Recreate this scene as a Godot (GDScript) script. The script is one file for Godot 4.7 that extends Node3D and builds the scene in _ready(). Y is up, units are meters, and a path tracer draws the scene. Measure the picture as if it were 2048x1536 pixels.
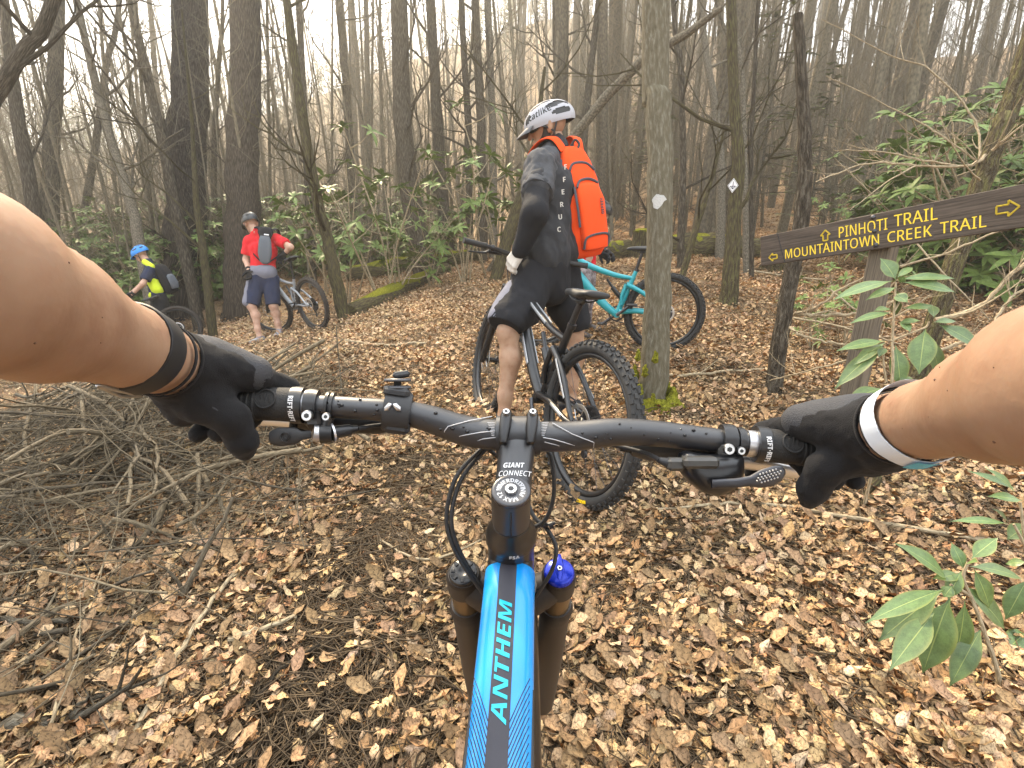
extends Node3D
# Four mountain bikers pausing at a trail junction in a bare spring wood, seen over the handlebar of a fifth bike.

const EYE := Vector3(0, 1.22, 0)
const PITCH := -17.6
const FOCAL := 1001.0

var cam: Camera3D
var rng := RandomNumberGenerator.new()
var noise := FastNoiseLite.new()
var used := {}
var M := {}

# ---------------------------------------------------------------- mesh builder
class MB:
	var v := PackedVector3Array()
	var n := PackedVector3Array()
	var uv := PackedVector2Array()
	var c := PackedColorArray()
	var ix := PackedInt32Array()
	var tint := Color(1, 1, 1)
	var t := Transform3D()

	func add(p: Vector3, nn: Vector3, u: Vector2 = Vector2.ZERO) -> void:
		v.append(t * p)
		n.append((t.basis * nn).normalized())
		uv.append(u)
		c.append(tint)

	func tri(a: int, b: int, d: int) -> void:
		ix.append(a)
		ix.append(b)
		ix.append(d)

	# a tube through the points; flat squeezes it across the second axis
	func tube(pts: PackedVector3Array, rad: PackedFloat32Array, sides := 8, caps := true, flat := 1.0, up := Vector3.ZERO, around := 1.0) -> void:
		var m := pts.size()
		if m < 2:
			return
		var dir := (pts[1] - pts[0]).normalized()
		var a := up if up != Vector3.ZERO else (Vector3.UP if absf(dir.y) < 0.9 else Vector3.RIGHT)
		a = (a - dir * a.dot(dir)).normalized()
		var start := v.size()
		var along := 0.0
		for i in m:
			var d := dir
			if i > 0 and i < m - 1:
				d = (pts[i + 1] - pts[i - 1]).normalized()
			elif i == m - 1:
				d = (pts[i] - pts[i - 1]).normalized()
			if i > 0:
				along += pts[i].distance_to(pts[i - 1])
			a = (a - d * a.dot(d)).normalized()
			var b := d.cross(a)
			for k in sides + 1:
				var w := TAU * k / sides
				var o := a * cos(w) + b * (sin(w) * flat)
				var nn := a * cos(w) + b * (sin(w) / flat)
				add(pts[i] + o * rad[i], nn, Vector2(around * k / sides, along))
			dir = d
		for i in m - 1:
			for k in sides:
				var p := start + i * (sides + 1) + k
				var q := p + sides + 1
				tri(p, q, q + 1)
				tri(p, q + 1, p + 1)
		if caps:
			for e in 2:
				var row := start + (0 if e == 0 else (m - 1) * (sides + 1))
				var d0 := (pts[0] - pts[1]).normalized() if e == 0 else (pts[m - 1] - pts[m - 2]).normalized()
				var first := v.size()
				for k in sides + 1:
					v.append(v[row + k])
					n.append((t.basis * d0).normalized())
					uv.append(uv[row + k])
					c.append(tint)
				for k in range(1, sides - 1):
					if e == 0:
						tri(first, first + k, first + k + 1)
					else:
						tri(first, first + k + 1, first + k)

	func rod(a: Vector3, b: Vector3, r0: float, r1 := -1.0, sides := 8) -> void:
		tube(PackedVector3Array([a, b]), PackedFloat32Array([r0, r0 if r1 < 0 else r1]), sides)

	# rounded cross-sections: each [centre, half axis a, half axis b, squareness]
	func loft(secs: Array, sides := 16) -> void:
		var start := v.size()
		var m := secs.size()
		for i in m:
			var s = secs[i]
			var e: float = 2.0 / (s[3] if s.size() > 3 else 2.0)
			for k in sides + 1:
				var w := TAU * k / sides
				var x := signf(cos(w)) * pow(absf(cos(w)), e)
				var y := signf(sin(w)) * pow(absf(sin(w)), e)
				add(s[0] + s[1] * x + s[2] * y, Vector3.UP, Vector2(float(k) / sides, float(i) / (m - 1)))
		var flip: bool = (secs[0][1] as Vector3).cross(secs[0][2]).dot(secs[m - 1][0] - secs[0][0]) < 0
		var f0 := ix.size()
		for i in m - 1:
			for k in sides:
				var p := start + i * (sides + 1) + k
				var q := p + sides + 1
				if flip:
					tri(p, q + 1, q)
					tri(p, p + 1, q + 1)
				else:
					tri(p, q, q + 1)
					tri(p, q + 1, p + 1)
		for e in 2:
			var row := start + (0 if e == 0 else (m - 1) * (sides + 1))
			var mid := v.size()
			add(secs[0 if e == 0 else m - 1][0], Vector3.UP)
			for k in sides:
				if (e == 0) != flip:
					tri(mid, row + k, row + k + 1)
				else:
					tri(mid, row + k + 1, row + k)
		renormal(start, f0)
		# close the seam of the shading
		for i in m:
			var a := start + i * (sides + 1)
			var s2 := (n[a] + n[a + sides]).normalized()
			n[a] = s2
			n[a + sides] = s2

	func renormal(from_v: int, from_i: int) -> void:
		var acc := PackedVector3Array()
		acc.resize(v.size() - from_v)
		for i in range(from_i, ix.size(), 3):
			var a := v[ix[i]]
			var fn := (v[ix[i + 2]] - a).cross(v[ix[i + 1]] - a)
			for k in 3:
				acc[ix[i + k] - from_v] += fn
		for i in acc.size():
			n[from_v + i] = acc[i].normalized()

	# profile of Vector2(radius, height) turned about y
	func lathe(prof: PackedVector2Array, sides := 24, close := false) -> void:
		var start := v.size()
		var m := prof.size()
		var f0 := ix.size()
		for i in m:
			for k in sides + 1:
				var w := -TAU * k / sides
				add(Vector3(prof[i].x * cos(w), prof[i].y, prof[i].x * sin(w)), Vector3.UP, Vector2(float(k) / sides, float(i) / maxi(1, m - 1)))
		for i in (m if close else m - 1):
			for k in sides:
				var p := start + i * (sides + 1) + k
				var q := start + ((i + 1) % m) * (sides + 1) + k
				tri(p, q, q + 1)
				tri(p, q + 1, p + 1)
		renormal(start, f0)
		for i in m:
			var a := start + i * (sides + 1)
			var s2 := (n[a] + n[a + sides]).normalized()
			n[a] = s2
			n[a + sides] = s2

	# a box with chamfered edges
	func box(x: Transform3D, size: Vector3, bevel := 0.0) -> void:
		var keep := t
		t = t * x
		var h := size / 2
		var b := minf(bevel, minf(h.x, minf(h.y, h.z)) * 0.95)
		for ax in 3:
			for s: float in [-1.0, 1.0]:
				var nn := Vector3.ZERO
				nn[ax] = s
				var u := Vector3.ZERO
				var w := Vector3.ZERO
				u[(ax + 1) % 3] = 1
				w[(ax + 2) % 3] = 1
				var hu := h[(ax + 1) % 3] - b
				var hw := h[(ax + 2) % 3] - b
				var o := nn * h[ax]
				var q := v.size()
				add(o - u * hu - w * hw, nn, Vector2(-hu, -hw))
				add(o + u * hu - w * hw, nn, Vector2(hu, -hw))
				add(o + u * hu + w * hw, nn, Vector2(hu, hw))
				add(o - u * hu + w * hw, nn, Vector2(-hu, hw))
				if s > 0:
					tri(q, q + 2, q + 1)
					tri(q, q + 3, q + 2)
				else:
					tri(q, q + 1, q + 2)
					tri(q, q + 2, q + 3)
		if b > 0:
			for ax in 3:
				var a1 := (ax + 1) % 3
				var a2 := (ax + 2) % 3
				for s1 in [-1.0, 1.0]:
					for s2 in [-1.0, 1.0]:
						var p := PackedVector3Array()
						for e in [-1.0, 1.0]:
							var p1 := Vector3.ZERO
							p1[ax] = e * (h[ax] - b)
							p1[a1] = s1 * h[a1]
							p1[a2] = s2 * (h[a2] - b)
							var p2 := Vector3.ZERO
							p2[ax] = e * (h[ax] - b)
							p2[a1] = s1 * (h[a1] - b)
							p2[a2] = s2 * h[a2]
							p.append(p1)
							p.append(p2)
						var nn := Vector3.ZERO
						nn[a1] = s1
						nn[a2] = s2
						quad(p[0], p[1], p[3], p[2], nn.normalized())
			for sx in [-1.0, 1.0]:
				for sy in [-1.0, 1.0]:
					for sz in [-1.0, 1.0]:
						var g := Vector3(sx, sy, sz)
						var q := v.size()
						var nn := g.normalized()
						var pa := Vector3(sx * h.x, sy * (h.y - b), sz * (h.z - b))
						var pb := Vector3(sx * (h.x - b), sy * h.y, sz * (h.z - b))
						var pc := Vector3(sx * (h.x - b), sy * (h.y - b), sz * h.z)
						add(pa, nn)
						add(pb, nn)
						add(pc, nn)
						if (pb - pa).cross(pc - pa).dot(nn) > 0:
							tri(q, q + 2, q + 1)
						else:
							tri(q, q + 1, q + 2)
		t = keep

	func quad(a: Vector3, b: Vector3, d: Vector3, e: Vector3, nn: Vector3) -> void:
		var q := v.size()
		add(a, nn, Vector2(0, 0))
		add(b, nn, Vector2(1, 0))
		add(d, nn, Vector2(1, 1))
		add(e, nn, Vector2(0, 1))
		if (b - a).cross(d - a).dot(nn) > 0:
			tri(q, q + 2, q + 1)
			tri(q, q + 3, q + 2)
		else:
			tri(q, q + 1, q + 2)
			tri(q, q + 2, q + 3)

	# a leaf blade: along from base to tip, folded on its midrib and bent down; outline gives half widths
	func leaf(base: Vector3, tip: Vector3, up: Vector3, outline: PackedFloat32Array, width: float, fold := 0.25, bend := 0.1, wave := 0.0) -> void:
		var m := outline.size()
		var d := tip - base
		var length := d.length()
		d /= maxf(length, 1e-6)
		var side := d.cross(up).normalized()
		var u := side.cross(d).normalized()
		var start := v.size()
		var f0 := ix.size()
		for i in m:
			var s := float(i) / (m - 1)
			var mid := base + d * (length * s) + u * (length * bend * 4.0 * s * (1.0 - s))
			var w := outline[i] * width
			var lift := w * fold + wave * width * sin(s * 17.0)
			var lift2 := w * fold + wave * width * sin(s * 13.0 + 2.0)
			add(mid - side * w + u * lift, u, Vector2(0, s))
			add(mid, u, Vector2(0.5, s))
			add(mid + side * w + u * lift2, u, Vector2(1, s))
		for i in m - 1:
			for k in 2:
				var p := start + i * 3 + k
				tri(p, p + 3, p + 4)
				tri(p, p + 4, p + 1)
		renormal(start, f0)

	# an ellipsoid
	func ball(o: Vector3, r: Vector3, b := Basis(), rings := 10, sides := 14) -> void:
		var start := v.size()
		for i in rings + 1:
			var la := PI * i / rings - PI / 2
			for k in sides + 1:
				var w := TAU * k / sides
				var u := Vector3(cos(la) * cos(w), sin(la), cos(la) * sin(w))
				add(o + b * (u * r), b * (u / r), Vector2(float(k) / sides, float(i) / rings))
		for i in rings:
			for k in sides:
				var p := start + i * (sides + 1) + k
				var q := p + sides + 1
				tri(p, q + 1, q)
				tri(p, p + 1, q + 1)

	# smooth skin round tapered bones [a, b, ra, rb]: surface nets of the joined distance field
	func blob(bones: Array, cell: float, k: float) -> void:
		var lo := Vector3.INF
		var hi := -Vector3.INF
		for b in bones:
			var r := maxf(b[2], b[3]) + k + 2.0 * cell
			lo = lo.min(b[0] - Vector3.ONE * r).min(b[1] - Vector3.ONE * r)
			hi = hi.max(b[0] + Vector3.ONE * r).max(b[1] + Vector3.ONE * r)
		var nx := int((hi.x - lo.x) / cell) + 2
		var ny := int((hi.y - lo.y) / cell) + 2
		var nz := int((hi.z - lo.z) / cell) + 2
		var f := PackedFloat32Array()
		f.resize(nx * ny * nz)
		f.fill(1000.0)
		var sy := nx
		var sz := nx * ny
		for b in bones:
			var a: Vector3 = b[0]
			var ba: Vector3 = b[1] - b[0]
			var ra: float = b[2]
			var dr: float = b[3] - b[2]
			var inv := 1.0 / maxf(ba.length_squared(), 1e-9)
			var r := maxf(b[2], b[3]) + k + 2.0 * cell
			var l0 := ((a.min(b[1]) - Vector3.ONE * r) - lo) / cell
			var h0 := ((a.max(b[1]) + Vector3.ONE * r) - lo) / cell
			for z in range(maxi(0, int(l0.z)), mini(nz, int(h0.z) + 1)):
				for y in range(maxi(0, int(l0.y)), mini(ny, int(h0.y) + 1)):
					var i := z * sz + y * sy + maxi(0, int(l0.x))
					var pa := lo + Vector3(maxi(0, int(l0.x)), y, z) * cell - a
					for x in range(maxi(0, int(l0.x)), mini(nx, int(h0.x) + 1)):
						var tt := clampf(pa.dot(ba) * inv, 0.0, 1.0)
						var d := (pa - ba * tt).length() - ra - dr * tt
						var e := f[i]
						var h := k - absf(e - d)
						if h > 0.0:
							f[i] = minf(e, d) - h * h * 0.25 / k
						elif d < e:
							f[i] = d
						pa.x += cell
						i += 1
		var id := PackedInt32Array()
		id.resize(f.size())
		id.fill(-1)
		var lim := 1.9 * cell
		var q := PackedFloat32Array()
		q.resize(8)
		for z in range(0, nz - 1):
			for y in range(0, ny - 1):
				var i := z * sz + y * sy - 1
				for x in range(0, nx - 1):
					i += 1
					if absf(f[i]) > lim:
						continue
					q[0] = f[i]
					q[1] = f[i + 1]
					q[2] = f[i + sy]
					q[3] = f[i + sy + 1]
					q[4] = f[i + sz]
					q[5] = f[i + sz + 1]
					q[6] = f[i + sz + sy]
					q[7] = f[i + sz + sy + 1]
					var neg := 0
					for e in 8:
						if q[e] < 0.0:
							neg += 1
					if neg == 0 or neg == 8:
						continue
					var sum := Vector3.ZERO
					var cnt := 0
					for e in 8:
						for ax in 3:
							var o := 1 << ax
							if e & o == 0 and (q[e] < 0.0) != (q[e | o] < 0.0):
								var p := Vector3(e & 1, (e >> 1) & 1, e >> 2)
								p[ax] = q[e] / (q[e] - q[e | o])
								sum += p
								cnt += 1
					var g := Vector3(q[1] + q[3] + q[5] + q[7] - q[0] - q[2] - q[4] - q[6], q[2] + q[3] + q[6] + q[7] - q[0] - q[1] - q[4] - q[5], q[4] + q[5] + q[6] + q[7] - q[0] - q[1] - q[2] - q[3])
					id[i] = v.size()
					var w := lo + (Vector3(x, y, z) + sum / cnt) * cell
					add(w, g.normalized(), Vector2(w.x, w.y))
					if x == 0 or y == 0 or z == 0:
						continue
					var s0 := q[0] < 0.0
					if s0 != (q[1] < 0.0):
						four(id[i], id[i - sy], id[i - sy - sz], id[i - sz], s0)
					if s0 != (q[2] < 0.0):
						four(id[i], id[i - sz], id[i - sz - 1], id[i - 1], s0)
					if s0 != (q[4] < 0.0):
						four(id[i], id[i - 1], id[i - 1 - sy], id[i - sy], s0)

	func four(a: int, b: int, d: int, e: int, s: bool) -> void:
		if a < 0 or b < 0 or d < 0 or e < 0:
			return
		if s:
			tri(a, e, d)
			tri(a, d, b)
		else:
			tri(a, d, e)
			tri(a, b, d)

	# push the skin in and out along its normals (folds of cloth, dents)
	func ruffle(nz: FastNoiseLite, amp: float, freq: Vector3) -> void:
		for i in v.size():
			v[i] += n[i] * (amp * nz.get_noise_3dv(v[i] * freq))
		renormal(0, 0)

	func mesh() -> ArrayMesh:
		var a := []
		a.resize(Mesh.ARRAY_MAX)
		a[Mesh.ARRAY_VERTEX] = v
		a[Mesh.ARRAY_NORMAL] = n
		a[Mesh.ARRAY_TEX_UV] = uv
		a[Mesh.ARRAY_COLOR] = c
		a[Mesh.ARRAY_INDEX] = ix
		var out := ArrayMesh.new()
		out.add_surface_from_arrays(Mesh.PRIMITIVE_TRIANGLES, a)
		return out

# ---------------------------------------------------------------- naming and tagging
func numbered(called: String) -> String:
	if not used.has(called):
		used[called] = 0
		return called
	used[called] += 1
	return "%s_%03d" % [called, used[called]]

func put(called: String, mesh: Mesh, material: Material, parent: Node = self, x := Transform3D()) -> MeshInstance3D:
	var o := MeshInstance3D.new()
	o.name = numbered(called) if parent == self else called
	o.mesh = mesh
	o.material_override = material
	o.transform = x
	parent.add_child(o, true)
	return o

func tag(o: Node, label: String, category := "", group := "", kind := "") -> Node:
	if label:
		o.set_meta("label", label)
	if category:
		o.set_meta("category", category)
	if group:
		o.set_meta("group", group)
	if kind:
		o.set_meta("kind", kind)
	return o

func thing(called: String, label: String, category: String, where := Vector3.ZERO, group := "") -> Node3D:
	var o := Node3D.new()
	o.name = numbered(called)
	o.position = where
	add_child(o)
	tag(o, label, category, group)
	return o

func stuff(o: Node) -> Node:
	o.set_meta("kind", "stuff")
	return o

# ---------------------------------------------------------------- where things stand
# the point that lies d metres in front of the eye towards a place in the photograph
func at(px: float, py: float, d: float) -> Vector3:
	var p := Vector3((px - 1024.0) / FOCAL, -(py - 768.0) / FOCAL, -1.0) * d
	return EYE + p.rotated(Vector3.RIGHT, deg_to_rad(PITCH))

func ss(a: float, b: float, x: float) -> float:
	var q := clampf((x - a) / (b - a), 0.0, 1.0)
	return q * q * (3.0 - 2.0 * q)

# height of the ground
func gh(x: float, z: float) -> float:
	var s := -z
	var u := clampf(-x - 1.2, 0.0, 6.0)
	var h := (-0.13 * u - 0.012 * u * u) * ss(2.5, 6.0, s) * (1.0 - ss(9.5, 13.5, s))
	h += 0.085 * clampf(s - 3.5, 0.0, 14.0) * ss(-4.0, 3.5, x)
	var az := atan2(x, maxf(s, 0.1))
	var r := sqrt(x * x + s * s)
	if s > 8.0:
		var near := lerpf(34.0, 13.0, ss(-0.5, 0.35, az))
		var top := lerpf(12.0, 32.0, ss(-0.75, -0.02, az)) - 12.0 * ss(0.08, 0.6, az)
		h += top * ss(near, near + 85.0, r) * ss(8.0, 16.0, s)
		h += 0.5 * noise.get_noise_2d(x * 6.0, z * 6.0) * ss(9.0, 30.0, r)
	h += 0.10 * exp(-((x + 0.1) * (x + 0.1) + (z + 2.68) * (z + 2.68)) / 0.16)
	h += 0.035 * noise.get_noise_2d(x * 60.0, z * 60.0) + 0.012 * noise.get_noise_2d(x * 240.0 + 90.0, z * 240.0)
	return h

func on(x: float, z: float, lift := 0.0) -> Vector3:
	return Vector3(x, gh(x, z) + lift, z)

# where the line of sight through a place in the photograph meets the ground
func ground(px: float, py: float, lift := 0.0) -> Vector3:
	var d := 0.5
	while d < 120.0:
		var p := at(px, py, d)
		if p.y < gh(p.x, p.z) + lift:
			break
		d *= 1.004
	return at(px, py, d)

func curve(pts: Array, per := 4) -> PackedVector3Array:
	var out := PackedVector3Array()
	var m := pts.size()
	for i in m - 1:
		var a: Vector3 = pts[maxi(0, i - 1)]
		var b: Vector3 = pts[i]
		var c: Vector3 = pts[i + 1]
		var d: Vector3 = pts[mini(m - 1, i + 2)]
		for k in per:
			out.append(b.cubic_interpolate(c, a, d, float(k) / per))
	out.append(pts[m - 1])
	return out

func radii(vals: Array, count: int) -> PackedFloat32Array:
	var out := PackedFloat32Array()
	for i in count:
		var f := float(i) / (count - 1) * (vals.size() - 1)
		var k := mini(int(f), vals.size() - 2) if vals.size() > 1 else 0
		out.append(lerpf(vals[k], vals[mini(k + 1, vals.size() - 1)], f - k))
	return out

# ---------------------------------------------------------------- materials
func lin(r: float, g: float, b: float) -> Color:
	return Color(r, g, b).linear_to_srgb()

func mat(r: float, g: float, b: float, rough := 0.8, metal := 0.0) -> StandardMaterial3D:
	var m := StandardMaterial3D.new()
	m.albedo_color = lin(r, g, b)
	m.roughness = rough
	m.metallic = metal
	return m

func ntex(freq: float, kind: int, ramp: Array, sd := 1, octaves := 5, size := 512, warp := 0.0) -> NoiseTexture2D:
	var fn := FastNoiseLite.new()
	fn.seed = sd
	fn.frequency = freq
	fn.noise_type = kind as FastNoiseLite.NoiseType
	fn.fractal_octaves = octaves
	if warp > 0.0:
		fn.domain_warp_enabled = true
		fn.domain_warp_amplitude = warp
	var tx := NoiseTexture2D.new()
	tx.width = size
	tx.height = size
	tx.seamless = true
	tx.noise = fn
	if ramp:
		var g := Gradient.new()
		g.offsets = PackedFloat32Array(ramp.map(func(q): return q[0]))
		g.colors = PackedColorArray(ramp.map(func(q): return lin(q[1], q[2], q[3])))
		tx.color_ramp = g
	return tx

func tri_mat(m: StandardMaterial3D, scale: float, world := false) -> StandardMaterial3D:
	m.uv1_triplanar = true
	m.uv1_world_triplanar = world
	m.uv1_scale = Vector3.ONE * scale
	return m

func bump(m: StandardMaterial3D, tx: Texture2D, cm: float) -> StandardMaterial3D:
	m.heightmap_enabled = true
	m.heightmap_texture = tx
	m.heightmap_scale = cm
	return m

# a dry leaf: pale midrib and side veins, darker blotches and a browned edge
func dry_leaf() -> ImageTexture:
	var im := Image.create(96, 160, false, Image.FORMAT_RGB8)
	var fn := FastNoiseLite.new()
	fn.seed = 44
	fn.frequency = 0.03
	fn.fractal_octaves = 4
	for y in 160:
		for x in 96:
			var d := absf(x - 47.5) / 48.0
			var k := 0.86 + 0.4 * fn.get_noise_2d(x, y) + 0.2 * fn.get_noise_2d(x * 7.0, y * 7.0)
			k -= 0.55 * smoothstep(0.18, 0.4, fn.get_noise_2d(x * 1.3 + 500.0, y * 1.3))
			k -= 0.3 * smoothstep(0.7, 1.0, d)
			var side := 1.0 - smoothstep(0.0, 0.14, absf(fposmod(y / 160.0 * 9.0 - d * 2.2, 1.0) - 0.5))
			k += 0.16 * side * (1.0 - d) + 0.28 * (1.0 - smoothstep(0.02, 0.06, d))
			k = clampf(k, 0.4, 1.15)
			im.set_pixel(x, y, lin(k, k * 0.97, k * 0.93))
	return ImageTexture.create_from_image(im)

func materials() -> void:
	var grey := ntex(0.02, FastNoiseLite.TYPE_SIMPLEX, [], 3)
	var fine := ntex(0.12, FastNoiseLite.TYPE_SIMPLEX, [], 4, 3)
	var ridged := ntex(0.035, FastNoiseLite.TYPE_SIMPLEX_SMOOTH, [], 8, 4)
	(ridged.noise as FastNoiseLite).fractal_type = FastNoiseLite.FRACTAL_RIDGED
	M.fine = fine
	M.grey = grey
	var barks := {
		"bark_grey": [[0.0, 0.05, 0.041, 0.029], [0.45, 0.1, 0.085, 0.062], [0.6, 0.135, 0.117, 0.088], [1.0, 0.2, 0.18, 0.14]],
		"bark_dark": [[0.0, 0.03, 0.023, 0.016], [0.5, 0.075, 0.06, 0.043], [0.7, 0.12, 0.1, 0.073], [1.0, 0.19, 0.165, 0.13]],
		"bark_pine": [[0.0, 0.018, 0.013, 0.01], [0.45, 0.06, 0.047, 0.037], [0.65, 0.1, 0.078, 0.06], [1.0, 0.17, 0.14, 0.12]],
		"bark_smooth": [[0.0, 0.075, 0.064, 0.042], [0.45, 0.1, 0.087, 0.058], [0.6, 0.115, 0.1, 0.07], [0.75, 0.135, 0.122, 0.09], [1.0, 0.19, 0.178, 0.14]],
		"bark_moss": [[0.0, 0.04, 0.03, 0.018], [0.45, 0.085, 0.067, 0.04], [0.62, 0.115, 0.1, 0.045], [1.0, 0.17, 0.16, 0.055]],
	}
	var sd := 20
	for key in barks:
		var tx := ntex(0.022, FastNoiseLite.TYPE_SIMPLEX_SMOOTH, barks[key], sd, 6, 512, 12.0)
		sd += 1
		var m := StandardMaterial3D.new()
		m.albedo_texture = tx
		m.roughness = 0.95
		m.metallic_specular = 0.25
		m.uv1_scale = Vector3(1.0, 1.6 if key == "bark_grey" else 0.5, 1)
		if key == "bark_smooth":
			m.uv1_scale = Vector3(1.0, 0.9, 1)
		bump(m, ridged, 4.0 if not key in ["bark_grey", "bark_smooth"] else 0.5)
		M[key] = m
	for key in [["bark_far", 0.15, 0.128, 0.092], ["bark_far_dark", 0.1, 0.084, 0.062]]:
		var fm := StandardMaterial3D.new()
		var fr: float = key[1]
		var fg: float = key[2]
		var fb: float = key[3]
		fm.albedo_texture = ntex(0.03, FastNoiseLite.TYPE_SIMPLEX, [[0.0, fr * 0.55, fg * 0.55, fb * 0.55], [0.5, fr, fg, fb], [1.0, fr * 1.5, fg * 1.5, fb * 1.4]], 28, 4, 256)
		fm.roughness = 0.95
		fm.metallic_specular = 0.2
		M[key[0]] = fm
	# moss
	var mm := StandardMaterial3D.new()
	mm.albedo_texture = ntex(0.06, FastNoiseLite.TYPE_SIMPLEX, [[0.0, 0.06, 0.055, 0.012], [0.5, 0.2, 0.2, 0.022], [1.0, 0.4, 0.38, 0.05]], 31, 5, 256)
	mm.roughness = 1.0
	mm.metallic_specular = 0.1
	tri_mat(mm, 3.0, true)
	M.moss = bump(mm, fine, 1.5)
	# soil under the leaves
	var so := StandardMaterial3D.new()
	so.albedo_texture = ntex(0.05, FastNoiseLite.TYPE_CELLULAR, [[0.0, 0.09, 0.06, 0.034], [0.3, 0.2, 0.135, 0.078], [0.55, 0.31, 0.22, 0.135], [0.8, 0.4, 0.3, 0.2], [1.0, 0.15, 0.1, 0.06]], 41, 4, 1024, 30.0)
	so.roughness = 0.95
	so.metallic_specular = 0.2
	so.vertex_color_use_as_albedo = true
	tri_mat(so, 0.9, true)
	M.soil = bump(so, grey, 2.0)
	# fallen leaves, coloured leaf by leaf
	var lf := StandardMaterial3D.new()
	lf.vertex_color_use_as_albedo = true
	lf.roughness = 0.72
	lf.metallic_specular = 0.35
	lf.backlight_enabled = true
	lf.backlight = Color(0.35, 0.26, 0.14)
	lf.albedo_texture = dry_leaf()
	bump(lf, lf.albedo_texture, 0.15)
	M.litter = lf
	var tw := StandardMaterial3D.new()
	tw.albedo_texture = ntex(0.03, FastNoiseLite.TYPE_SIMPLEX, [[0.0, 0.1, 0.073, 0.043], [0.5, 0.25, 0.195, 0.115], [1.0, 0.42, 0.35, 0.24]], 46, 4, 256)
	tw.roughness = 0.9
	tw.vertex_color_use_as_albedo = true
	tw.uv1_scale = Vector3(1, 3, 1)
	M.twig = tw
	var rh := StandardMaterial3D.new()
	rh.albedo_texture = ntex(0.02, FastNoiseLite.TYPE_SIMPLEX, [[0.0, 0.065, 0.1, 0.025], [0.5, 0.115, 0.165, 0.042], [1.0, 0.2, 0.24, 0.065]], 48, 4, 256)
	rh.vertex_color_use_as_albedo = true
	rh.roughness = 0.5
	rh.metallic_specular = 0.28
	rh.backlight_enabled = true
	rh.backlight = Color(0.22, 0.34, 0.06)
	M.rhodo = rh
	var nd := mat(0.13, 0.15, 0.045, 0.8)
	nd.vertex_color_use_as_albedo = true
	nd.backlight_enabled = true
	nd.backlight = Color(0.2, 0.28, 0.08)
	M.needle = nd
	# skin
	for key in [["skin", 0.315, 0.195, 0.125], ["skin_pale", 0.42, 0.26, 0.185]]:
		var sk := StandardMaterial3D.new()
		var r: float = key[1]
		var g: float = key[2]
		var b: float = key[3]
		sk.albedo_texture = ntex(0.012, FastNoiseLite.TYPE_SIMPLEX, [[0.0, r * 0.72, g * 0.62, b * 0.58], [0.35, r * 0.95, g * 0.92, b * 0.9], [0.6, r, g, b], [1.0, r * 1.08, g * 1.14, b * 1.18]], 50, 6, 512)
		tri_mat(sk, 2.5)
		sk.roughness = 0.52
		sk.metallic_specular = 0.4
		sk.subsurf_scatter_enabled = true
		sk.subsurf_scatter_strength = 0.12
		M[key[0]] = bump(sk, fine, 0.018)
	# cloths
	for key in [["cloth_charcoal", 0.055, 0.056, 0.06], ["cloth_black", 0.013, 0.013, 0.015], ["cloth_grey", 0.15, 0.15, 0.18], ["cloth_red", 0.55, 0.018, 0.025], ["cloth_navy", 0.02, 0.025, 0.05], ["cloth_yellow", 0.5, 0.6, 0.03], ["cloth_orange", 0.72, 0.07, 0.012], ["cloth_slate", 0.1, 0.11, 0.125], ["cloth_white", 0.55, 0.52, 0.47], ["cloth_camo", 0.09, 0.07, 0.07], ["sock_red", 0.4, 0.01, 0.02], ["trim_grey", 0.07, 0.072, 0.085], ["shoe_grey", 0.22, 0.22, 0.24]]:
		var cl := mat(key[1], key[2], key[3], 0.88)
		cl.metallic_specular = 0.3
		cl.rim_enabled = true
		cl.rim = 0.06
		tri_mat(cl, 9.0)
		M[key[0]] = bump(cl, fine, 0.12)
	var camo := M.cloth_camo as StandardMaterial3D
	camo.albedo_color = Color.WHITE
	camo.albedo_texture = ntex(0.02, FastNoiseLite.TYPE_CELLULAR, [[0.0, 0.02, 0.018, 0.02], [0.4, 0.12, 0.09, 0.085], [0.6, 0.3, 0.27, 0.27], [1.0, 0.05, 0.03, 0.035]], 60, 3, 256)
	camo.uv1_scale = Vector3.ONE * 4.0
	# hard things
	M.rubber = tri_mat(bump(mat(0.018, 0.017, 0.016, 0.75), fine, 0.05), 8.0)
	M.muddy = mat(0.035, 0.027, 0.021, 0.85)
	M.black_paint = mat(0.011, 0.011, 0.012, 0.38)
	M.black_gloss = mat(0.01, 0.01, 0.011, 0.3)
	M.black_matte = mat(0.016, 0.016, 0.017, 0.6)
	M.steel = mat(0.55, 0.55, 0.55, 0.3, 1.0)
	M.alu = mat(0.5, 0.5, 0.51, 0.38, 0.9)
	M.dark_metal = mat(0.06, 0.06, 0.065, 0.4, 0.7)
	M.white_paint = mat(0.72, 0.72, 0.72, 0.45)
	M.lens = mat(0.005, 0.005, 0.006, 0.08)

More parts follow.
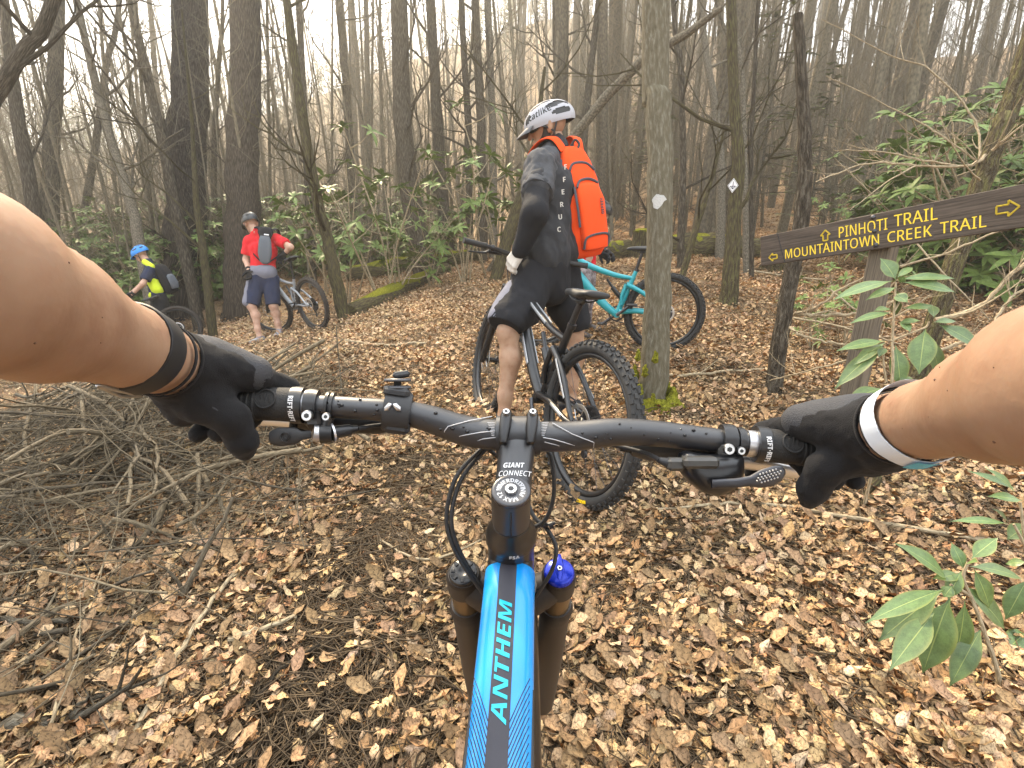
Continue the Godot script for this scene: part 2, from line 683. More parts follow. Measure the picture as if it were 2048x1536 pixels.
# ---------------------------------------------------------------- air and light
func setup() -> void:
	cam = Camera3D.new()
	cam.name = "camera"
	cam.position = EYE
	cam.rotation_degrees = Vector3(PITCH, 0, 0)
	cam.fov = 75.0
	cam.near = 0.02
	cam.far = 600.0
	add_child(cam)
	cam.current = true
	var sky := ProceduralSkyMaterial.new()
	sky.sky_top_color = lin(0.80, 0.86, 0.95)
	sky.sky_horizon_color = lin(0.98, 0.98, 0.97)
	sky.sky_curve = 0.12
	sky.ground_bottom_color = lin(0.16, 0.12, 0.08)
	sky.ground_horizon_color = lin(0.4, 0.37, 0.33)
	sky.energy_multiplier = 1.6
	sky.sun_angle_max = 30.0
	var e := Environment.new()
	e.background_mode = Environment.BG_SKY
	e.sky = Sky.new()
	e.sky.sky_material = sky
	e.tonemap_mode = Environment.TONE_MAPPER_LINEAR
	e.tonemap_exposure = 2.85
	e.sdfgi_enabled = true
	e.ssao_enabled = true
	e.ssil_enabled = true
	e.volumetric_fog_enabled = true
	e.volumetric_fog_albedo = Color(0.98, 0.97, 0.93)
	e.volumetric_fog_density = 0.0042
	e.volumetric_fog_anisotropy = 0.55
	var w := WorldEnvironment.new()
	w.name = "air"
	w.environment = e
	add_child(w)
	var sun := DirectionalLight3D.new()
	sun.name = "sun"
	sun.light_color = Color(1.0, 0.91, 0.77)
	sun.light_energy = 1.6
	sun.light_angular_distance = 3.0
	sun.shadow_enabled = true
	add_child(sun)
	# the sun stands ahead, high and to the left
	sun.look_at_from_position(Vector3(-25, 60, -58), Vector3.ZERO)

# ---------------------------------------------------------------- ground
func make_ground() -> void:
	var mb := MB.new()
	var radii_ := PackedFloat32Array([0.05])
	while radii_[-1] < 330.0:
		radii_.append(radii_[-1] + maxf(0.06, radii_[-1] * 0.032))
	var sect := 300
	for r in radii_:
		for k in sect:
			# more sectors ahead than behind
			var a := -PI + TAU * k / sect
			a = a - 0.55 * sin(a)
			var p := Vector3(sin(a) * r, 0, -cos(a) * r)
			p.y = gh(p.x, p.z)
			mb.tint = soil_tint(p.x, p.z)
			mb.add(p, Vector3.UP, Vector2(p.x, p.z))
	for i in radii_.size() - 1:
		for k in sect:
			var p := i * sect + k
			var p2 := i * sect + (k + 1) % sect
			mb.tri(p, p + sect, p2 + sect)
			mb.tri(p, p2 + sect, p2)
	mb.renormal(0, 0)
	for i in mb.n.size():
		if mb.n[i].y < 0:
			mb.n[i] = -mb.n[i]
	var g := put("ground", mb.mesh(), M.soil)
	tag(g, "leaf covered forest floor with a worn dirt trail", "", "", "structure")
	M.ground_node = g

# bare trodden mud along the trail, leaf brown elsewhere
func mud(x: float, z: float) -> float:
	var s := -z
	var mid := -0.42 + 0.05 * s - 0.16 * sin(s * 0.8)
	var d := absf(x - mid)
	var w := 0.30 + 0.03 * s
	return (1.0 - ss(w * 0.3, w, d)) * (1.0 - ss(5.0, 9.0, s)) * clampf(0.85 - 0.1 * s + 1.2 * noise.get_noise_2d(x * 90.0, z * 90.0), 0.0, 1.0)

func soil_tint(x: float, z: float) -> Color:
	var m := mud(x, z)
	var k := 0.9 + 0.35 * noise.get_noise_2d(x * 25.0, z * 25.0)
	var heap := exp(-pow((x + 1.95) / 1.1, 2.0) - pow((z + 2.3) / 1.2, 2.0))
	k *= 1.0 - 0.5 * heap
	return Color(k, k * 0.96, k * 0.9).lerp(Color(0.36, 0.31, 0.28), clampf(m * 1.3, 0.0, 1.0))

var leaf_tones := [Color(0.46, 0.31, 0.18), Color(0.36, 0.215, 0.11), Color(0.25, 0.14, 0.07), Color(0.54, 0.39, 0.25), Color(0.42, 0.25, 0.115), Color(0.17, 0.1, 0.055), Color(0.6, 0.46, 0.32), Color(0.44, 0.2, 0.075), Color(0.31, 0.21, 0.13), Color(0.5, 0.36, 0.2)]

func leaf_outline(kind: int) -> PackedFloat32Array:
	match kind:
		0:  # beech, plain oval
			return PackedFloat32Array([0.02, 0.62, 0.95, 1.0, 0.82, 0.45, 0.03])
		1:  # oak, lobed
			return PackedFloat32Array([0.03, 0.3, 0.7, 0.36, 1.0, 0.5, 1.05, 0.48, 0.75, 0.3, 0.04])
		2:  # maple, broad with points
			return PackedFloat32Array([0.05, 0.85, 0.5, 1.3, 0.85, 1.2, 0.4, 0.6, 0.04])
		3:  # magnolia, long
			return PackedFloat32Array([0.02, 0.35, 0.6, 0.8, 0.95, 1.0, 0.8, 0.4, 0.02])
	return PackedFloat32Array([0.05, 0.7, 1.0, 0.75, 0.3])  # a torn piece

func fallen(mb: MB, o: Vector3, kind: int, length: float) -> void:
	var a := rng.randf() * TAU
	var tilt := rng.randf_range(-0.45, 0.45)
	var d := Vector3(cos(a), tilt, sin(a)).normalized() * length
	var up := Vector3(rng.randf_range(-0.45, 0.45), 1, rng.randf_range(-0.45, 0.45)).normalized()
	var wd: float = [0.30, 0.27, 0.40, 0.2, 0.33][kind]
	mb.leaf(o - d * 0.5, o + d * 0.5, up, leaf_outline(kind), length * wd * rng.randf_range(0.8, 1.2), rng.randf_range(-0.35, 0.5), rng.randf_range(-0.15, 0.15), rng.randf_range(0.02, 0.4))

func litter() -> void:
	# one clump of mixed leaves, strewn many times with its own turn and tone
	var mb := MB.new()
	for i in 16:
		var a := i * 2.4
		var r := 0.034 * sqrt(float(i))
		mb.tint = (leaf_tones[(i * 3) % 10] as Color).lerp(Color(0.38, 0.25, 0.145), 0.5) * 2.0
		fallen(mb, Vector3(cos(a) * r, 0.002 + 0.0018 * i, sin(a) * r), [1, 4, 4, 2, 4, 1, 0, 4, 4, 2, 1, 4, 3, 4, 1, 4][i], rng.randf_range(0.02, 0.075) if i % 3 == 0 else rng.randf_range(0.016, 0.045))
	var spots: Array[Transform3D] = []
	var tones: Array[Color] = []
	var r2 := RandomNumberGenerator.new()
	r2.seed = 77
	while spots.size() < 56000:
		var s := 0.55 + 23.0 * pow(r2.randf(), 1.7)
		var x := (r2.randf() * 2.0 - 1.0) * (s * 1.15 + 1.5)
		# even cover: thin out where the wedge is narrow
		var m := mud(x, -s)
		if r2.randf() < m * 1.25:
			continue
		var k := r2.randf_range(0.65, 1.25)
		var b := Basis(Vector3.UP, r2.randf() * TAU) * Basis(Vector3.RIGHT, r2.randf_range(-0.25, 0.25))
		b = b.scaled(Vector3(k, k * r2.randf_range(0.8, 1.5), k))
		spots.append(Transform3D(b, on(x, -s, 0.004)))
		var w := lerpf(0.42, 0.82, pow(r2.randf(), 1.3)) * (0.9 + 0.3 * noise.get_noise_2d(x * 25.0, -s * 25.0))
		tones.append(Color(w, w * r2.randf_range(0.95, 1.06), w * r2.randf_range(0.84, 1.04)))
	var mm := MultiMesh.new()
	mm.transform_format = MultiMesh.TRANSFORM_3D
	mm.use_colors = true
	mm.mesh = mb.mesh()
	mm.instance_count = spots.size()
	for i in spots.size():
		mm.set_instance_transform(i, spots[i])
		mm.set_instance_color(i, tones[i])
	var o := MultiMeshInstance3D.new()
	o.name = "leaf_litter"
	o.multimesh = mm
	o.material_override = M.litter
	add_child(o)
	tag(o, "brown fallen leaves covering the forest floor", "leaf litter", "", "stuff")
	# the leaves lying nearest, one by one
	var shapes := []
	for i in 24:
		var q := MB.new()
		q.tint = (leaf_tones[[0, 3, 6, 9, 4, 0, 3, 9, 6, 4][i % 10]] as Color) * r2.randf_range(0.7, 1.05)
		fallen(q, Vector3.ZERO, [1, 2, 2, 1, 4, 3, 4, 0][i % 8], 0.1)
		shapes.append(q.mesh())
	for i in 300:
		var s := 0.75 + 2.6 * pow(r2.randf(), 1.25)
		var x := (r2.randf() * 2.0 - 1.0) * (s * 1.05)
		if r2.randf() < mud(x, -s) * 0.6:
			x += 0.5
		var k := r2.randf_range(0.35, 0.8)
		put("fallen_leaf", shapes[i % 24], M.litter, M.ground_node, Transform3D(Basis(Vector3.UP, r2.randf() * TAU).scaled(Vector3.ONE * k), on(x, -s, 0.02)))
	# needles and bits of twig between the leaves
	var nb := MB.new()
	for i in 7:
		var a := i * 2.1
		nb.tint = Color(0.5, 0.42, 0.34) * rng.randf_range(0.3, 1.2)
		var p := Vector3(cos(a * 1.7) * 0.06, 0.012, sin(a * 1.7) * 0.06)
		nb.tube(PackedVector3Array([p, p + Vector3(cos(a), rng.randf_range(-0.1, 0.2), sin(a)) * 0.04, p + Vector3(cos(a + 0.3), 0.1, sin(a + 0.3)) * 0.09]), PackedFloat32Array([0.0018, 0.0016, 0.0008]), 3, false)
	var mm2 := MultiMesh.new()
	mm2.transform_format = MultiMesh.TRANSFORM_3D
	mm2.mesh = nb.mesh()
	mm2.instance_count = 11000
	for i in 11000:
		var s := 0.6 + 9.0 * pow(r2.randf(), 1.6)
		var x := (r2.randf() * 2.0 - 1.0) * (s * 1.1 + 0.3)
		mm2.set_instance_transform(i, Transform3D(Basis(Vector3.UP, r2.randf() * TAU).scaled(Vector3.ONE * r2.randf_range(0.7, 1.9)), on(x, -s, 0.016)))
	var o2 := MultiMeshInstance3D.new()
	o2.name = "twig_litter"
	o2.multimesh = mm2
	o2.material_override = M.twig
	add_child(o2)
	tag(o2, "bits of twig and needles among the fallen leaves", "twig litter", "", "stuff")

# ---------------------------------------------------------------- trees
# a bough with its own twigs, wandering and tapering
func bough(mb: MB, p: Vector3, d: Vector3, length: float, r: float, depth: int, rg: RandomNumberGenerator, up := 0.25, fork := 4, sides := 5) -> void:
	var pts := PackedVector3Array([p])
	var segs := 4 if depth > 0 else 3
	var dd := d.normalized()
	for i in segs:
		dd = (dd + Vector3(rg.randf_range(-0.3, 0.3), rg.randf_range(-0.15, 0.25) + up * 0.4, rg.randf_range(-0.3, 0.3))).normalized()
		pts.append(pts[-1] + dd * length / segs)
	mb.tube(pts, radii([r, r * 0.3], segs + 1), sides if depth > 0 else 3, false)
	if depth > 0:
		for i in fork:
			var f := rg.randf_range(0.25, 1.0)
			var k := mini(int(f * segs), segs - 1)
			var o := pts[k].lerp(pts[k + 1], f * segs - k)
			var dir := (pts[k + 1] - pts[k]).normalized()
			var side := dir.cross(Vector3(rg.randf_range(-1, 1), rg.randf_range(-1, 1), rg.randf_range(-1, 1))).normalized()
			bough(mb, o, dir * 0.75 + side * rg.randf_range(0.5, 1.0), length * rg.randf_range(0.35, 0.6), r * 0.45, depth - 1, rg, up, fork - 1, 4)

# a trunk through the points with radii, and bare boughs from part way up
func tree(called: String, label: String, pts: Array, rads: Array, bark: Material, boughs: int, seed_: int, opts := {}) -> Node3D:
	var rg := RandomNumberGenerator.new()
	rg.seed = seed_
	var base: Vector3 = pts[0]
	var local := []
	for p in pts:
		local.append(p - base)
	var line := curve(local, 5)
	var rr := radii(rads, line.size())
	for i in line.size():
		var wob := Vector3(noise.get_noise_2d(i * 31.0, seed_ * 7.0), 0, noise.get_noise_2d(i * 31.0, seed_ * 7.0 + 500.0))
		line[i] += wob * rr[i] * (0.22 if i > 0 else 0.0)
	var o := thing(called, label, opts.get("category", "tree"), base, opts.get("group", ""))
	var mb := MB.new()
	# the foot goes into the ground and flares
	var low := line.duplicate()
	var lr := rr.duplicate()
	low.insert(0, Vector3(0, -0.25, 0))
	lr.insert(0, rr[0] * 1.3)
	lr[1] = rr[0] * 1.12
	low.insert(2, line[0].lerp(line[1], 0.18))
	lr.insert(2, rr[0] * 1.03)
	var sides: int = opts.get("sides", 14)
	mb.tube(low, lr, sides, true, 1.0, Vector3.ZERO, maxf(1.0, roundf(rr[0] * TAU / 0.3)))
	# knobbly outline
	for i in mb.v.size():
		var q := mb.v[i] + base
		mb.v[i] += mb.n[i] * rr[0] * 0.06 * noise.get_noise_3d(q.x * 130.0, q.y * 40.0, q.z * 130.0)
	for i in low.size():
		if i * (sides + 1) + sides < mb.v.size():
			mb.v[i * (sides + 1) + sides] = mb.v[i * (sides + 1)]
	put("trunk", mb.mesh(), bark, o)
	if boughs > 0:
		var cb := MB.new()
		var total := line.size()
		var from: float = opts.get("from", 0.35)
		for i in boughs:
			var f := from + (1.0 - from) * (i + rg.randf()) / boughs
			var k := mini(int(f * (total - 1)), total - 2)
			var p := line[k].lerp(line[k + 1], f * (total - 1) - k)
			var a := rg.randf() * TAU
			var d := Vector3(cos(a), rg.randf_range(0.1, 0.9), sin(a))
			bough(cb, p, d, opts.get("reach", 2.0) * rg.randf_range(0.5, 1.1), minf(rr[k] * 0.4, opts.get("thick", 0.035)), opts.get("depth", 2), rg, 0.25, opts.get("fork", 4))
		put("crown", cb.mesh(), opts.get("twig_mat", bark), o)
	return o

# a tree given by where its foot and higher points show, all about d metres away
func seen_tree(called: String, label: String, d: float, spots: Array, widths: Array, bark: Material, boughs: int, seed_: int, opts := {}) -> Node3D:
	var pts := []
	var n_ := spots.size()
	for i in n_:
		var dd: float = d + (opts.get("lean", 0.0) as float) * i / n_
		pts.append(at(spots[i][0], spots[i][1], dd))
	# go down to the ground from the lowest point seen
	var foot: Vector3 = pts[0]
	var g := gh(foot.x, foot.z)
	if foot.y > g + 0.05 and n_ > 1:
		var dir: Vector3 = (pts[1] - pts[0]).normalized()
		var k := (foot.y - g) / maxf(dir.y, 0.4)
		pts.push_front(foot - dir * k)
		pts[0].y = gh(pts[0].x, pts[0].z)
		widths = [widths[0]] + widths
	else:
		pts[0].y = minf(foot.y, g)
	# and on up above the frame
	if opts.get("grow", 8.0) > 0.0:
		var a: Vector3 = pts[-1]
		var dir2: Vector3 = (pts[-1] - pts[-2]).normalized()
		dir2 = (dir2 + Vector3(0, 0.4, 0)).normalized()
		pts.append(a + dir2 * (opts.get("grow", 8.0) as float))
		widths = widths + [widths[-1] * 0.45]
	var rads := widths.map(func(w): return w * d / FOCAL / 2.0)
	return tree(called, label, pts, rads, bark, boughs, seed_, opts)

func named_trees() -> void:
	var K := {"sides": 20}
	var t: Node3D
	t = seen_tree("maple_tree", "straight grey trunk with a round white paint blaze and mossy foot, nearest tree", 3.55, [[1304, 806], [1313, 640], [1320, 400], [1317, 200], [1309, -20]], [60, 52, 49, 50, 54], M.bark_smooth, 0, 301, {"sides": 28, "grow": 7.0})
	near_tree_extras(t)
	seen_tree("pine_tree", "thick rough pine trunk, left of the pair behind the cyclists", 11.5, [[370, 548], [374, 300], [378, -10]], [80, 70, 64], M.bark_pine, 14, 302, {"sides": 20, "reach": 1.3, "thick": 0.02, "from": 0.08, "grow": 12.0})
	seen_tree("pine_tree", "thick rough pine trunk directly behind the red-shirted cyclist", 11.0, [[484, 545], [485, 300], [488, -10]], [68, 60, 56], M.bark_pine, 14, 303, {"sides": 20, "reach": 1.2, "thick": 0.02, "from": 0.1, "grow": 12.0})
	seen_tree("beech_tree", "slim trunk leaning left beside the grey bike, mossy at its foot", 7.6, [[680, 598], [655, 480], [632, 390], [600, 200], [572, -10]], [26, 23, 22, 19, 16], M.bark_moss, 4, 304, {"reach": 1.6, "from": 0.3, "sides": 14})
	seen_tree("oak_tree", "dark trunk leaning left at the far left edge", 9.0, [[78, 520], [70, 430], [30, 200], [5, -10]], [27, 25, 22, 18], M.bark_dark, 6, 305, {"from": 0.42})
	seen_tree("fallen_tree", "bare dark trunk leaning steeply across the top left corner", 5.0, [[-190, 480], [-30, 225], [45, 105], [120, -40]], [32, 28, 25, 23], M.bark_dark, 4, 306, {"from": 0.5, "grow": 4.0})
	seen_tree("tulip_tree", "upright grey trunk near the left edge", 12.0, [[100, 470], [102, 300], [115, -10]], [32, 28, 25], M.bark_dark, 9, 307, {"from": 0.42})
	seen_tree("birch_tree", "crooked slim trunk leaning left with a low fork", 10.0, [[285, 520], [262, 410], [205, 220], [150, -10]], [22, 19, 16, 13], M.bark_grey, 8, 308, {"from": 0.3, "reach": 2.4})
	seen_tree("forked_tree", "leaning forked trunk just left of the left thick pine", 10.6, [[352, 420], [330, 310], [290, 130], [258, -10]], [22, 19, 17, 14], M.bark_dark, 8, 309, {"from": 0.3, "reach": 2.6})
	seen_tree("hickory_tree", "tall dark trunk bending left, with rhododendron in front", 11.0, [[846, 525], [822, 400], [806, 250], [796, -10]], [46, 40, 35, 33], M.bark_dark, 7, 310, {"from": 0.42, "sides": 18})
	seen_tree("hickory_tree", "tall trunk between the bending hickory and the helmeted rider", 13.0, [[895, 500], [885, 400], [872, 200], [860, -10]], [27, 24, 21, 19], M.bark_dark, 7, 311, {"from": 0.35})
	seen_tree("ash_tree", "thin straight trunk left of the white helmet, inner one", 13.0, [[986, 480], [985, 250], [975, -10]], [17, 15, 14], M.bark_grey, 6, 312)
	seen_tree("ash_tree", "thin dark trunk, second to the left of the white helmet", 12.4, [[966, 490], [962, 250], [950, -10]], [20, 18, 16], M.bark_dark, 6, 313)
	seen_tree("ash_tree", "thin dark trunk, third to the left of the white helmet", 12.8, [[940, 490], [936, 250], [922, -10]], [16, 14, 12], M.bark_dark, 6, 314)
	seen_tree("poplar_tree", "straight trunk rising behind the white helmet", 14.0, [[1120, 420], [1117, 200], [1112, -10]], [20, 18, 16], M.bark_dark, 6, 315)
	seen_tree("poplar_tree", "curving trunk right of the white helmet", 12.0, [[1160, 440], [1166, 300], [1182, 130], [1198, -10]], [18, 16, 14, 12], M.bark_dark, 5, 316)
	seen_tree("dogwood_tree", "slim grey trunk right behind the white-blazed tree", 9.0, [[1362, 470], [1366, 300], [1360, 120], [1346, -10]], [15, 13, 12, 10], M.bark_dark, 6, 317, {"from": 0.1})
	t = seen_tree("maple_tree", "pale slender trunk carrying the white diamond trail marker", 6.3, [[1458, 602], [1468, 450], [1476, 300], [1463, -10]], [36, 27, 24, 19], M.bark_moss, 4, 318, {"from": 0.4, "sides": 18})
	trail_marker()
	snag()
	seen_tree("sourwood_tree", "leaning mossy trunk above the sign board at the right edge", 3.6, [[1912, 520], [1962, 370], [2005, 250], [2065, 70]], [36, 36, 35, 33], M.bark_moss, 0, 319, {"grow": 5.0, "sides": 16})
	seen_tree("hemlock_pole", "leaning mossy trunk left of the rider in black", 9.0, [[1008, 500], [1032, 420], [1058, 345], [1075, 250]], [24, 22, 17, 12], M.bark_moss, 4, 320, {"from": 0.4, "grow": 1.0})
	seen_tree("dead_sapling", "short dead sapling leaning right before the moss-topped log", 8.0, [[1378, 505], [1400, 430], [1428, 340]], [13, 12, 8], M.bark_moss, 4, 321, {"from": 0.4, "grow": 0.7})
	seen_tree("sapling", "thin mossy sapling left of the red-shirted cyclist", 9.2, [[418, 604], [406, 500], [392, 400], [384, 250]], [17, 14, 11, 7], M.bark_moss, 5, 322, {"from": 0.3, "grow": 2.0})
	seen_tree("sapling", "twin-stemmed grey sapling behind the marker tree", 8.5, [[1492, 510], [1488, 300], [1478, 100], [1425, -20]], [13, 11, 9, 7], M.bark_grey, 7, 323, {"from": 0.35})
	seen_tree("sapling", "thin sapling just right of the marker tree", 8.0, [[1503, 490], [1502, 320], [1512, 100], [1520, -20]], [9, 8, 7, 6], M.bark_dark, 6, 324, {"from": 0.35})
	seen_tree("slanted_sapling", "slanted thin trunk left of the marker tree, crossing upward", 10.0, [[1440, 480], [1442, 340], [1425, 180], [1400, -10]], [18, 16, 14, 12], M.bark_grey, 7, 325, {"from": 0.42})
	seen_tree("gum_tree", "grey trunk left of the leaning beech", 14.0, [[708, 480], [700, 300], [690, 150], [676, -10]], [20, 17, 15, 14], M.bark_dark, 7, 326)
	seen_tree("gum_tree", "thin grey trunk right of the leaning beech", 15.0, [[738, 480], [736, 250], [731, -10]], [13, 12, 10], M.bark_grey, 7, 327)
	seen_tree("gum_tree", "dark thin trunk touching the top of the leaning beech", 12.0, [[622, 500], [612, 300], [596, -10]], [16, 14, 12], M.bark_dark, 7, 328)
	seen_tree("gum_tree", "slim trunk with forked twigs between the two thick pines", 13.0, [[430, 480], [428, 300], [440, 100], [445, -10]], [12, 10, 9, 7], M.bark_dark, 9, 329, {"from": 0.3})
	seen_tree("oak_tree", "slim bent trunk filling the gap right of the left edge pair", 14.0, [[160, 470], [190, 300], [215, 120], [240, -10]], [15, 13, 11, 9], M.bark_dark, 9, 330, {"from": 0.42})
	# the dead pole lodged against the nearest tree
	var o := thing("leaning_pole", "dead broken pole leaning behind the white-blazed tree", "dead tree", at(1140, 282, 9.0))
	var mb := MB.new()
	var line := PackedVector3Array([Vector3(-1.6, gh(o.position.x - 1.6, o.position.z - 0.8) - o.position.y - 0.1, -0.8), Vector3.ZERO, at(1215, 190, 8.5) - o.position, at(1295, 110, 8.0) - o.position, at(1370, 70, 7.6) - o.position, at(1445, 15, 7.2) - o.position])
	mb.tube(line, radii([0.08, 0.085, 0.085, 0.075, 0.06, 0.04], 6), 10)
	var rg := RandomNumberGenerator.new()
	rg.seed = 4
	for i in 14:
		var k := 1 + i % 4
		var p: Vector3 = line[k].lerp(line[k + 1], rg.randf())
		bough(mb, p, Vector3(rg.randf_range(-1, 1), rg.randf_range(-0.3, 1), rg.randf_range(-1, 1)), rg.randf_range(0.2, 0.7), 0.016, 0, rg, 0.2)
	put("trunk", mb.mesh(), M.bark_grey, o)

func near_tree_extras(t: Node3D) -> void:
	# the white blaze painted on the bark, facing the trail
	var mb := MB.new()
	var o := at(1321, 404, 3.452) - t.position
	var ring := []
	for i in 24:
		var a := TAU * i / 24
		ring.append(0.05 * (1.0 + 0.09 * sin(a * 3.0 + 0.7) + 0.05 * sin(a * 7.0)))
	for layer in 2:
		for j in 3:
			for i in 24:
				var a := TAU * i / 24
				var r: float = ring[i] * [1.0, 0.9, 0.02][j]
				var x := cos(a) * r
				mb.add(o + Vector3(x - 0.002, sin(a) * r * 1.05, -6.0 * x * x + [-0.012, 0.0, 0.002][j]), Vector3(x * 8, 0, 1))
		break
	for j in 2:
		for i in 24:
			var p := j * 24 + i
			var q := j * 24 + (i + 1) % 24
			mb.tri(p, p + 24, q + 24)
			mb.tri(p, q + 24, q)
	var bl := mat(0.45, 0.45, 0.43, 0.9)
	tri_mat(bump(bl, M.grey, 0.4), 6.0)
	put("paint_blaze", mb.mesh(), bl, t).set_meta("label", "round white paint blaze")
	# moss growing up from the foot
	var mo := MB.new()
	var rg := RandomNumberGenerator.new()
	rg.seed = 8
	var bones := []
	for i in 44:
		var a := rg.randf() * TAU
		var y := 0.40 * pow(rg.randf(), 2.2)
		var r := 0.105 + 0.055 * (1.0 - y / 0.4)
		if y > 0.12 and cos(a - PI * 0.95) < 0.35:
			continue
		bones.append([Vector3(cos(a) * r - 0.012, y - 0.03, sin(a) * r), Vector3(cos(a) * r * 1.0 - 0.012, y + 0.03, sin(a) * r), 0.022, 0.012])
	for q in [[0.2, -0.16, 0.11], [-0.24, 0.05, 0.1], [0.22, 0.12, 0.09], [-0.1, 0.22, 0.08], [0.05, 0.25, 0.06]]:
		bones.append([Vector3(q[0] * 0.5, 0.03, q[1] * 0.5), Vector3(q[0], -0.03, q[1]), 0.05, 0.03])
	mo.blob(bones, 0.011, 0.03)
	var nz := FastNoiseLite.new()
	nz.seed = 3
	nz.frequency = 1.0
	mo.ruffle(nz, 0.014, Vector3.ONE * 55.0)
	put("moss", mo.mesh(), M.moss, t)

func trail_marker() -> void:
	var o := thing("trail_marker", "white diamond trail marker with a dark arrow nailed to the slender trunk", "trail marker", at(1466, 371, 6.16))
	var face := (EYE - o.position)
	face.y = 0
	o.rotation.y = atan2(face.x, face.z)
	var mb := MB.new()
	var w := 0.062
	var h := 0.085
	var pts := [Vector3(0, h, 0), Vector3(w, 0, 0), Vector3(0, -h, 0), Vector3(-w, 0, 0)]
	mb.quad(pts[0] + Vector3(0, 0, 0.002), pts[1] + Vector3(0, 0, 0.002), pts[2] + Vector3(0, 0, 0.002), pts[3] + Vector3(0, 0, 0.002), Vector3.BACK)
	mb.quad(pts[0], pts[1], pts[2], pts[3], Vector3.FORWARD)
	for i in 4:
		var a: Vector3 = pts[i]
		var b: Vector3 = pts[(i + 1) % 4]
		mb.quad(a, b, b + Vector3(0, 0, 0.002), a + Vector3(0, 0, 0.002), (a + b).normalized())
	put("plate", mb.mesh(), M.white_paint, o)
	var ar := MB.new()
	for q in [[Vector3(0, 0.045, 0), Vector3(0, -0.04, 0)], [Vector3(-0.03, -0.008, 0), Vector3(0, -0.04, 0)], [Vector3(0.03, -0.008, 0), Vector3(0, -0.04, 0)], [Vector3(-0.03, -0.008, 0), Vector3(0.03, -0.008, 0)]]:
		ar.rod(q[0] + Vector3(0, 0, 0.003), q[1] + Vector3(0, 0, 0.003), 0.004, 0.004, 6)
	for i in 4:
		var a: Vector3 = pts[i] * 0.86
		var b: Vector3 = pts[(i + 1) % 4] * 0.86
		ar.rod(a + Vector3(0, 0, 0.002), b + Vector3(0, 0, 0.002), 0.0022, 0.0022, 5)
	put("arrow", ar.mesh(), mat(0.03, 0.035, 0.06), o)

func snag() -> void:
	var d := 3.7
	var pts := [at(1545, 786, d), at(1566, 640, d), at(1588, 520, d), at(1604, 440, d), at(1610, 300, d), at(1603, 150, d), at(1596, 30, d)]
	tree("dead_snag", "broken-topped dead trunk leaning behind the left end of the sign", pts, [0.062, 0.056, 0.055, 0.055, 0.047, 0.04, 0.034], M.bark_dark, 0, 340, {"sides": 18, "category": "dead tree"})

# ---------------------------------------------------------------- the wood behind
func bare_proto(seed_: int, height: float, r: float, boughs: int, from: float, reach: float, depth: int, fork: int) -> Array:
	var rg := RandomNumberGenerator.new()
	rg.seed = seed_
	var pts := PackedVector3Array()
	var p := Vector3(0, -0.4, 0)
	var lean := Vector3(rg.randf_range(-0.05, 0.05), 0, rg.randf_range(-0.05, 0.05))
	var m := 9
	for i in m:
		pts.append(p)
		lean += Vector3(rg.randf_range(-0.03, 0.03), 0, rg.randf_range(-0.03, 0.03))
		p += (Vector3.UP + lean).normalized() * (height / (m - 1))
	var rr := radii([r * 1.25, r, r * 0.92, r * 0.8, r * 0.6, r * 0.3], m)
	var tb := MB.new()
	tb.tube(pts, rr, 9, false, 1.0, Vector3.ZERO, maxf(1.0, roundf(r * 12.0)))
	var cb := MB.new()
	for i in boughs:
		var f := from + (1.0 - from) * (i + rg.randf()) / boughs
		var k := mini(int(f * (m - 1)), m - 2)
		var o := pts[k].lerp(pts[k + 1], f * (m - 1) - k)
		var a := rg.randf() * TAU
		bough(cb, o, Vector3(cos(a), rg.randf_range(0.1, 1.1), sin(a)), reach * rg.randf_range(0.4, 1.1) * (1.15 - 0.6 * f), minf(rr[k] * 0.3, 0.035), depth, rg, 0.3, fork, 4)
	return [tb.mesh(), cb.mesh()]

func conifer_proto(seed_: int, height: float, r: float, from: float, wide: float, sprays: int, spray: float) -> Array:
	var rg := RandomNumberGenerator.new()
	rg.seed = seed_
	var tb := MB.new()
	tb.tube(PackedVector3Array([Vector3(0, -0.4, 0), Vector3(0, height * 0.5, 0), Vector3(0, height, 0)]), PackedFloat32Array([r, r * 0.7, r * 0.1]), 8, false)
	var cb := MB.new()
	for i in sprays:
		var f := pow(rg.randf(), 0.85)
		var y := lerpf(height * from, height, f)
		var reach := wide * (1.05 - f) * rg.randf_range(0.55, 1.1)
		var a := rg.randf() * TAU
		var d := Vector3(cos(a), rg.randf_range(-0.25, 0.15), sin(a))
		var tip := Vector3(0, y, 0) + d * reach
		tb.tube(PackedVector3Array([Vector3(0, y, 0), tip]), PackedFloat32Array([0.02, 0.006]), 3, false)
		for j in 6:
			var s := rg.randf_range(0.25, 1.0)
			var o := Vector3(0, y, 0).lerp(tip, s)
			var b := a + rg.randf_range(-1.0, 1.0)
			cb.tint = Color(1, 1, 1) * rg.randf_range(0.55, 1.25)
			var e := o + Vector3(cos(b), rg.randf_range(-0.35, 0.1), sin(b)) * spray * rg.randf_range(0.6, 1.2)
			cb.leaf(o, e, Vector3.UP, PackedFloat32Array([0.05, 1.0, 0.35, 0.9, 0.25, 0.6, 0.02]), spray * 0.24, -0.2, 0.03)
	return [tb.mesh(), cb.mesh()]

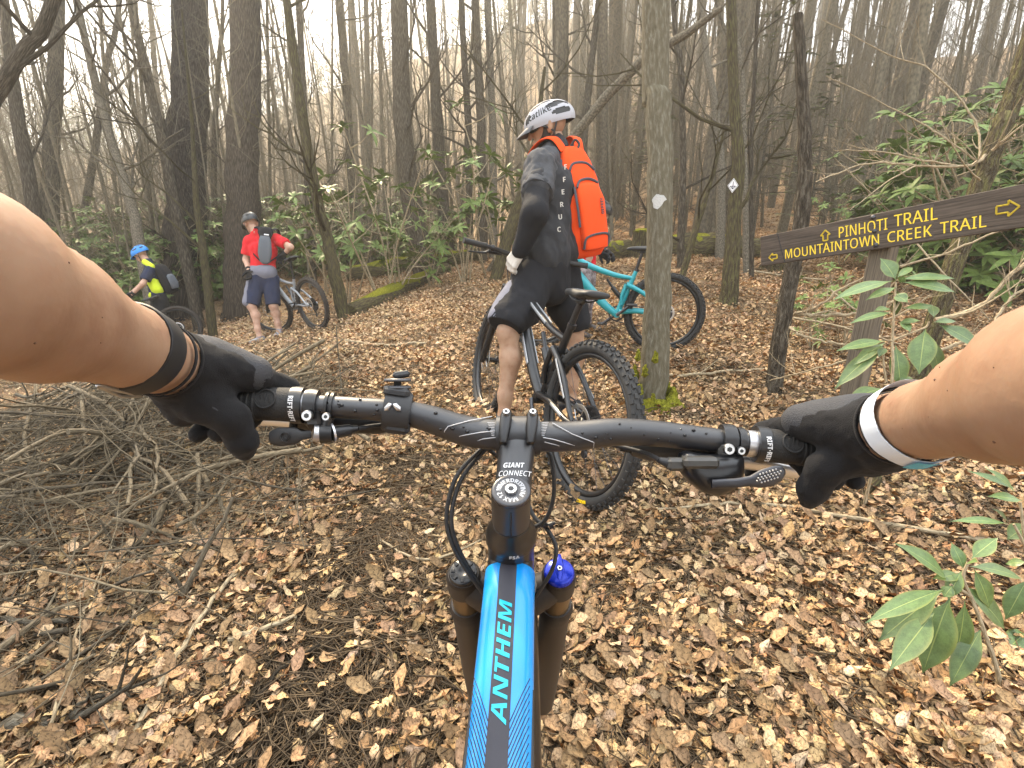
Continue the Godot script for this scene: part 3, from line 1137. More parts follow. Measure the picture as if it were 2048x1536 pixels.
func wood() -> void:
	var r2 := RandomNumberGenerator.new()
	r2.seed = 21
	var protos := []
	for i in 5:
		protos.append(bare_proto(400 + i, 21.0 + i * 1.5, 0.065 + 0.022 * i, 15, 0.3, 2.8, 2, 4) + [M.bark_far if i % 2 else M.bark_far_dark, "bare_tree", M.bark_far])
	for i in 3:
		protos.append(bare_proto(420 + i, 6.5 + i * 1.8, 0.026 + 0.009 * i, 38, 0.06, 1.7, 2, 4) + [M.bark_far, "thin_sapling", M.bark_far])
	protos.append(conifer_proto(440, 15.0, 0.2, 0.3, 2.8, 75, 0.8) + [M.bark_dark, "conifer_tree", M.needle])
	protos.append(conifer_proto(441, 18.0, 0.22, 0.42, 3.0, 70, 0.85) + [M.bark_dark, "conifer_tree", M.needle])
	protos.append(conifer_proto(442, 5.5, 0.045, 0.1, 1.7, 70, 0.2) + [M.bark_grey, "young_hemlock", M.needle])
	var words := {
		"bare_tree": ["tall bare grey tree in the wood behind the cyclists", "tree", "bare trees of the wood behind"],
		"thin_sapling": ["thin twiggy sapling in the undergrowth behind the cyclists", "sapling", "twiggy saplings in the undergrowth"],
		"conifer_tree": ["tall dark green conifer on the hazy hillside", "conifer", "conifers on the hillside"],
		"young_hemlock": ["small feathery young hemlock on the wooded slope", "conifer", "young hemlocks on the slope"],
	}
	var places := []
	# [kind of proto, position]
	for i in 980:
		var az := r2.randf_range(-0.95, 0.95)
		var r := sqrt(r2.randf_range(12.5 * 12.5, 105.0 * 105.0))
		if i % 3 == 0:
			r = r2.randf_range(12.5, 45.0)
		var k := r2.randi_range(0, 4)
		var q := r2.randf()
		if r < 34.0 and q < 0.42:
			k = r2.randi_range(5, 7)
		elif az > 0.1 and r < 30.0 and q < 0.47:
			k = 10
		elif r > 78.0 and q < (0.4 if az < 0.1 else 0.05):
			k = r2.randi_range(8, 9)
		elif r < 20.0 and q < 0.6:
			k = r2.randi_range(0, 1)
		if az < 0.05 and k < 5:
			if r < 24.0:
				continue
			k = r2.randi_range(0, 2)
		if az < 0.0 and r > 30.0 and r2.randf() < 0.3:
			k = r2.randi_range(5, 7)
		if az >= 0.05 and k < 5 and r < 45.0 and r2.randf() < 0.5:
			if r2.randf() < 0.5:
				continue
			k = r2.randi_range(5, 7)
		if az < 0.1 and k < 5 and r < 58.0 and r2.randf() < 0.6:
			continue
		if az > 0.42 and r > 45.0 and k >= 8 and k < 10:
			k = 2
		places.append([k, r, Vector3(sin(az) * r, 0, -cos(az) * r), r2.randf() * TAU, r2.randf_range(0.75, 1.2) * (lerpf(1.0, 0.5, ss(30.0, 55.0, r)) if az < 0.16 else lerpf(1.0, 0.8, ss(40.0, 70.0, r)))])
	# the far hillside is covered with small-looking trees up to its skyline
	for i in 520:
		var az := r2.randf_range(-0.95, 0.3)
		var r := r2.randf_range(52.0, 128.0)
		var k := r2.randi_range(0, 2)
		if r2.randf() < 0.3:
			k = r2.randi_range(8, 9)
		elif r2.randf() < 0.35:
			k = r2.randi_range(5, 7)
		places.append([k, r, Vector3(sin(az) * r, 0, -cos(az) * r), r2.randf() * TAU, r2.randf_range(0.3, 0.5) * (1.6 if k >= 5 and k < 8 else 1.0)])
	# undergrowth: twiggy saplings everywhere, feathery hemlocks up the right bank
	for i in 620:
		var az := r2.randf_range(-0.9, 0.9)
		var r := 14.0 + 52.0 * pow(r2.randf(), 1.3)
		if az > -0.1 and az < 0.12 and r < 17.0:
			continue
		places.append([r2.randi_range(5, 7), r, Vector3(sin(az) * r, 0, -cos(az) * r), r2.randf() * TAU, r2.randf_range(0.55, 1.15)])
	for i in 10:
		var az := r2.randf_range(0.1, 0.8)
		var r := r2.randf_range(12.0, 34.0)
		places.append([10, r, Vector3(sin(az) * r, 0, -cos(az) * r), r2.randf() * TAU, r2.randf_range(0.6, 1.4)])
	places.sort_custom(func(a, b): return a[1] < b[1])
	var made := {}
	var left := {}
	for k in protos.size():
		left[k] = []
	var shown := {}
	for p in places:
		var k: int = p[0]
		var pr: Array = protos[k]
		var kind: String = pr[3]
		shown[kind] = shown.get(kind, 0) + 1
		var xf := Transform3D(Basis(Vector3.UP, p[3]).scaled(Vector3.ONE * (p[4] as float)), on(p[2].x, p[2].z))
		if shown[kind] <= (130 if kind == "bare_tree" else 60):
			var o: Node3D
			if made.has(k):
				o = made[k].duplicate()
				o.name = numbered(kind)
				add_child(o)
			else:
				o = thing(kind, words[kind][0], words[kind][1], Vector3.ZERO, words[kind][2])
				put("trunk", pr[0], pr[2], o)
				put("crown", pr[1], pr[4], o)
				made[k] = o
			o.transform = xf
		else:
			left[k].append(xf)
	var far := Node3D.new()
	far.name = "distant_wood"
	add_child(far)
	tag(far, "mass of hazy bare trees and conifers covering the far hillside", "wood", "", "stuff")
	for k in protos.size():
		if left[k].is_empty():
			continue
		for part in 2:
			var mm := MultiMesh.new()
			mm.transform_format = MultiMesh.TRANSFORM_3D
			mm.mesh = protos[k][part]
			mm.instance_count = left[k].size()
			for i in left[k].size():
				mm.set_instance_transform(i, left[k][i])
			var o := MultiMeshInstance3D.new()
			o.name = "far_trunks" if part == 0 else "far_crowns"
			o.multimesh = mm
			o.material_override = protos[k][2] if part == 0 else protos[k][4]
			far.add_child(o, true)
			stuff(o)

# ---------------------------------------------------------------- rhododendrons
const RHODO := [0.03, 0.6, 0.95, 1.0, 0.85, 0.5, 0.03]

func whorl(mb: MB, o: Vector3, dir: Vector3, count: int, length: float, rg: RandomNumberGenerator, droop := 0.2) -> void:
	var d := dir.normalized()
	var a := d.cross(Vector3(0.3, 0.2, 0.9)).normalized()
	var b := d.cross(a)
	for i in count:
		var w := TAU * i / count + rg.randf_range(-0.25, 0.25)
		var out := a * cos(w) + b * sin(w)
		var l := length * rg.randf_range(0.7, 1.15)
		var tip := o + out * l + d * l * rg.randf_range(0.0, 0.5) - Vector3(0, l * droop * rg.randf_range(0.3, 1.8), 0)
		mb.tint = Color(1, 1, 1) * rg.randf_range(0.6, 1.25)
		mb.leaf(o, tip, d, PackedFloat32Array(RHODO), l * 0.145, 0.25, 0.07)

func bush_proto(seed_: int, wide: float, high: float, stems: int, whorls: int, length: float, low := 0.1) -> Array:
	var rg := RandomNumberGenerator.new()
	rg.seed = seed_
	var sb := MB.new()
	var fb := MB.new()
	for i in stems:
		var a := TAU * i / stems + rg.randf_range(-0.5, 0.5)
		var f := rg.randf_range(0.2, 1.0)
		var top := Vector3(cos(a) * wide * f, high * rg.randf_range(0.6, 1.0) * (1.1 - 0.35 * f), sin(a) * wide * f)
		var line := curve([Vector3(rg.randf_range(-0.1, 0.1), -0.1, rg.randf_range(-0.1, 0.1)), Vector3(top.x * 0.35, top.y * 0.4, top.z * 0.35) + Vector3(rg.randf_range(-0.15, 0.15), 0, rg.randf_range(-0.15, 0.15)), top], 4)
		sb.tube(line, radii([0.018, 0.013, 0.006], line.size()), 5, false)
		whorl(fb, top, Vector3(0, 1, 0) + (line[-1] - line[-2]).normalized(), 9, length, rg)
		for j in int(float(whorls) / stems):
			var s := rg.randf_range(low, 0.98)
			var k := mini(int(s * (line.size() - 1)), line.size() - 2)
			var o := line[k]
			var b := rg.randf() * TAU
			var e := o + Vector3(cos(b), rg.randf_range(0.1, 0.9), sin(b)) * rg.randf_range(0.15, 0.5)
			sb.tube(PackedVector3Array([o, o.lerp(e, 0.5) + Vector3(0, -0.03, 0), e]), PackedFloat32Array([0.008, 0.006, 0.004]), 4, false)
			whorl(fb, e, e - o + Vector3(0, 0.3, 0), rg.randi_range(6, 10), length, rg)
	return [sb.mesh(), fb.mesh()]

func bush(proto: Array, label: String, group: String, p: Vector3, turn: float, k: float) -> void:
	var o := thing("rhododendron", label, "shrub", p, group)
	o.transform = Transform3D(Basis(Vector3.UP, turn).scaled(Vector3.ONE * k), p)
	put("stems", proto[0], M.twig, o)
	stuff(put("foliage", proto[1], M.rhodo, o))

func bushes() -> void:
	var rg := RandomNumberGenerator.new()
	rg.seed = 33
	var dense := []
	for i in 3:
		dense.append(bush_proto(500 + i, 1.25, 1.9, 12, 96, 0.17, 0.15))
	var open := []
	for i in 3:
		open.append(bush_proto(520 + i, 1.15, 2.4, 6, 26, 0.2, 0.45))
	# the thicket behind the two cyclists on the left
	for i in 46:
		var az := -0.82 + 0.68 * (i + rg.randf()) / 46.0
		var r := rg.randf_range(11.8, 17.5)
		if az > -0.66 and az < -0.3:
			r = rg.randf_range(13.6, 18.0)
		var x := sin(az) * r
		var z := -cos(az) * r
		bush(dense[i % 3], "dense glossy rhododendron in the thicket behind the two left cyclists", "rhododendrons of the left thicket", on(x, z, -0.1), rg.randf() * TAU, rg.randf_range(0.75, 1.15))
	# open ones with the light through them, midway
	var spots := [[690, 520, 9.4, 1.15, 0, "tall open rhododendron right of the leaning beech"], [770, 525, 9.0, 1.25, 1, "tall open rhododendron in front of the bending hickory"], [640, 500, 11.0, 1.0, 2, "open rhododendron behind the leaning beech"],
		[930, 540, 9.2, 1.0, 0, "open rhododendron left of the black rider's bike"], [985, 520, 9.6, 1.3, 1, "tall open rhododendron behind the black rider's shoulder"], [1040, 520, 10.2, 1.1, 2, "open rhododendron hidden partly by the rider in black"], [860, 540, 9.8, 0.7, 1, "low rhododendron beside the mossy log's far end"], [800, 560, 9.2, 0.6, 0, "low rhododendron above the mossy log"],
		[1690, 460, 9.0, 0.55, 0, "low rhododendron seen above the sign's left half"], [1740, 440, 9.5, 0.6, 1, "low rhododendron beyond the sign post"], [1640, 600, 4.6, 0.32, 2, "small rhododendron behind the dead snag"], [1715, 590, 4.4, 0.42, 1, "small pale rhododendron under the sign board"]]
	for q in spots:
		var g := ground(q[0], q[1])
		var dd: float = q[2]
		var p := at(q[0], q[1], dd)
		bush(open[q[4]], q[5], "", on(p.x, p.z), rg.randf() * TAU, q[3])
	# the tall ones up the bank on the right
	for q in [[1880, 7.4, 1.35, 0], [1960, 7.0, 1.5, 1], [2040, 6.6, 1.5, 2], [1800, 8.6, 1.1, 1], [1900, 9.6, 1.5, 2], [2110, 7.6, 1.6, 0], [1990, 9.0, 1.6, 0], [1740, 10.5, 0.9, 2]]:
		var p := at(q[0], 430, q[1])
		bush(dense[q[3]], "dense rhododendron on the bank at the right, above the sign", "rhododendrons on the right bank", on(p.x, p.z, -0.1), rg.randf() * TAU, q[2])

# ---------------------------------------------------------------- lettering
# flat letters of real thickness, each corner carried to its place on the thing by bend
func lettering(words: String, cap: float, depth: float, bend: Callable, bold := true, face := "Droid Sans") -> ArrayMesh:
	var f := SystemFont.new()
	f.font_names = PackedStringArray([face])
	f.font_weight = 700 if bold else 400
	var tm := TextMesh.new()
	tm.text = words
	tm.font = f
	tm.font_size = 64
	tm.pixel_size = cap / 46.0
	tm.depth = depth
	tm.curve_step = 4.0
	var a := tm.get_mesh_arrays()
	var mb := MB.new()
	var vs: PackedVector3Array = a[Mesh.ARRAY_VERTEX]
	for p in vs:
		mb.add(bend.call(p), Vector3.UP)
	mb.ix = a[Mesh.ARRAY_INDEX]
	mb.renormal(0, 0)
	return mb.mesh()

# ---------------------------------------------------------------- bicycles
var wheel_meshes := {}

func ring(mb: MB, r: float, sec: PackedVector2Array, sides := 64) -> void:
	# a closed section (radial, sideways) swept round the axle, which is z
	var keep := mb.t
	mb.t = mb.t * Transform3D(Basis(Vector3.RIGHT, PI / 2), Vector3.ZERO)
	var prof := PackedVector2Array()
	for p in sec:
		prof.append(Vector2(r + p.x, p.y))
	mb.lathe(prof, sides, true)
	mb.t = keep

func wheel_set() -> void:
	var tyre := MB.new()
	var sec := PackedVector2Array()
	for i in 14:
		var a := -TAU * i / 14
		sec.append(Vector2(cos(a) * 0.026, sin(a) * 0.029))
	ring(tyre, 0.338, sec, 72)
	wheel_meshes.tyre = tyre.mesh()
	var tread := MB.new()
	for i in 56:
		for row in 4:
			var w := TAU * (i + (0.5 if row % 2 else 0.0)) / 56
			var ph: float = [-0.95, -0.3, 0.3, 0.95][row]
			var b := Basis(Vector3.BACK, w) * Basis(Vector3.UP, -ph)
			var q := Transform3D(b, Basis(Vector3.BACK, w) * Vector3(0.338 + cos(ph) * 0.0285, 0, sin(ph) * 0.031))
			tread.box(q, Vector3(0.011, 0.02 if row in [1, 2] else 0.015, 0.013), 0.0)
	wheel_meshes.tread = tread.mesh()
	var rim := MB.new()
	ring(rim, 0.305, PackedVector2Array([Vector2(0.011, -0.015), Vector2(-0.004, -0.014), Vector2(-0.013, -0.004), Vector2(-0.013, 0.004), Vector2(-0.004, 0.014), Vector2(0.011, 0.015)]), 64)
	wheel_meshes.rim = rim.mesh()
	var sp := MB.new()
	for i in 28:
		var w := TAU * i / 28
		var side := 0.03 if i % 2 else -0.03
		var w2 := w + (0.28 if i % 4 < 2 else -0.28)
		sp.rod(Vector3(cos(w2) * 0.026, sin(w2) * 0.026, side), Vector3(cos(w) * 0.293, sin(w) * 0.293, 0), 0.0011, 0.0011, 4)
	wheel_meshes.spokes = sp.mesh()
	var hub := MB.new()
	hub.tube(PackedVector3Array([Vector3(0, 0, -0.055), Vector3(0, 0, -0.034), Vector3(0, 0, -0.033), Vector3(0, 0, -0.027), Vector3(0, 0, -0.025), Vector3(0, 0, 0.025), Vector3(0, 0, 0.027), Vector3(0, 0, 0.033), Vector3(0, 0, 0.034), Vector3(0, 0, 0.055)]), PackedFloat32Array([0.01, 0.012, 0.029, 0.029, 0.015, 0.015, 0.029, 0.029, 0.012, 0.01]), 16)
	wheel_meshes.hub = hub.mesh()
	var disc := MB.new()
	ring(disc, 0.078, PackedVector2Array([Vector2(0.011, -0.001), Vector2(-0.007, -0.001), Vector2(-0.007, 0.001), Vector2(0.011, 0.001)]), 40)
	for i in 6:
		var w := TAU * i / 6
		disc.rod(Vector3(cos(w) * 0.02, sin(w) * 0.02, 0), Vector3(cos(w + 0.5) * 0.072, sin(w + 0.5) * 0.072, 0), 0.0025, 0.0025, 4)
	wheel_meshes.disc = disc.mesh()
	var cas := MB.new()
	for i in 9:
		var r := 0.084 - 0.0075 * i
		ring(cas, r - 0.006, PackedVector2Array([Vector2(0.006, -0.001 + 0.004 * i), Vector2(-0.006, -0.001 + 0.004 * i), Vector2(-0.006, 0.001 + 0.004 * i), Vector2(0.006, 0.001 + 0.004 * i)]), 36)
		for k in 18:
			var w := TAU * (k + 0.3 * i) / 18
			cas.box(Transform3D(Basis(Vector3.BACK, w), Vector3(cos(w) * (r + 0.001), sin(w) * (r + 0.001), 0.004 * i)), Vector3(0.006, 0.006, 0.0018))
	wheel_meshes.cassette = cas.mesh()

func make_wheel(parent: Node3D, x: Transform3D, rim_mat: Material, tyre_mat: Material, rear: bool) -> MeshInstance3D:
	var w := put("wheel", wheel_meshes.rim, rim_mat, parent, x)
	put("tyre", wheel_meshes.tyre, tyre_mat, w)
	put("tread", wheel_meshes.tread, tyre_mat, w)
	put("spokes", wheel_meshes.spokes, M.dark_metal, w)
	put("hub", wheel_meshes.hub, M.black_paint, w)
	put("brake_disc", wheel_meshes.disc, M.steel, w, Transform3D(Basis(), Vector3(0, 0, -0.045)))
	if rear:
		put("cassette", wheel_meshes.cassette, M.dark_metal, w, Transform3D(Basis(), Vector3(0, 0, 0.018)))
	return w

# a full-suspension mountain bike: x forward, y up, z to its right, the rear wheel's foot at the origin
func bike(label: String, x: Transform3D, steer: float, frame_mat: Material, second: Material, opts := {}) -> Node3D:
	var o := thing("mountain_bike", label, "bicycle")
	o.transform = x
	var rim_mat: Material = opts.get("rim", M.black_paint)
	var tyre_mat: Material = opts.get("tyre", M.rubber)
	var rear := Vector3(0, 0.37, 0)
	var front := Vector3(1.17, 0.37, 0)
	var bb := Vector3(0.435, 0.345, 0)
	var seat_top := Vector3(0.275, 0.76, 0)
	var axis := Vector3(-0.375, 0.927, 0)
	var crown := Vector3(0.938, 0.824, 0)
	var hd := crown + axis * 0.11
	make_wheel(o, Transform3D(Basis(Vector3.BACK, 0.3), rear), rim_mat, tyre_mat, true)
	# main triangle
	var fr := MB.new()
	var k: float = opts.get("stout", 1.0)
	fr.rod(crown + axis * 0.005, hd, 0.026, 0.026, 14)
	fr.tube(curve([hd - axis * 0.025, Vector3(0.72, 0.80, 0), Vector3(0.48, 0.715, 0), Vector3(0.31, 0.685, 0)], 4), radii([0.024 * k, 0.021 * k, 0.018 * k, 0.017], 13), 12)
	fr.tube(curve([crown + axis * 0.03, Vector3(0.80, 0.70, 0), Vector3(0.58, 0.46, 0), bb], 4), radii([0.028 * k, 0.031 * k, 0.03 * k, 0.03], 13), 12)
	fr.tube(PackedVector3Array([bb, Vector3(0.375, 0.5, 0), seat_top]), PackedFloat32Array([0.024, 0.021 * k, 0.018]), 12)
	fr.rod(bb + Vector3(0, 0, -0.045), bb + Vector3(0, 0, 0.045), 0.026, 0.026, 16)
	put("frame", fr.mesh(), frame_mat, o)
	# rear triangle
	var rt := MB.new()
	for s: float in [-1.0, 1.0]:
		rt.tube(curve([bb + Vector3(-0.02, 0.03, 0.035 * s), Vector3(0.25, 0.385, 0.052 * s), Vector3(0.08, 0.365, 0.07 * s), rear + Vector3(0, 0, 0.07 * s)], 4), radii([0.019 * k, 0.014 * k, 0.012], 13), 9)
		rt.tube(curve([Vector3(0.36, 0.63, 0.03 * s), Vector3(0.2, 0.55, 0.048 * s), Vector3(0.06, 0.42, 0.068 * s), rear + Vector3(0, 0.0, 0.07 * s)], 4), radii([0.017 * k, 0.013 * k, 0.011], 13), 9)
		rt.rod(rear + Vector3(0, 0, 0.058 * s), rear + Vector3(0, 0, 0.078 * s), 0.022, 0.02, 12)
		rt.tube(PackedVector3Array([Vector3(0.36, 0.63, 0.03 * s), Vector3(0.4, 0.52, 0.032 * s), Vector3(0.395, 0.44, 0.03 * s)]), PackedFloat32Array([0.016, 0.014, 0.016]), 8)
	put("rear_triangle", rt.mesh(), opts.get("rear_mat", frame_mat), o)
	# shock
	var sh := MB.new()
	sh.rod(Vector3(0.40, 0.5, 0), Vector3(0.49, 0.6, 0), 0.022, 0.022, 14)
	sh.rod(Vector3(0.47, 0.578, 0), Vector3(0.54, 0.675, 0), 0.012, 0.012, 12)
	sh.rod(Vector3(0.36, 0.63, -0.034), Vector3(0.36, 0.63, 0.034), 0.012, 0.012, 10)
	put("shock", sh.mesh(), M.black_gloss, o)
	# seat post and saddle
	var drop: float = opts.get("drop", 0.0)
	var top := Vector3(0.235, 0.93 - drop, 0)
	var po := MB.new()
	po.rod(seat_top - Vector3(-0.01, 0.02, 0), top, 0.0155, 0.0145, 12)
	po.rod(seat_top + Vector3(0, -0.012, 0), seat_top + Vector3(-0.006, 0.008, 0), 0.022, 0.022, 14)
	po.box(Transform3D(Basis(), top + Vector3(0, 0.008, 0)), Vector3(0.05, 0.02, 0.03), 0.005)
	put("seat_post", po.mesh(), M.black_paint, o)
	var sd := MB.new()
	var secs := []
	for q in [[-0.135, 0.052, 0.012, 0.012], [-0.128, 0.066, 0.016, 0.012], [-0.09, 0.07, 0.02, 0.008], [-0.04, 0.058, 0.02, 0.0], [0.02, 0.035, 0.02, -0.002], [0.08, 0.023, 0.018, 0.0], [0.125, 0.018, 0.015, -0.004], [0.138, 0.01, 0.009, -0.008]]:
		secs.append([top + Vector3(q[0], 0.042 + q[3], 0), Vector3(0, 0, q[1]), Vector3(0, q[2], 0), 2.4])
	sd.loft(secs, 18)
	for s: float in [-1.0, 1.0]:
		sd.tube(curve([top + Vector3(-0.09, 0.03, 0.03 * s), top + Vector3(-0.04, 0.012, 0.022 * s), top + Vector3(0.04, 0.012, 0.02 * s), top + Vector3(0.1, 0.03, 0.01 * s)], 3), radii([0.0035], 10), 6)
	var sad := put("saddle", sd.mesh(), M.black_matte, o)
	var seam := MB.new()
	seam.tube(curve([top + Vector3(-0.12, 0.065, 0.03), top + Vector3(-0.04, 0.062, 0.022), top + Vector3(0.06, 0.06, 0.008)], 3), radii([0.0016], 7), 5)
	seam.tube(curve([top + Vector3(-0.12, 0.065, -0.03), top + Vector3(-0.04, 0.062, -0.022), top + Vector3(0.06, 0.06, -0.008)], 3), radii([0.0016], 7), 5)
	put("stitching", seam.mesh(), M.cloth_slate, sad)
	# cranks, chainring, pedals
	var turn: float = opts.get("crank", 0.2)
	for s: float in [-1.0, 1.0]:
		var dirv := Vector3(cos(turn), sin(turn), 0) * s
		var tip: Vector3 = bb + dirv * 0.17 + Vector3(0, 0, 0.075 * s)
		var cr := MB.new()
		cr.tube(PackedVector3Array([bb + Vector3(0, 0, 0.06 * s), bb + dirv * 0.03 + Vector3(0, 0, 0.064 * s), tip]), PackedFloat32Array([0.018, 0.015, 0.012]), 10, true, 0.7, Vector3.UP)
		put("crank", cr.mesh(), M.dark_metal, o)
		var pd := MB.new()
		pd.box(Transform3D(Basis(), tip + Vector3(0, 0, 0.055 * s)), Vector3(0.095, 0.016, 0.09), 0.006)
		for e in 8:
			var pp := tip + Vector3(0.04 * (1 if e % 2 else -1), 0.01 * (1 if e < 4 else -1), 0.055 * s + 0.035 * (1 if e % 4 < 2 else -1))
			pd.rod(pp, pp + Vector3(0, 0.004 * (1 if e < 4 else -1), 0), 0.0025, 0.0025, 5)
		put("pedal", pd.mesh(), opts.get("pedal", M.black_matte), o)
	var ch := MB.new()
	ch.t = Transform3D(Basis(), bb + Vector3(0, 0, 0.052))
	ring(ch, 0.066, PackedVector2Array([Vector2(0.007, -0.0015), Vector2(-0.007, -0.0015), Vector2(-0.007, 0.0015), Vector2(0.007, 0.0015)]), 32)
	for i in 4:
		var w := TAU * i / 4 + turn
		ch.rod(Vector3.ZERO, Vector3(cos(w) * 0.062, sin(w) * 0.062, 0), 0.006, 0.005, 6)
	for i in 32:
		var w := TAU * i / 32
		ch.box(Transform3D(Basis(Vector3.BACK, w), Vector3(cos(w) * 0.0745, sin(w) * 0.0745, 0)), Vector3(0.006, 0.006, 0.002))
	put("chainring", ch.mesh(), M.dark_metal, o)
	# chain and derailleur
	var cn := MB.new()
	var c0 := rear + Vector3(0.0, 0.045, 0.04)
	cn.tube(PackedVector3Array([c0, bb + Vector3(0, 0.074, 0.052)]), PackedFloat32Array([0.0042, 0.0042]), 4)
	cn.tube(PackedVector3Array([bb + Vector3(0, -0.074, 0.052), Vector3(0.06, 0.215, 0.045), Vector3(0.03, 0.205, 0.045)]), PackedFloat32Array([0.0042, 0.0042, 0.0042]), 4)
	cn.tube(PackedVector3Array([Vector3(0.045, 0.27, 0.045), rear + Vector3(-0.04, -0.02, 0.04)]), PackedFloat32Array([0.0042, 0.0042]), 4)
	put("chain", cn.mesh(), M.dark_metal, o)
	var de := MB.new()
	de.tube(PackedVector3Array([rear + Vector3(0, -0.01, 0.075), Vector3(0.012, 0.3, 0.075), Vector3(0.035, 0.275, 0.055)]), PackedFloat32Array([0.014, 0.013, 0.012]), 8)
	de.tube(PackedVector3Array([Vector3(0.045, 0.275, 0.05), Vector3(0.04, 0.205, 0.05)]), PackedFloat32Array([0.012, 0.012]), 8, true, 0.5)
	for c in [Vector3(0.045, 0.275, 0.045), Vector3(0.04, 0.207, 0.045)]:
		de.rod(c - Vector3(0, 0, 0.004), c + Vector3(0, 0, 0.004), 0.02, 0.02, 12)
	put("derailleur", de.mesh(), M.black_paint, o)
	# everything that turns with the bars
	var pivot := Transform3D(Basis(), crown) * Transform3D(Basis(axis.normalized(), steer), Vector3.ZERO) * Transform3D(Basis(), -crown)
	var fk := MB.new()
	var off := Vector3(axis.y, -axis.x, 0) * 0.042
	for s: float in [-1.0, 1.0]:
		var foot: Vector3 = front + Vector3(0, 0, 0.062 * s)
		var head2 := foot + axis * 0.5
		fk.tube(PackedVector3Array([foot - axis * 0.02, foot + axis * 0.03, foot + axis * 0.29, foot + axis * 0.3]), PackedFloat32Array([0.017, 0.02, 0.022, 0.024]), 14)
		fk.rod(head2 + axis * -0.02, head2 + axis * 0.028, 0.021, 0.021, 14)
	fk.tube(curve([front + axis * 0.5 + Vector3(0, 0, -0.062), crown - axis * 0.012 + Vector3(0, 0, -0.02), crown - axis * 0.012 + Vector3(0, 0, 0.02), front + axis * 0.5 + Vector3(0, 0, 0.062)], 3), radii([0.022, 0.026, 0.026, 0.022], 10), 12)
	fk.tube(curve([front + axis * 0.3 + Vector3(0, 0, -0.058), front + axis * 0.36 + off * 1.2 + Vector3(0, 0, -0.04), front + axis * 0.385 + off * 1.2, front + axis * 0.36 + off * 1.2 + Vector3(0, 0, 0.04), front + axis * 0.3 + Vector3(0, 0, 0.058)], 3), radii([0.014], 13), 8)
	var fork := put("fork", fk.mesh(), opts.get("fork", M.black_paint), o, pivot)
	for s: float in [-1.0, 1.0]:
		var st := MB.new()
		var foot: Vector3 = front + Vector3(0, 0, 0.062 * s)
		st.rod(foot + axis * 0.29, foot + axis * 0.49, 0.017, 0.017, 14)
		put("stanchion", st.mesh(), opts.get("stanchion", M.black_gloss), fork)
	make_wheel(o, pivot * Transform3D(Basis(Vector3.BACK, 1.1), front), rim_mat, tyre_mat, false)
	var stm := MB.new()
	var cl := hd + axis * (0.045 + (opts.get("rise", 0.0) as float))
	var bar_c := cl + Vector3(0.06, 0.012, 0)
	stm.rod(hd, cl + axis * 0.02, 0.0175, 0.0175, 14)
	stm.rod(cl, bar_c, 0.018, 0.02, 14)
	stm.rod(bar_c + Vector3(0, 0, -0.026), bar_c + Vector3(0, 0, 0.026), 0.022, 0.022, 14)
	stm.rod(cl + axis * 0.02, cl + axis * 0.026, 0.0185, 0.017, 14)
	put("stem", stm.mesh(), M.black_paint, o, pivot)
	var hb := MB.new()
	var bar := curve([bar_c + Vector3(-0.05, 0.03, -0.37), bar_c + Vector3(-0.028, 0.024, -0.22), bar_c + Vector3(-0.004, 0.003, -0.06), bar_c + Vector3(-0.004, 0.003, 0.06), bar_c + Vector3(-0.028, 0.024, 0.22), bar_c + Vector3(-0.05, 0.03, 0.37)], 5)
	hb.tube(bar, radii([0.0111, 0.0111, 0.0159, 0.0159, 0.0111, 0.0111], bar.size()), 12)
	put("handlebar", hb.mesh(), opts.get("bar", M.black_paint), o, pivot)
	for s: float in [-1.0, 1.0]:
		var gr := MB.new()
		var e1: Vector3 = bar_c + Vector3(-0.05, 0.03, 0.372 * s)
		var e0: Vector3 = bar_c + Vector3(-0.031, 0.025, 0.24 * s)
		gr.tube(PackedVector3Array([e0, e0.lerp(e1, 0.06), e0.lerp(e1, 0.07), e0.lerp(e1, 0.94), e0.lerp(e1, 0.95), e1]), PackedFloat32Array([0.0175, 0.0175, 0.0155, 0.0155, 0.0175, 0.0175]), 12)
		put("grip", gr.mesh(), M.rubber, o, pivot)
		var lv := MB.new()
		var c0b: Vector3 = bar_c + Vector3(0.0, 0.0, 0.2 * s)
		lv.tube(curve([c0b + Vector3(0.02, 0.004, 0), c0b + Vector3(0.045, -0.012, 0.03 * s), c0b + Vector3(0.02, -0.02, 0.12 * s)], 4), radii([0.011, 0.007, 0.005], 9), 8)
		lv.tube(PackedVector3Array([c0b + Vector3(0.025, 0, 0.01 * s), c0b + Vector3(0.03, 0, -0.07 * s)]), PackedFloat32Array([0.012, 0.009]), 10)
		lv.rod(c0b + Vector3(-0.02, 0.022, -0.008 * s), c0b + Vector3(-0.02, 0.022, 0.01 * s), 0.018, 0.018, 12)
		put("brake_lever", lv.mesh(), M.black_paint, o, pivot)
	var ca := MB.new()
	for s: float in [-1.0, 1.0]:
		ca.tube(curve([bar_c + Vector3(0.03, 0.02, 0.12 * s), bar_c + Vector3(0.11, -0.04, 0.05 * s), bar_c + Vector3(0.07, -0.16, 0.035 * s), crown + Vector3(0.02, 0.0, 0.04 * s), crown + Vector3(-0.1, -0.1, 0.03 * s)], 5), radii([0.0028], 21), 6)
	put("cables", ca.mesh(), M.black_matte, o)
	return o

# places a bike with its rear and front tyres on two points of the ground, leaning by an angle to its right
func bike_on(a: Vector3, b: Vector3, lean: float) -> Transform3D:
	var d := b - a
	var fx := d.normalized()
	var side := fx.cross(Vector3.UP).normalized()
	var up := side.cross(fx).rotated(fx, lean)
	side = fx.cross(up)
	return Transform3D(Basis(fx, up, side), a)

func spot(px: float, py: float, d: float, lift := 0.0) -> Vector3:
	var p := at(px, py, d)
	return on(p.x, p.z, lift)

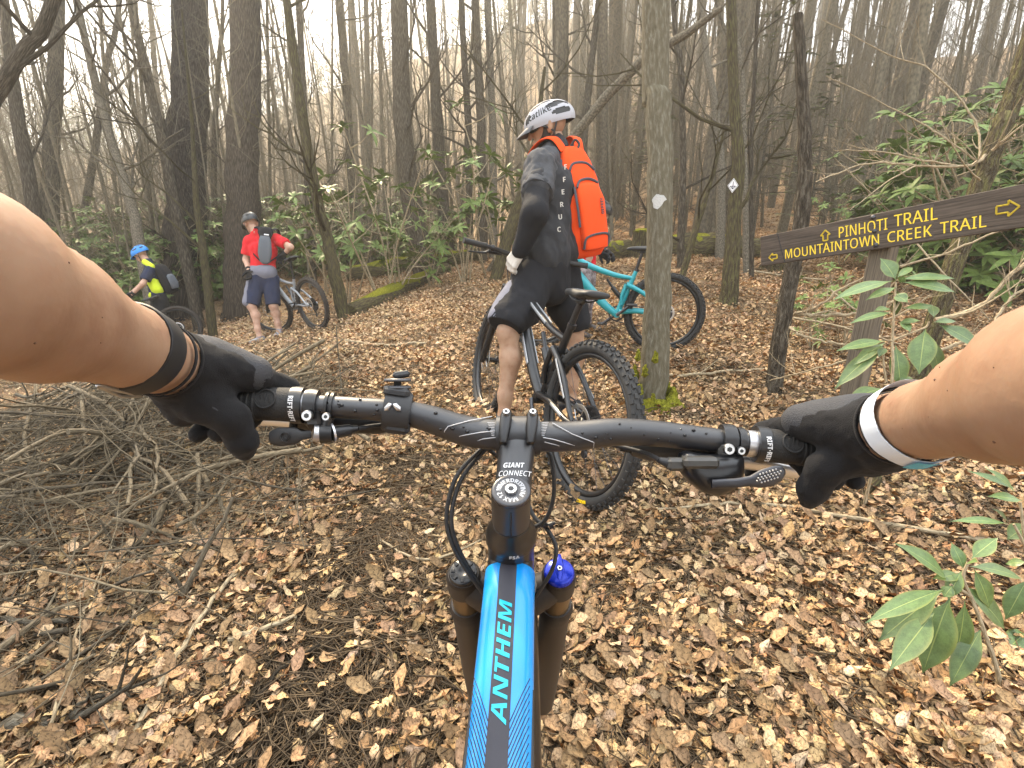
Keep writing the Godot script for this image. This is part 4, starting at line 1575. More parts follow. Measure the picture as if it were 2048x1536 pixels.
func bikes() -> void:
	wheel_set()
	# the near bike that the man in black stands over
	var a := on(0.275, -2.03, 0.015)
	var b := on(-0.205, -3.14, 0.015)
	var silver := mat(0.33, 0.34, 0.35, 0.35, 0.3)
	var bk := bike("black and silver mountain bike straddled by the rider in black", bike_on(a, b, 0.16), -0.12, M.black_gloss, silver, {"rise": 0.05, "drop": 0.06, "rear_mat": M.black_gloss, "crank": 0.9, "fork": M.black_paint, "rim": M.black_paint})
	for s: float in [-1.0, 1.0]:
		var dc0 := MB.new()
		dc0.tube(PackedVector3Array([Vector3(0.22, 0.39, 0.072 * s), Vector3(0.09, 0.375, 0.086 * s)]), PackedFloat32Array([0.008, 0.008]), 6, true, 0.3, Vector3.UP)
		put("silver_stripe", dc0.mesh(), silver, bk)
		var dc1 := MB.new()
		dc1.tube(PackedVector3Array([Vector3(0.27, 0.595, 0.056 * s), Vector3(0.1, 0.455, 0.079 * s)]), PackedFloat32Array([0.009, 0.008]), 6, true, 0.3, Vector3.UP)
		put("silver_stripe", dc1.mesh(), silver, bk)
		var dc2 := MB.new()
		dc2.tube(PackedVector3Array([Vector3(0.84, 0.76, 0.03 * s), Vector3(0.6, 0.49, 0.031 * s)]), PackedFloat32Array([0.016, 0.014]), 6, true, 0.25, Vector3.UP)
		put("silver_stripe", dc2.mesh(), silver, bk)
		var dc3 := MB.new()
		dc3.tube(PackedVector3Array([Vector3(0.8, 0.835, 0.019 * s), Vector3(0.5, 0.73, 0.018 * s)]), PackedFloat32Array([0.01, 0.009]), 6, true, 0.3, Vector3.UP)
		put("silver_stripe", dc3.mesh(), silver, bk)
	var yellow := mat(0.85, 0.55, 0.0, 0.6)
	var rear_wheel := bk.get_node("wheel")
	for k in 1:
		var lt := lettering("MAXXIS", 0.014, 0.0016, func(p: Vector3) -> Vector3:
			var w := -2.2 + k * PI + p.x / 0.336
			var r := 0.336 + p.y
			return Vector3(cos(w) * r, sin(w) * r, -0.0293 - p.z))
		put("tyre_lettering", lt, yellow, rear_wheel)
	# turquoise bike standing side on beyond him
	var teal := mat(0.0, 0.25, 0.29, 0.32)
	teal.clearcoat_enabled = true
	teal.clearcoat = 0.6
	bike("turquoise mountain bike standing behind the white-blazed tree", bike_on(spot(1322, 700, 4.78), spot(1042, 690, 5.0), 0.03), 0.12, teal, teal, {"stout": 1.35, "drop": 0.02, "crank": -0.7})
	# grey bike of the man in red
	var grey := mat(0.26, 0.27, 0.28, 0.4, 0.2)
	bike("grey mountain bike leaning beside the cyclist in the red shirt", bike_on(spot(640, 668, 7.0), spot(556, 676, 7.75), -0.08), 0.5, grey, grey, {"drop": -0.04, "crank": -0.5, "tyre": M.muddy})
	# red and black bike of the man in yellow
	var red := mat(0.42, 0.012, 0.02, 0.35)
	bike("black and red mountain bike held by the cyclist in the blue helmet", bike_on(spot(374, 690, 8.75), spot(262, 690, 8.5), 0.1), -0.15, red, red, {"rear_mat": M.black_gloss, "drop": 0.03, "tyre": M.muddy})

# ---------------------------------------------------------------- people
# bones of a hand: palm and five bent fingers. D points along the fingers, N out of the palm, S towards the thumb.
func hand_bones(w: Vector3, D: Vector3, N: Vector3, S: Vector3, curl: Array, k := 1.0, fat := 0.0, thumb := [0.5, 0.35]) -> Array:
	var out := []
	for i in 4:
		var s := 0.031 - 0.0205 * i
		var root: Vector3 = w + D * (0.088 - 0.004 * absf(i - 1.2)) * k + S * s * k
		out.append([w + S * s * 0.6 * k + D * 0.01 * k, root, 0.0185 * k + fat, 0.0125 * k + fat])
		var ln: Array = [[0.042, 0.026, 0.021], [0.046, 0.029, 0.022], [0.043, 0.027, 0.021], [0.034, 0.021, 0.019]][i]
		var d := D
		var p := root
		var ang := 0.0
		for j in 3:
			ang += curl[j]
			d = (D * cos(ang) + N * sin(ang)).normalized()
			var q: Vector3 = p + d * ln[j] * k + S * (0.0015 * (1.5 - i)) * k
			out.append([p, q, (0.0098 - 0.0008 * j) * k + fat, (0.0092 - 0.0009 * j) * k + fat])
			p = q
	var t0 := w + D * 0.018 * k + S * 0.022 * k + N * 0.008 * k
	var t1: Vector3 = t0 + (S * 0.8 + D * 0.7 + N * thumb[0]).normalized() * 0.042 * k
	var t2: Vector3 = t1 + (S * 0.25 + D * 0.9 + N * (thumb[0] + 0.3)).normalized() * 0.034 * k
	var t3: Vector3 = t2 + (D * 0.9 + N * (thumb[0] + thumb[1] + 0.3) - S * 0.1).normalized() * 0.026 * k
	out.append([t0, t1, 0.017 * k + fat, 0.0125 * k + fat])
	out.append([t1, t2, 0.0118 * k + fat, 0.0108 * k + fat])
	out.append([t2, t3, 0.0105 * k + fat, 0.0088 * k + fat])
	return out

func head_bones(c: Vector3, f: Vector3, u: Vector3, k := 1.0) -> Array:
	var r := f.cross(u)
	var out := [
		[c + u * 0.035 * k - f * 0.028 * k, c + u * 0.03 * k + f * 0.02 * k, 0.084 * k, 0.08 * k],
		[c + u * 0.0 * k + f * 0.035 * k, c - u * 0.055 * k + f * 0.05 * k, 0.058 * k, 0.042 * k],
		[c - u * 0.085 * k + f * 0.066 * k, c - u * 0.09 * k + f * 0.05 * k, 0.026 * k, 0.03 * k],
		[c - u * 0.055 * k + f * 0.0, c - u * 0.075 * k + f * 0.04 * k, 0.05 * k, 0.04 * k],
		[c + u * 0.02 * k + f * 0.096 * k, c - u * 0.022 * k + f * 0.117 * k, 0.009 * k, 0.013 * k],
		[c - u * 0.056 * k + f * 0.097 * k + r * 0.012 * k, c - u * 0.056 * k + f * 0.097 * k - r * 0.012 * k, 0.009 * k, 0.009 * k],
		[c + u * 0.035 * k + f * 0.088 * k + r * 0.03 * k, c + u * 0.035 * k + f * 0.088 * k - r * 0.03 * k, 0.014 * k, 0.014 * k],
	]
	for s: float in [-1.0, 1.0]:
		out.append([c + r * 0.082 * s * k - f * 0.012 * k + u * 0.018 * k, c + r * 0.078 * s * k - f * 0.006 * k - u * 0.025 * k, 0.016 * k, 0.011 * k])
		out.append([c + r * 0.092 * s * k - f * 0.02 * k + u * 0.02 * k, c + r * 0.09 * s * k - f * 0.018 * k - u * 0.012 * k, 0.008 * k, 0.007 * k])
	return out

# J: joints of the figure in metres; fat: how much bigger the garments' figure is
func trunk_bones(J: Dictionary, k: float, fat := 0.0) -> Array:
	var r: Vector3 = (J.shr - J.shl).normalized()
	var mid: Vector3 = (J.shr + J.shl) / 2.0
	var hip: Vector3 = (J.hipr + J.hipl) / 2.0
	var up := (mid - hip).normalized()
	var waist := hip.lerp(mid, 0.38)
	var chest := hip.lerp(mid, 0.76)
	return [
		[J.shl - r * 0.02 * k + r * 0.05 * k, J.shr - r * 0.03 * k, 0.058 * k + fat, 0.058 * k + fat],
		[chest - r * 0.075 * k, waist - r * 0.055 * k, 0.112 * k + fat, 0.098 * k + fat],
		[chest + r * 0.075 * k, waist + r * 0.055 * k, 0.112 * k + fat, 0.098 * k + fat],
		[waist - r * 0.055 * k, hip - r * 0.06 * k, 0.098 * k + fat, 0.112 * k + fat],
		[waist + r * 0.055 * k, hip + r * 0.06 * k, 0.098 * k + fat, 0.112 * k + fat],
		[chest + up * 0.03 * k, mid + up * 0.05 * k, 0.09 * k + fat, 0.055 * k + fat],
		[J.shl.lerp(mid, 0.3), J.neck, 0.045 * k + fat, 0.05 * k + fat],
		[J.shr.lerp(mid, 0.3), J.neck, 0.045 * k + fat, 0.05 * k + fat],
	]

func limb(J: Dictionary, names: Array, rads: Array, k: float, fat := 0.0) -> Array:
	var out := []
	for i in names.size() - 1:
		var ra: float = rads[i]
		var rb: float = rads[i + 1]
		out.append([J[names[i]], J[names[i + 1]], ra * k + fat, rb * k + fat])
	return out

func calf(J: Dictionary, s: String, k: float) -> Array:
	var kn: Vector3 = J["kn" + s]
	var an: Vector3 = J["an" + s]
	var back: Vector3 = -(J["toe" + s] - an)
	back = (back - (kn - an).normalized() * back.dot((kn - an).normalized())).normalized()
	var m := kn.lerp(an, 0.3) + back * 0.022 * k
	return [[kn, m, 0.054 * k, 0.057 * k], [m, kn.lerp(an, 0.72), 0.057 * k, 0.038 * k], [kn.lerp(an, 0.72), an, 0.038 * k, 0.036 * k], [an, an - (kn - an).normalized() * 0.05 * k + (J["toe" + s] - an).normalized() * 0.06 * k, 0.037 * k, 0.03 * k]]

func shoe(parent: Node3D, J: Dictionary, s: String, k: float, m: Material, sole: Material) -> void:
	var an: Vector3 = J["an" + s]
	var f: Vector3 = (J["toe" + s] - an)
	f.y = 0
	f = f.normalized()
	var r := f.cross(Vector3.UP)
	var o := Vector3(an.x, J["toe" + s].y, an.z)
	var secs := []
	for q in [[-0.065, 0.018, 0.03], [-0.06, 0.032, 0.045], [-0.03, 0.04, 0.05], [0.02, 0.04, 0.045], [0.09, 0.043, 0.034], [0.15, 0.045, 0.026], [0.185, 0.035, 0.02], [0.2, 0.015, 0.012]]:
		secs.append([o + f * q[0] * k + Vector3.UP * (q[2] + 0.018) * k, r * q[1] * k, Vector3.UP * q[2] * k, 2.5])
	var mb := MB.new()
	mb.loft(secs, 16)
	mb.tube(PackedVector3Array([o + Vector3.UP * 0.06 * k, o + Vector3.UP * 0.1 * k + (an - o) * 0.2]), PackedFloat32Array([0.043 * k, 0.044 * k]), 14)
	var sh := put("shoe", mb.mesh(), m, parent)
	var so := MB.new()
	var secs2 := []
	for q in [[-0.068, 0.02], [-0.06, 0.036], [-0.02, 0.041], [0.03, 0.038], [0.1, 0.047], [0.16, 0.045], [0.192, 0.033], [0.206, 0.014]]:
		secs2.append([o + f * q[0] * k + Vector3.UP * 0.011 * k, r * q[1] * k, Vector3.UP * 0.013 * k, 4.0])
	so.loft(secs2, 14)
	put("sole", so.mesh(), sole, sh)

# a vented helmet: shell with real openings over a dark liner
func helmet(parent: Node3D, c: Vector3, f: Vector3, u: Vector3, m: Material, k: float, visor: Material, vents: Array, fine := true) -> Transform3D:
	var r := f.cross(u).normalized()
	var x := Transform3D(Basis(r, u, -f), c)
	var size := Vector3(0.098, 0.108, 0.142) * k
	var na := 96 if fine else 48
	var nb := 30 if fine else 16
	var shape := func(az: float, el: float, grow: float) -> Vector3:
		# az 0 is the front; the brim dips at the nape and the sides, the back is drawn out
		var e := lerpf(-0.12 - 0.22 * (0.5 - 0.5 * cos(az)), PI / 2, el)
		var back := 0.5 - 0.5 * cos(az)
		var p := Vector3(sin(az) * cos(e) * size.x, sin(e) * size.y, -cos(az) * cos(e) * size.z * (1.0 + 0.06 * back))
		# ribs running front to back
		var rib := 1.0 + 0.018 * cos(p.x / size.x * 12.0) * cos(e)
		return p * rib * grow
	var mb := MB.new()
	mb.t = x
	for j in nb + 1:
		for i in na + 1:
			mb.add(shape.call(TAU * i / na, float(j) / nb, 1.0), Vector3.UP)
	for j in nb:
		for i in na:
			var az := wrapf(TAU * (i + 0.5) / na, -PI, PI)
			var el := (j + 0.5) / nb
			var hole := false
			for q in vents:
				for s: float in [-1.0, 1.0]:
					var da := wrapf(az - q[0] * s, -PI, PI) * maxf(0.25, cos(el * 1.5))
					var de: float = el - q[1]
					var ca := cos(q[4] * s)
					var sa := sin(q[4] * s)
					var a2: float = (da * ca + de * sa) / q[2]
					var e2: float = (-da * sa + de * ca) / q[3]
					if a2 * a2 + e2 * e2 < 1.0:
						hole = true
			if hole:
				continue
			var p := j * (na + 1) + i
			mb.tri(p, p + na + 2, p + na + 1)
			mb.tri(p, p + 1, p + na + 2)
	mb.renormal(0, 0)
	for i in mb.n.size():
		var d := (mb.v[i] - x.origin)
		if mb.n[i].dot(d) < 0:
			mb.n[i] = -mb.n[i]
		if mb.n[i].length() < 0.5:
			mb.n[i] = d.normalized()
	var h := put("helmet", mb.mesh(), m, parent)
	var li := MB.new()
	li.t = x
	for j in nb + 1:
		for i in na + 1:
			li.add(shape.call(TAU * i / na, float(j) / nb, 0.955 if j else 0.995), Vector3.UP)
	for j in nb:
		for i in na:
			var p := j * (na + 1) + i
			li.tri(p, p + na + 1, p + na + 2)
			li.tri(p, p + na + 2, p + 1)
	li.renormal(0, 0)
	put("liner", li.mesh(), M.black_matte, h)
	if visor:
		var vb := MB.new()
		vb.t = x
		for side in 2:
			for j in 5:
				for i in 13:
					var az := lerpf(-0.95, 0.95, i / 12.0)
					var p: Vector3 = shape.call(az, 0.11, 1.03)
					var q := j / 4.0
					p.z -= 0.055 * k * q * (1.0 - 0.45 * absf(az))
					p.y += (-0.012 * q - 0.012 * q * q) * k - side * 0.004 * k
					vb.add(p, Vector3.UP)
		for side in 2:
			for j in 4:
				for i in 12:
					var p := side * 65 + j * 13 + i
					if side == 0:
						vb.tri(p, p + 13, p + 14)
						vb.tri(p, p + 14, p + 1)
					else:
						vb.tri(p, p + 14, p + 13)
						vb.tri(p, p + 1, p + 14)
		for i in 12:
			var p := 52 + i
			vb.tri(p, p + 65, p + 66)
			vb.tri(p, p + 66, p + 1)
		vb.renormal(0, 0)
		put("visor", vb.mesh(), visor, h)
	# chin straps
	for s: float in [-1.0, 1.0]:
		var sb := MB.new()
		sb.t = x
		for e in 2:
			sb.tube(curve([Vector3(0.088 * s, -0.01, 0.05 if e else -0.055) * k, Vector3(0.086 * s, -0.07, 0.012) * k, Vector3(0.05 * s, -0.13, -0.03) * k], 4), radii([0.0055 * k], 9), 6, true, 0.35)
		put("chin_strap", sb.mesh(), M.black_matte, h)
	return x

func shade(parent: Node3D, c: Vector3, f: Vector3, u: Vector3, k: float) -> void:
	var r := f.cross(u)
	var mb := MB.new()
	for s: float in [-1.0, 1.0]:
		var secs := []
		for i in 7:
			var a := lerpf(0.12, 1.12, i / 6.0) * s
			var p := c + u * (0.018 - 0.004 * i / 6.0) * k + f * cos(a) * 0.108 * k + r * sin(a) * 0.092 * k
			var n := f * cos(a) + r * sin(a)
			var hh: float = [0.012, 0.02, 0.023, 0.024, 0.022, 0.017, 0.008][i]
			secs.append([p, u * hh * k, n * 0.003 * k, 2.4])
		mb.loft(secs, 12)
		mb.tube(PackedVector3Array([c + u * 0.02 * k + f * 0.05 * k + r * 0.084 * s * k, c + u * 0.022 * k - f * 0.025 * k + r * 0.094 * s * k]), PackedFloat32Array([0.0035 * k, 0.003 * k]), 6)
	put("sunglasses", mb.mesh(), M.lens, parent)

func beard(parent: Node3D, c: Vector3, f: Vector3, u: Vector3, k: float) -> void:
	var r := f.cross(u)
	var mb := MB.new()
	var bones := [[c - u * 0.085 * k + f * 0.068 * k, c - u * 0.096 * k + f * 0.05 * k, 0.03 * k, 0.033 * k]]
	for s: float in [-1.0, 1.0]:
		bones.append([c - u * 0.08 * k + f * 0.06 * k + r * 0.02 * s * k, c - u * 0.05 * k + f * 0.018 * k + r * 0.056 * s * k, 0.028 * k, 0.025 * k])
		bones.append([c - u * 0.05 * k + f * 0.018 * k + r * 0.058 * s * k, c + u * 0.01 * k + f * 0.01 * k + r * 0.073 * s * k, 0.022 * k, 0.013 * k])
	mb.blob(bones, 0.0045, 0.018)
	mb.ruffle(noise, 0.002, Vector3.ONE * 6000.0)
	put("beard", mb.mesh(), mat(0.02, 0.014, 0.01, 0.95), parent)

func eyes(mb: MB, parent: Node3D, c: Vector3, f: Vector3, u: Vector3, k: float) -> void:
	var r := f.cross(u)
	for s: float in [-1.0, 1.0]:
		var e := MB.new()
		e.ball(c + u * 0.016 * k + f * 0.083 * k + r * 0.031 * s * k, Vector3.ONE * 0.0125 * k)
		put("eye", e.mesh(), mat(0.08, 0.06, 0.05, 0.2), parent)

func garment(parent: Node3D, called: String, bones: Array, cell: float, k: float, m: Material, folds := 0.006, freq := Vector3(500, 260, 500), cuts := []) -> MeshInstance3D:
	var mb := MB.new()
	mb.blob(bones, cell, k)
	if folds > 0.0:
		mb.ruffle(noise, folds, freq)
	# flat hems: what reaches past a cut is drawn back onto its plane
	for q in cuts:
		var o: Vector3 = q[0]
		var d: Vector3 = q[1]
		var reach: float = q[2]
		for i in mb.v.size():
			var e := (mb.v[i] - o).dot(d)
			if e > 0.0 and (mb.v[i] - o - d * e).length() < reach:
				mb.v[i] -= d * e
	if cuts:
		mb.renormal(0, 0)
	return put(called, mb.mesh(), m, parent)

func rel(J: Dictionary, o: Vector3) -> Dictionary:
	var out := {}
	for key in J:
		out[key] = J[key] - o
	return out

# ---------------------------------------------------------------- backpacks: x right, y up, z outward from the back
func pack_loft(secs: Array, sides := 28) -> MB:
	var mb := MB.new()
	var out := []
	for s in secs:
		out.append([Vector3(0, s[0], s[3]), Vector3(s[1], 0, 0), Vector3(0, 0, s[2]), 3.2])
	mb.loft(out, sides)
	return mb

func people() -> void:
	rider_in_black()
	cyclist_in_red()
	cyclist_in_yellow()
	hidden_cyclist()

func rider_in_black() -> void:
	var o := spot(1075, 830, 2.98)
	var J := {
		"head": at(1096, 258, 2.96), "neck": at(1109, 300, 2.98), "shl": at(1080, 338, 2.80), "shr": at(1138, 334, 3.16),
		"ell": at(1070, 428, 2.62), "wrl": at(1041, 500, 2.70), "elr": at(1165, 440, 3.28), "wrr": at(1140, 500, 3.3),
		"hipl": at(1070, 560, 2.88), "hipr": at(1120, 556, 3.08), "knl": at(1016, 664, 2.76), "knr": at(1148, 662, 3.16),
		"anl": at(1008, 812, 2.78), "anr": at(1142, 798, 3.24), "toel": at(962, 838, 2.76), "toer": at(1108, 818, 3.28),
	}
	J.toel.y = gh(J.toel.x, J.toel.z) + 0.01
	J.toer.y = gh(J.toer.x, J.toer.z) + 0.01
	J.anl.y = J.toel.y + 0.09
	J.anr.y = J.toer.y + 0.09
	J = rel(J, o)
	var p := thing("person", "bearded rider in black with white helmet and sunglasses, straddling the near bike", "person", o)
	var f := Vector3(-0.97, -0.24, -0.10).normalized()
	var r := f.cross(Vector3.UP).normalized()
	var u := r.cross(f)
	var body := MB.new()
	var k := 1.0
	var bones := trunk_bones(J, k * 1.08)
	bones += limb(J, ["shl", "ell", "wrl"], [0.055, 0.043, 0.029], k) + limb(J, ["shr", "elr", "wrr"], [0.055, 0.043, 0.029], k)
	bones += limb(J, ["hipl", "knl"], [0.088, 0.06], k) + limb(J, ["hipr", "knr"], [0.088, 0.06], k)
	bones += calf(J, "l", k) + calf(J, "r", k)
	bones.append([J.neck + Vector3(0, -0.02, 0), J.head - u * 0.05 - f * 0.02, 0.062, 0.058])
	body.blob(bones, 0.012, 0.035)
	body.blob(head_bones(J.head, f, u), 0.005, 0.022)
	put("body", body.mesh(), M.skin, p)
	# shirt, undersleeves, shorts
	var sl := J.duplicate()
	sl.cut = J.shl.lerp(J.ell, 0.5)
	sl.cutr = J.shr.lerp(J.elr, 0.5)
	var Js := J.duplicate()
	Js.hipl = J.hipl + Vector3(0, 0.15, 0)
	Js.hipr = J.hipr + Vector3(0, 0.15, 0)
	var sh := trunk_bones(Js, k * 1.12, 0.026)
	sh += limb(sl, ["shl", "cut"], [0.066, 0.062], k, 0.02) + limb(sl, ["shr", "cutr"], [0.062, 0.058], k, 0.016)
	var hipm: Vector3 = (J.hipl + J.hipr) / 2.0
	garment(p, "shirt", sh, 0.011, 0.02, tri_mat(mat(0.015, 0.015, 0.017, 0.9), 4.0), 0.02, Vector3(500, 260, 500), [[hipm + Vector3(0, 0.055, 0), Vector3(-0.05, -1, 0.05).normalized(), 0.3]])
	for s in ["l", "r"]:
		var c2: Vector3 = sl.cut if s == "l" else sl.cutr
		var e2: Vector3 = J["sh" + s]
		garment(p, "short_sleeve", [[e2.lerp(J.neck, 0.45) + Vector3(0, 0.0, 0), e2 + Vector3(0, 0.005, 0), 0.078, 0.092], [e2, c2, 0.092, 0.088]], 0.01, 0.02, M.cloth_charcoal, 0.016, Vector3(600, 400, 600), [[c2 + (c2 - e2).normalized() * 0.02, (c2 - e2).normalized(), 0.2]])
	for s in ["l", "r"]:
		garment(p, "sleeve", limb(sl, ["sh" + s, "el" + s, "wr" + s], [0.058, 0.058, 0.038], k, 0.011), 0.008, 0.03, M.cloth_black, 0.005)
	var leg := []
	for s in ["l", "r"]:
		var kn: Vector3 = J["kn" + s]
		var hp: Vector3 = J["hip" + s]
		var hem := hp.lerp(kn, 0.98)
		leg.append([hp + Vector3(0, 0.02, 0), hp.lerp(kn, 0.5), 0.136, 0.118])
		leg.append([hp.lerp(kn, 0.5), hem + Vector3(0, 0.06, 0), 0.118, 0.104])
	leg.append([hipm + Vector3(0, 0.07, 0) - r * 0.05, hipm - Vector3(0, 0.03, 0) - r * 0.05, 0.132, 0.13])
	leg.append([hipm + Vector3(0, 0.07, 0) + r * 0.05, hipm - Vector3(0, 0.03, 0) + r * 0.05, 0.132, 0.13])
	var shorts := garment(p, "shorts", leg, 0.012, 0.02, M.cloth_black, 0.022, Vector3(300, 130, 300), ["l", "r"].map(func(s): return [(J["hip" + s] as Vector3).lerp(J["kn" + s], 0.99), ((J["kn" + s] - J["hip" + s]) as Vector3).normalized(), 0.2]))
	var pn := []
	pn.append([J.hipl.lerp(J.knl, 0.25) - Vector3(0.06, 0, -0.0), J.hipl.lerp(J.knl, 0.92) + Vector3(-0.045, 0.05, 0.0), 0.085, 0.083])
	garment(shorts, "side_panel", pn, 0.011, 0.03, M.cloth_grey, 0.008, Vector3(400, 200, 400), [[J.hipl.lerp(J.knl, 0.98), ((J.knl - J.hipl) as Vector3).normalized(), 0.25]]).set_meta("label", "grey side panel of the left leg")
	# feet
	for s in ["l", "r"]:
		var so := MB.new()
		var an: Vector3 = J["an" + s]
		so.tube(PackedVector3Array([an - Vector3(0, 0.03, 0), an + Vector3(0, 0.03, 0)]), PackedFloat32Array([0.045, 0.043]), 16)
		put("sock", so.mesh(), M.sock_red, p)
		shoe(p, J, s, 1.06, M.cloth_black, M.black_matte)
	# the left hand, in a pale glove, rests on the hip
	var gl := MB.new()
	var dv := Vector3(-0.5, -0.75, -0.35).normalized()
	var nv := Vector3(0.45, -0.45, -0.75)
	nv = (nv - dv * nv.dot(dv)).normalized()
	gl.blob([[J.wrl + (J.ell - J.wrl).normalized() * 0.02, J.wrl + dv * 0.02, 0.034, 0.03]] + hand_bones(J.wrl, dv, nv, -dv.cross(nv), [0.45, 0.7, 0.5], 1.05, 0.002), 0.004, 0.009)
	put("glove", gl.mesh(), M.cloth_white, p)
	var gr := MB.new()
	var dv2 := Vector3(-0.3, -0.8, -0.4).normalized()
	gr.blob(hand_bones(J.wrr, dv2, Vector3(-0.8, 0.2, 0.2).normalized(), Vector3(-0.2, 0.4, -0.9).normalized(), [0.5, 0.7, 0.5], 1.0, 0.002), 0.005, 0.009)
	put("glove", gr.mesh(), M.cloth_black, p)
	# head gear
	var white := tri_mat(bump(mat(0.3, 0.3, 0.325, 0.32), M.fine, 0.02), 4.0)
	var vents := [[0.6, 0.32, 0.2, 0.13, 0.3], [0.95, 0.64, 0.26, 0.085, 0.2], [1.75, 0.72, 0.24, 0.07, 0.0], [2.15, 0.5, 0.44, 0.085, 0.06], [2.2, 0.24, 0.42, 0.085, 0.0], [2.75, 0.45, 0.2, 0.07, 0.0], [0.18, 0.55, 0.1, 0.12, 0.0], [2.9, 0.75, 0.18, 0.06, 0.0]]
	var hu := (u + f * 0.12).normalized()
	var hf := (f - u * 0.12).normalized()
	var hc: Vector3 = J.head + u * 0.035 - f * 0.012
	var hx := helmet(p, hc, hf, hu, white, 1.04, mat(0.05, 0.05, 0.055, 0.5), vents)
	var hel := p.get_node("helmet")
	var word := lettering("catlike", 0.03, 0.003, func(q: Vector3) -> Vector3:
		var az := -1.28 - (q.x * 1.0) / 0.125
		var el := 0.37 + (q.y + 0.1 * q.x) / 0.16
		var e := lerpf(-0.12 - 0.22 * (0.5 - 0.5 * cos(az)), PI / 2, el)
		var s := Vector3(0.098, 0.108, 0.142) * 1.04
		var back := 0.5 - 0.5 * cos(az)
		var w := Vector3(sin(az) * cos(e) * s.x, sin(e) * s.y, -cos(az) * cos(e) * s.z * (1.0 + 0.06 * back))
		return hx * (w * (1.0 + 0.018 * cos(w.x / s.x * 12.0) * cos(e) + 0.012 + q.z * 2.0)))
	put("lettering", word, M.black_matte, hel)
	shade(p, J.head, f, u, 1.0)
	beard(p, J.head, f, u, 1.0)
	# letters down the side of the jersey
	var letters := ["F", "F", "E", "R", "U", "C"]
	var side = (J.shl - J.shr).normalized()
	for i in 6:
		var c: Vector3 = at(1131 - 2.6 * i, 334 + 25.0 * i, 2.69 - 0.002 * i) - o
		var n := (Vector3(-0.1, 0.05, 1)).normalized()
		var b := Basis(Vector3(0.96, 0.1, 0.1).normalized(), Vector3(0, 1, 0), n).orthonormalized()
		var ml := lettering(letters[i], 0.025, 0.003, func(q: Vector3) -> Vector3: return q)
		put("jersey_letter", ml, M.cloth_white, p, Transform3D(b, c))
	# orange backpack
	var bf := Vector3(0.62, 0.10, 0.78).normalized()
	var bu := Vector3(-0.13, 1, 0.0).normalized()
	var br := bu.cross(bf).normalized()
	bu = bf.cross(br)
	var bo := at(1158, 398, 2.97)
	var bp := thing("backpack", "orange backpack with grey zips on the back of the rider in black", "backpack", bo)
	bp.basis = Basis(br * 1.14, bu, bf)
	var mb := pack_loft([[-0.34, 0.075, 0.035, -0.005], [-0.335, 0.105, 0.06, 0.0], [-0.3, 0.122, 0.076, 0.005], [-0.2, 0.13, 0.085, 0.01], [-0.05, 0.13, 0.082, 0.008], [0.1, 0.118, 0.068, 0.0], [0.2, 0.1, 0.05, -0.008], [0.26, 0.078, 0.035, -0.016], [0.29, 0.05, 0.02, -0.02]])
	mb.ruffle(noise, 0.006, Vector3(700, 400, 700))
	put("bag", mb.mesh(), M.cloth_orange, bp)
	var pk := pack_loft([[-0.3, 0.06, 0.02, 0.085], [-0.29, 0.085, 0.035, 0.088], [-0.2, 0.094, 0.042, 0.092], [-0.02, 0.092, 0.038, 0.084], [0.06, 0.08, 0.028, 0.07], [0.085, 0.055, 0.014, 0.06]])
	pk.ruffle(noise, 0.006, Vector3(900, 500, 900))
	put("front_pocket", pk.mesh(), M.cloth_orange, bp)
	var zips := [[Vector3(-0.085, 0.055, 0.088), Vector3(-0.05, 0.092, 0.075), Vector3(0.02, 0.1, 0.074), Vector3(0.075, 0.075, 0.082)],
		[Vector3(-0.09, 0.155, 0.05), Vector3(-0.055, 0.19, 0.044), Vector3(0.03, 0.19, 0.046), Vector3(0.085, 0.15, 0.054)],
		[Vector3(-0.1, 0.06, 0.082), Vector3(-0.105, -0.05, 0.098), Vector3(-0.104, -0.16, 0.1)],
		[Vector3(-0.09, -0.285, 0.102), Vector3(-0.085, -0.225, 0.124), Vector3(0.0, -0.21, 0.136), Vector3(0.08, -0.225, 0.124), Vector3(0.09, -0.285, 0.1)],
		[Vector3(-0.128, -0.26, 0.03), Vector3(-0.137, -0.1, 0.03), Vector3(-0.132, 0.08, 0.022), Vector3(-0.1, 0.22, 0.0)],
		[Vector3(0.128, -0.26, 0.03), Vector3(0.137, -0.1, 0.03), Vector3(0.132, 0.08, 0.022), Vector3(0.1, 0.22, 0.0)]]
	for z in zips:
		var zb := MB.new()
		var line := curve(z, 6)
		zb.tube(line, radii([0.0075], line.size()), 8, true, 0.7)
		put("zip", zb.mesh(), M.trim_grey, bp)
	put("logo_lettering", lettering("OSPREY", 0.018, 0.003, func(q: Vector3) -> Vector3: return Vector3(0.045 - q.y, q.x - 0.06, 0.132 - absf(q.x + 0.03) * 0.02 + q.z)), M.trim_grey, bp)
	for s: float in [-1.0, 1.0]:
		var st := MB.new()
		var line := curve([Vector3(0.055 * s, 0.27, -0.02), Vector3(0.08 * s, 0.345, -0.06), Vector3(0.1 * s, 0.35, -0.15), Vector3(0.115 * s, 0.27, -0.255), Vector3(0.12 * s, 0.1, -0.26)], 5)
		st.tube(line, radii([0.03, 0.03, 0.028, 0.022], line.size()), 12, true, 0.22, Vector3(s, 0.2, 0))
		put("shoulder_strap", st.mesh(), M.cloth_orange, bp)
		var hp2 := MB.new()
		var line2 := curve([Vector3(0.11 * s, -0.29, 0.02), Vector3(0.17 * s, -0.24, 0.02), Vector3(0.20 * s, -0.17, -0.03), Vector3(0.205 * s, -0.10, -0.10)], 5)
		hp2.tube(line2, radii([0.05, 0.035, 0.018, 0.012], line2.size()), 12, true, 0.3, Vector3(0, 1, 0))
		put("hip_wing", hp2.mesh(), M.cloth_orange if s < 0 else M.trim_grey, bp)
	var lp := MB.new()
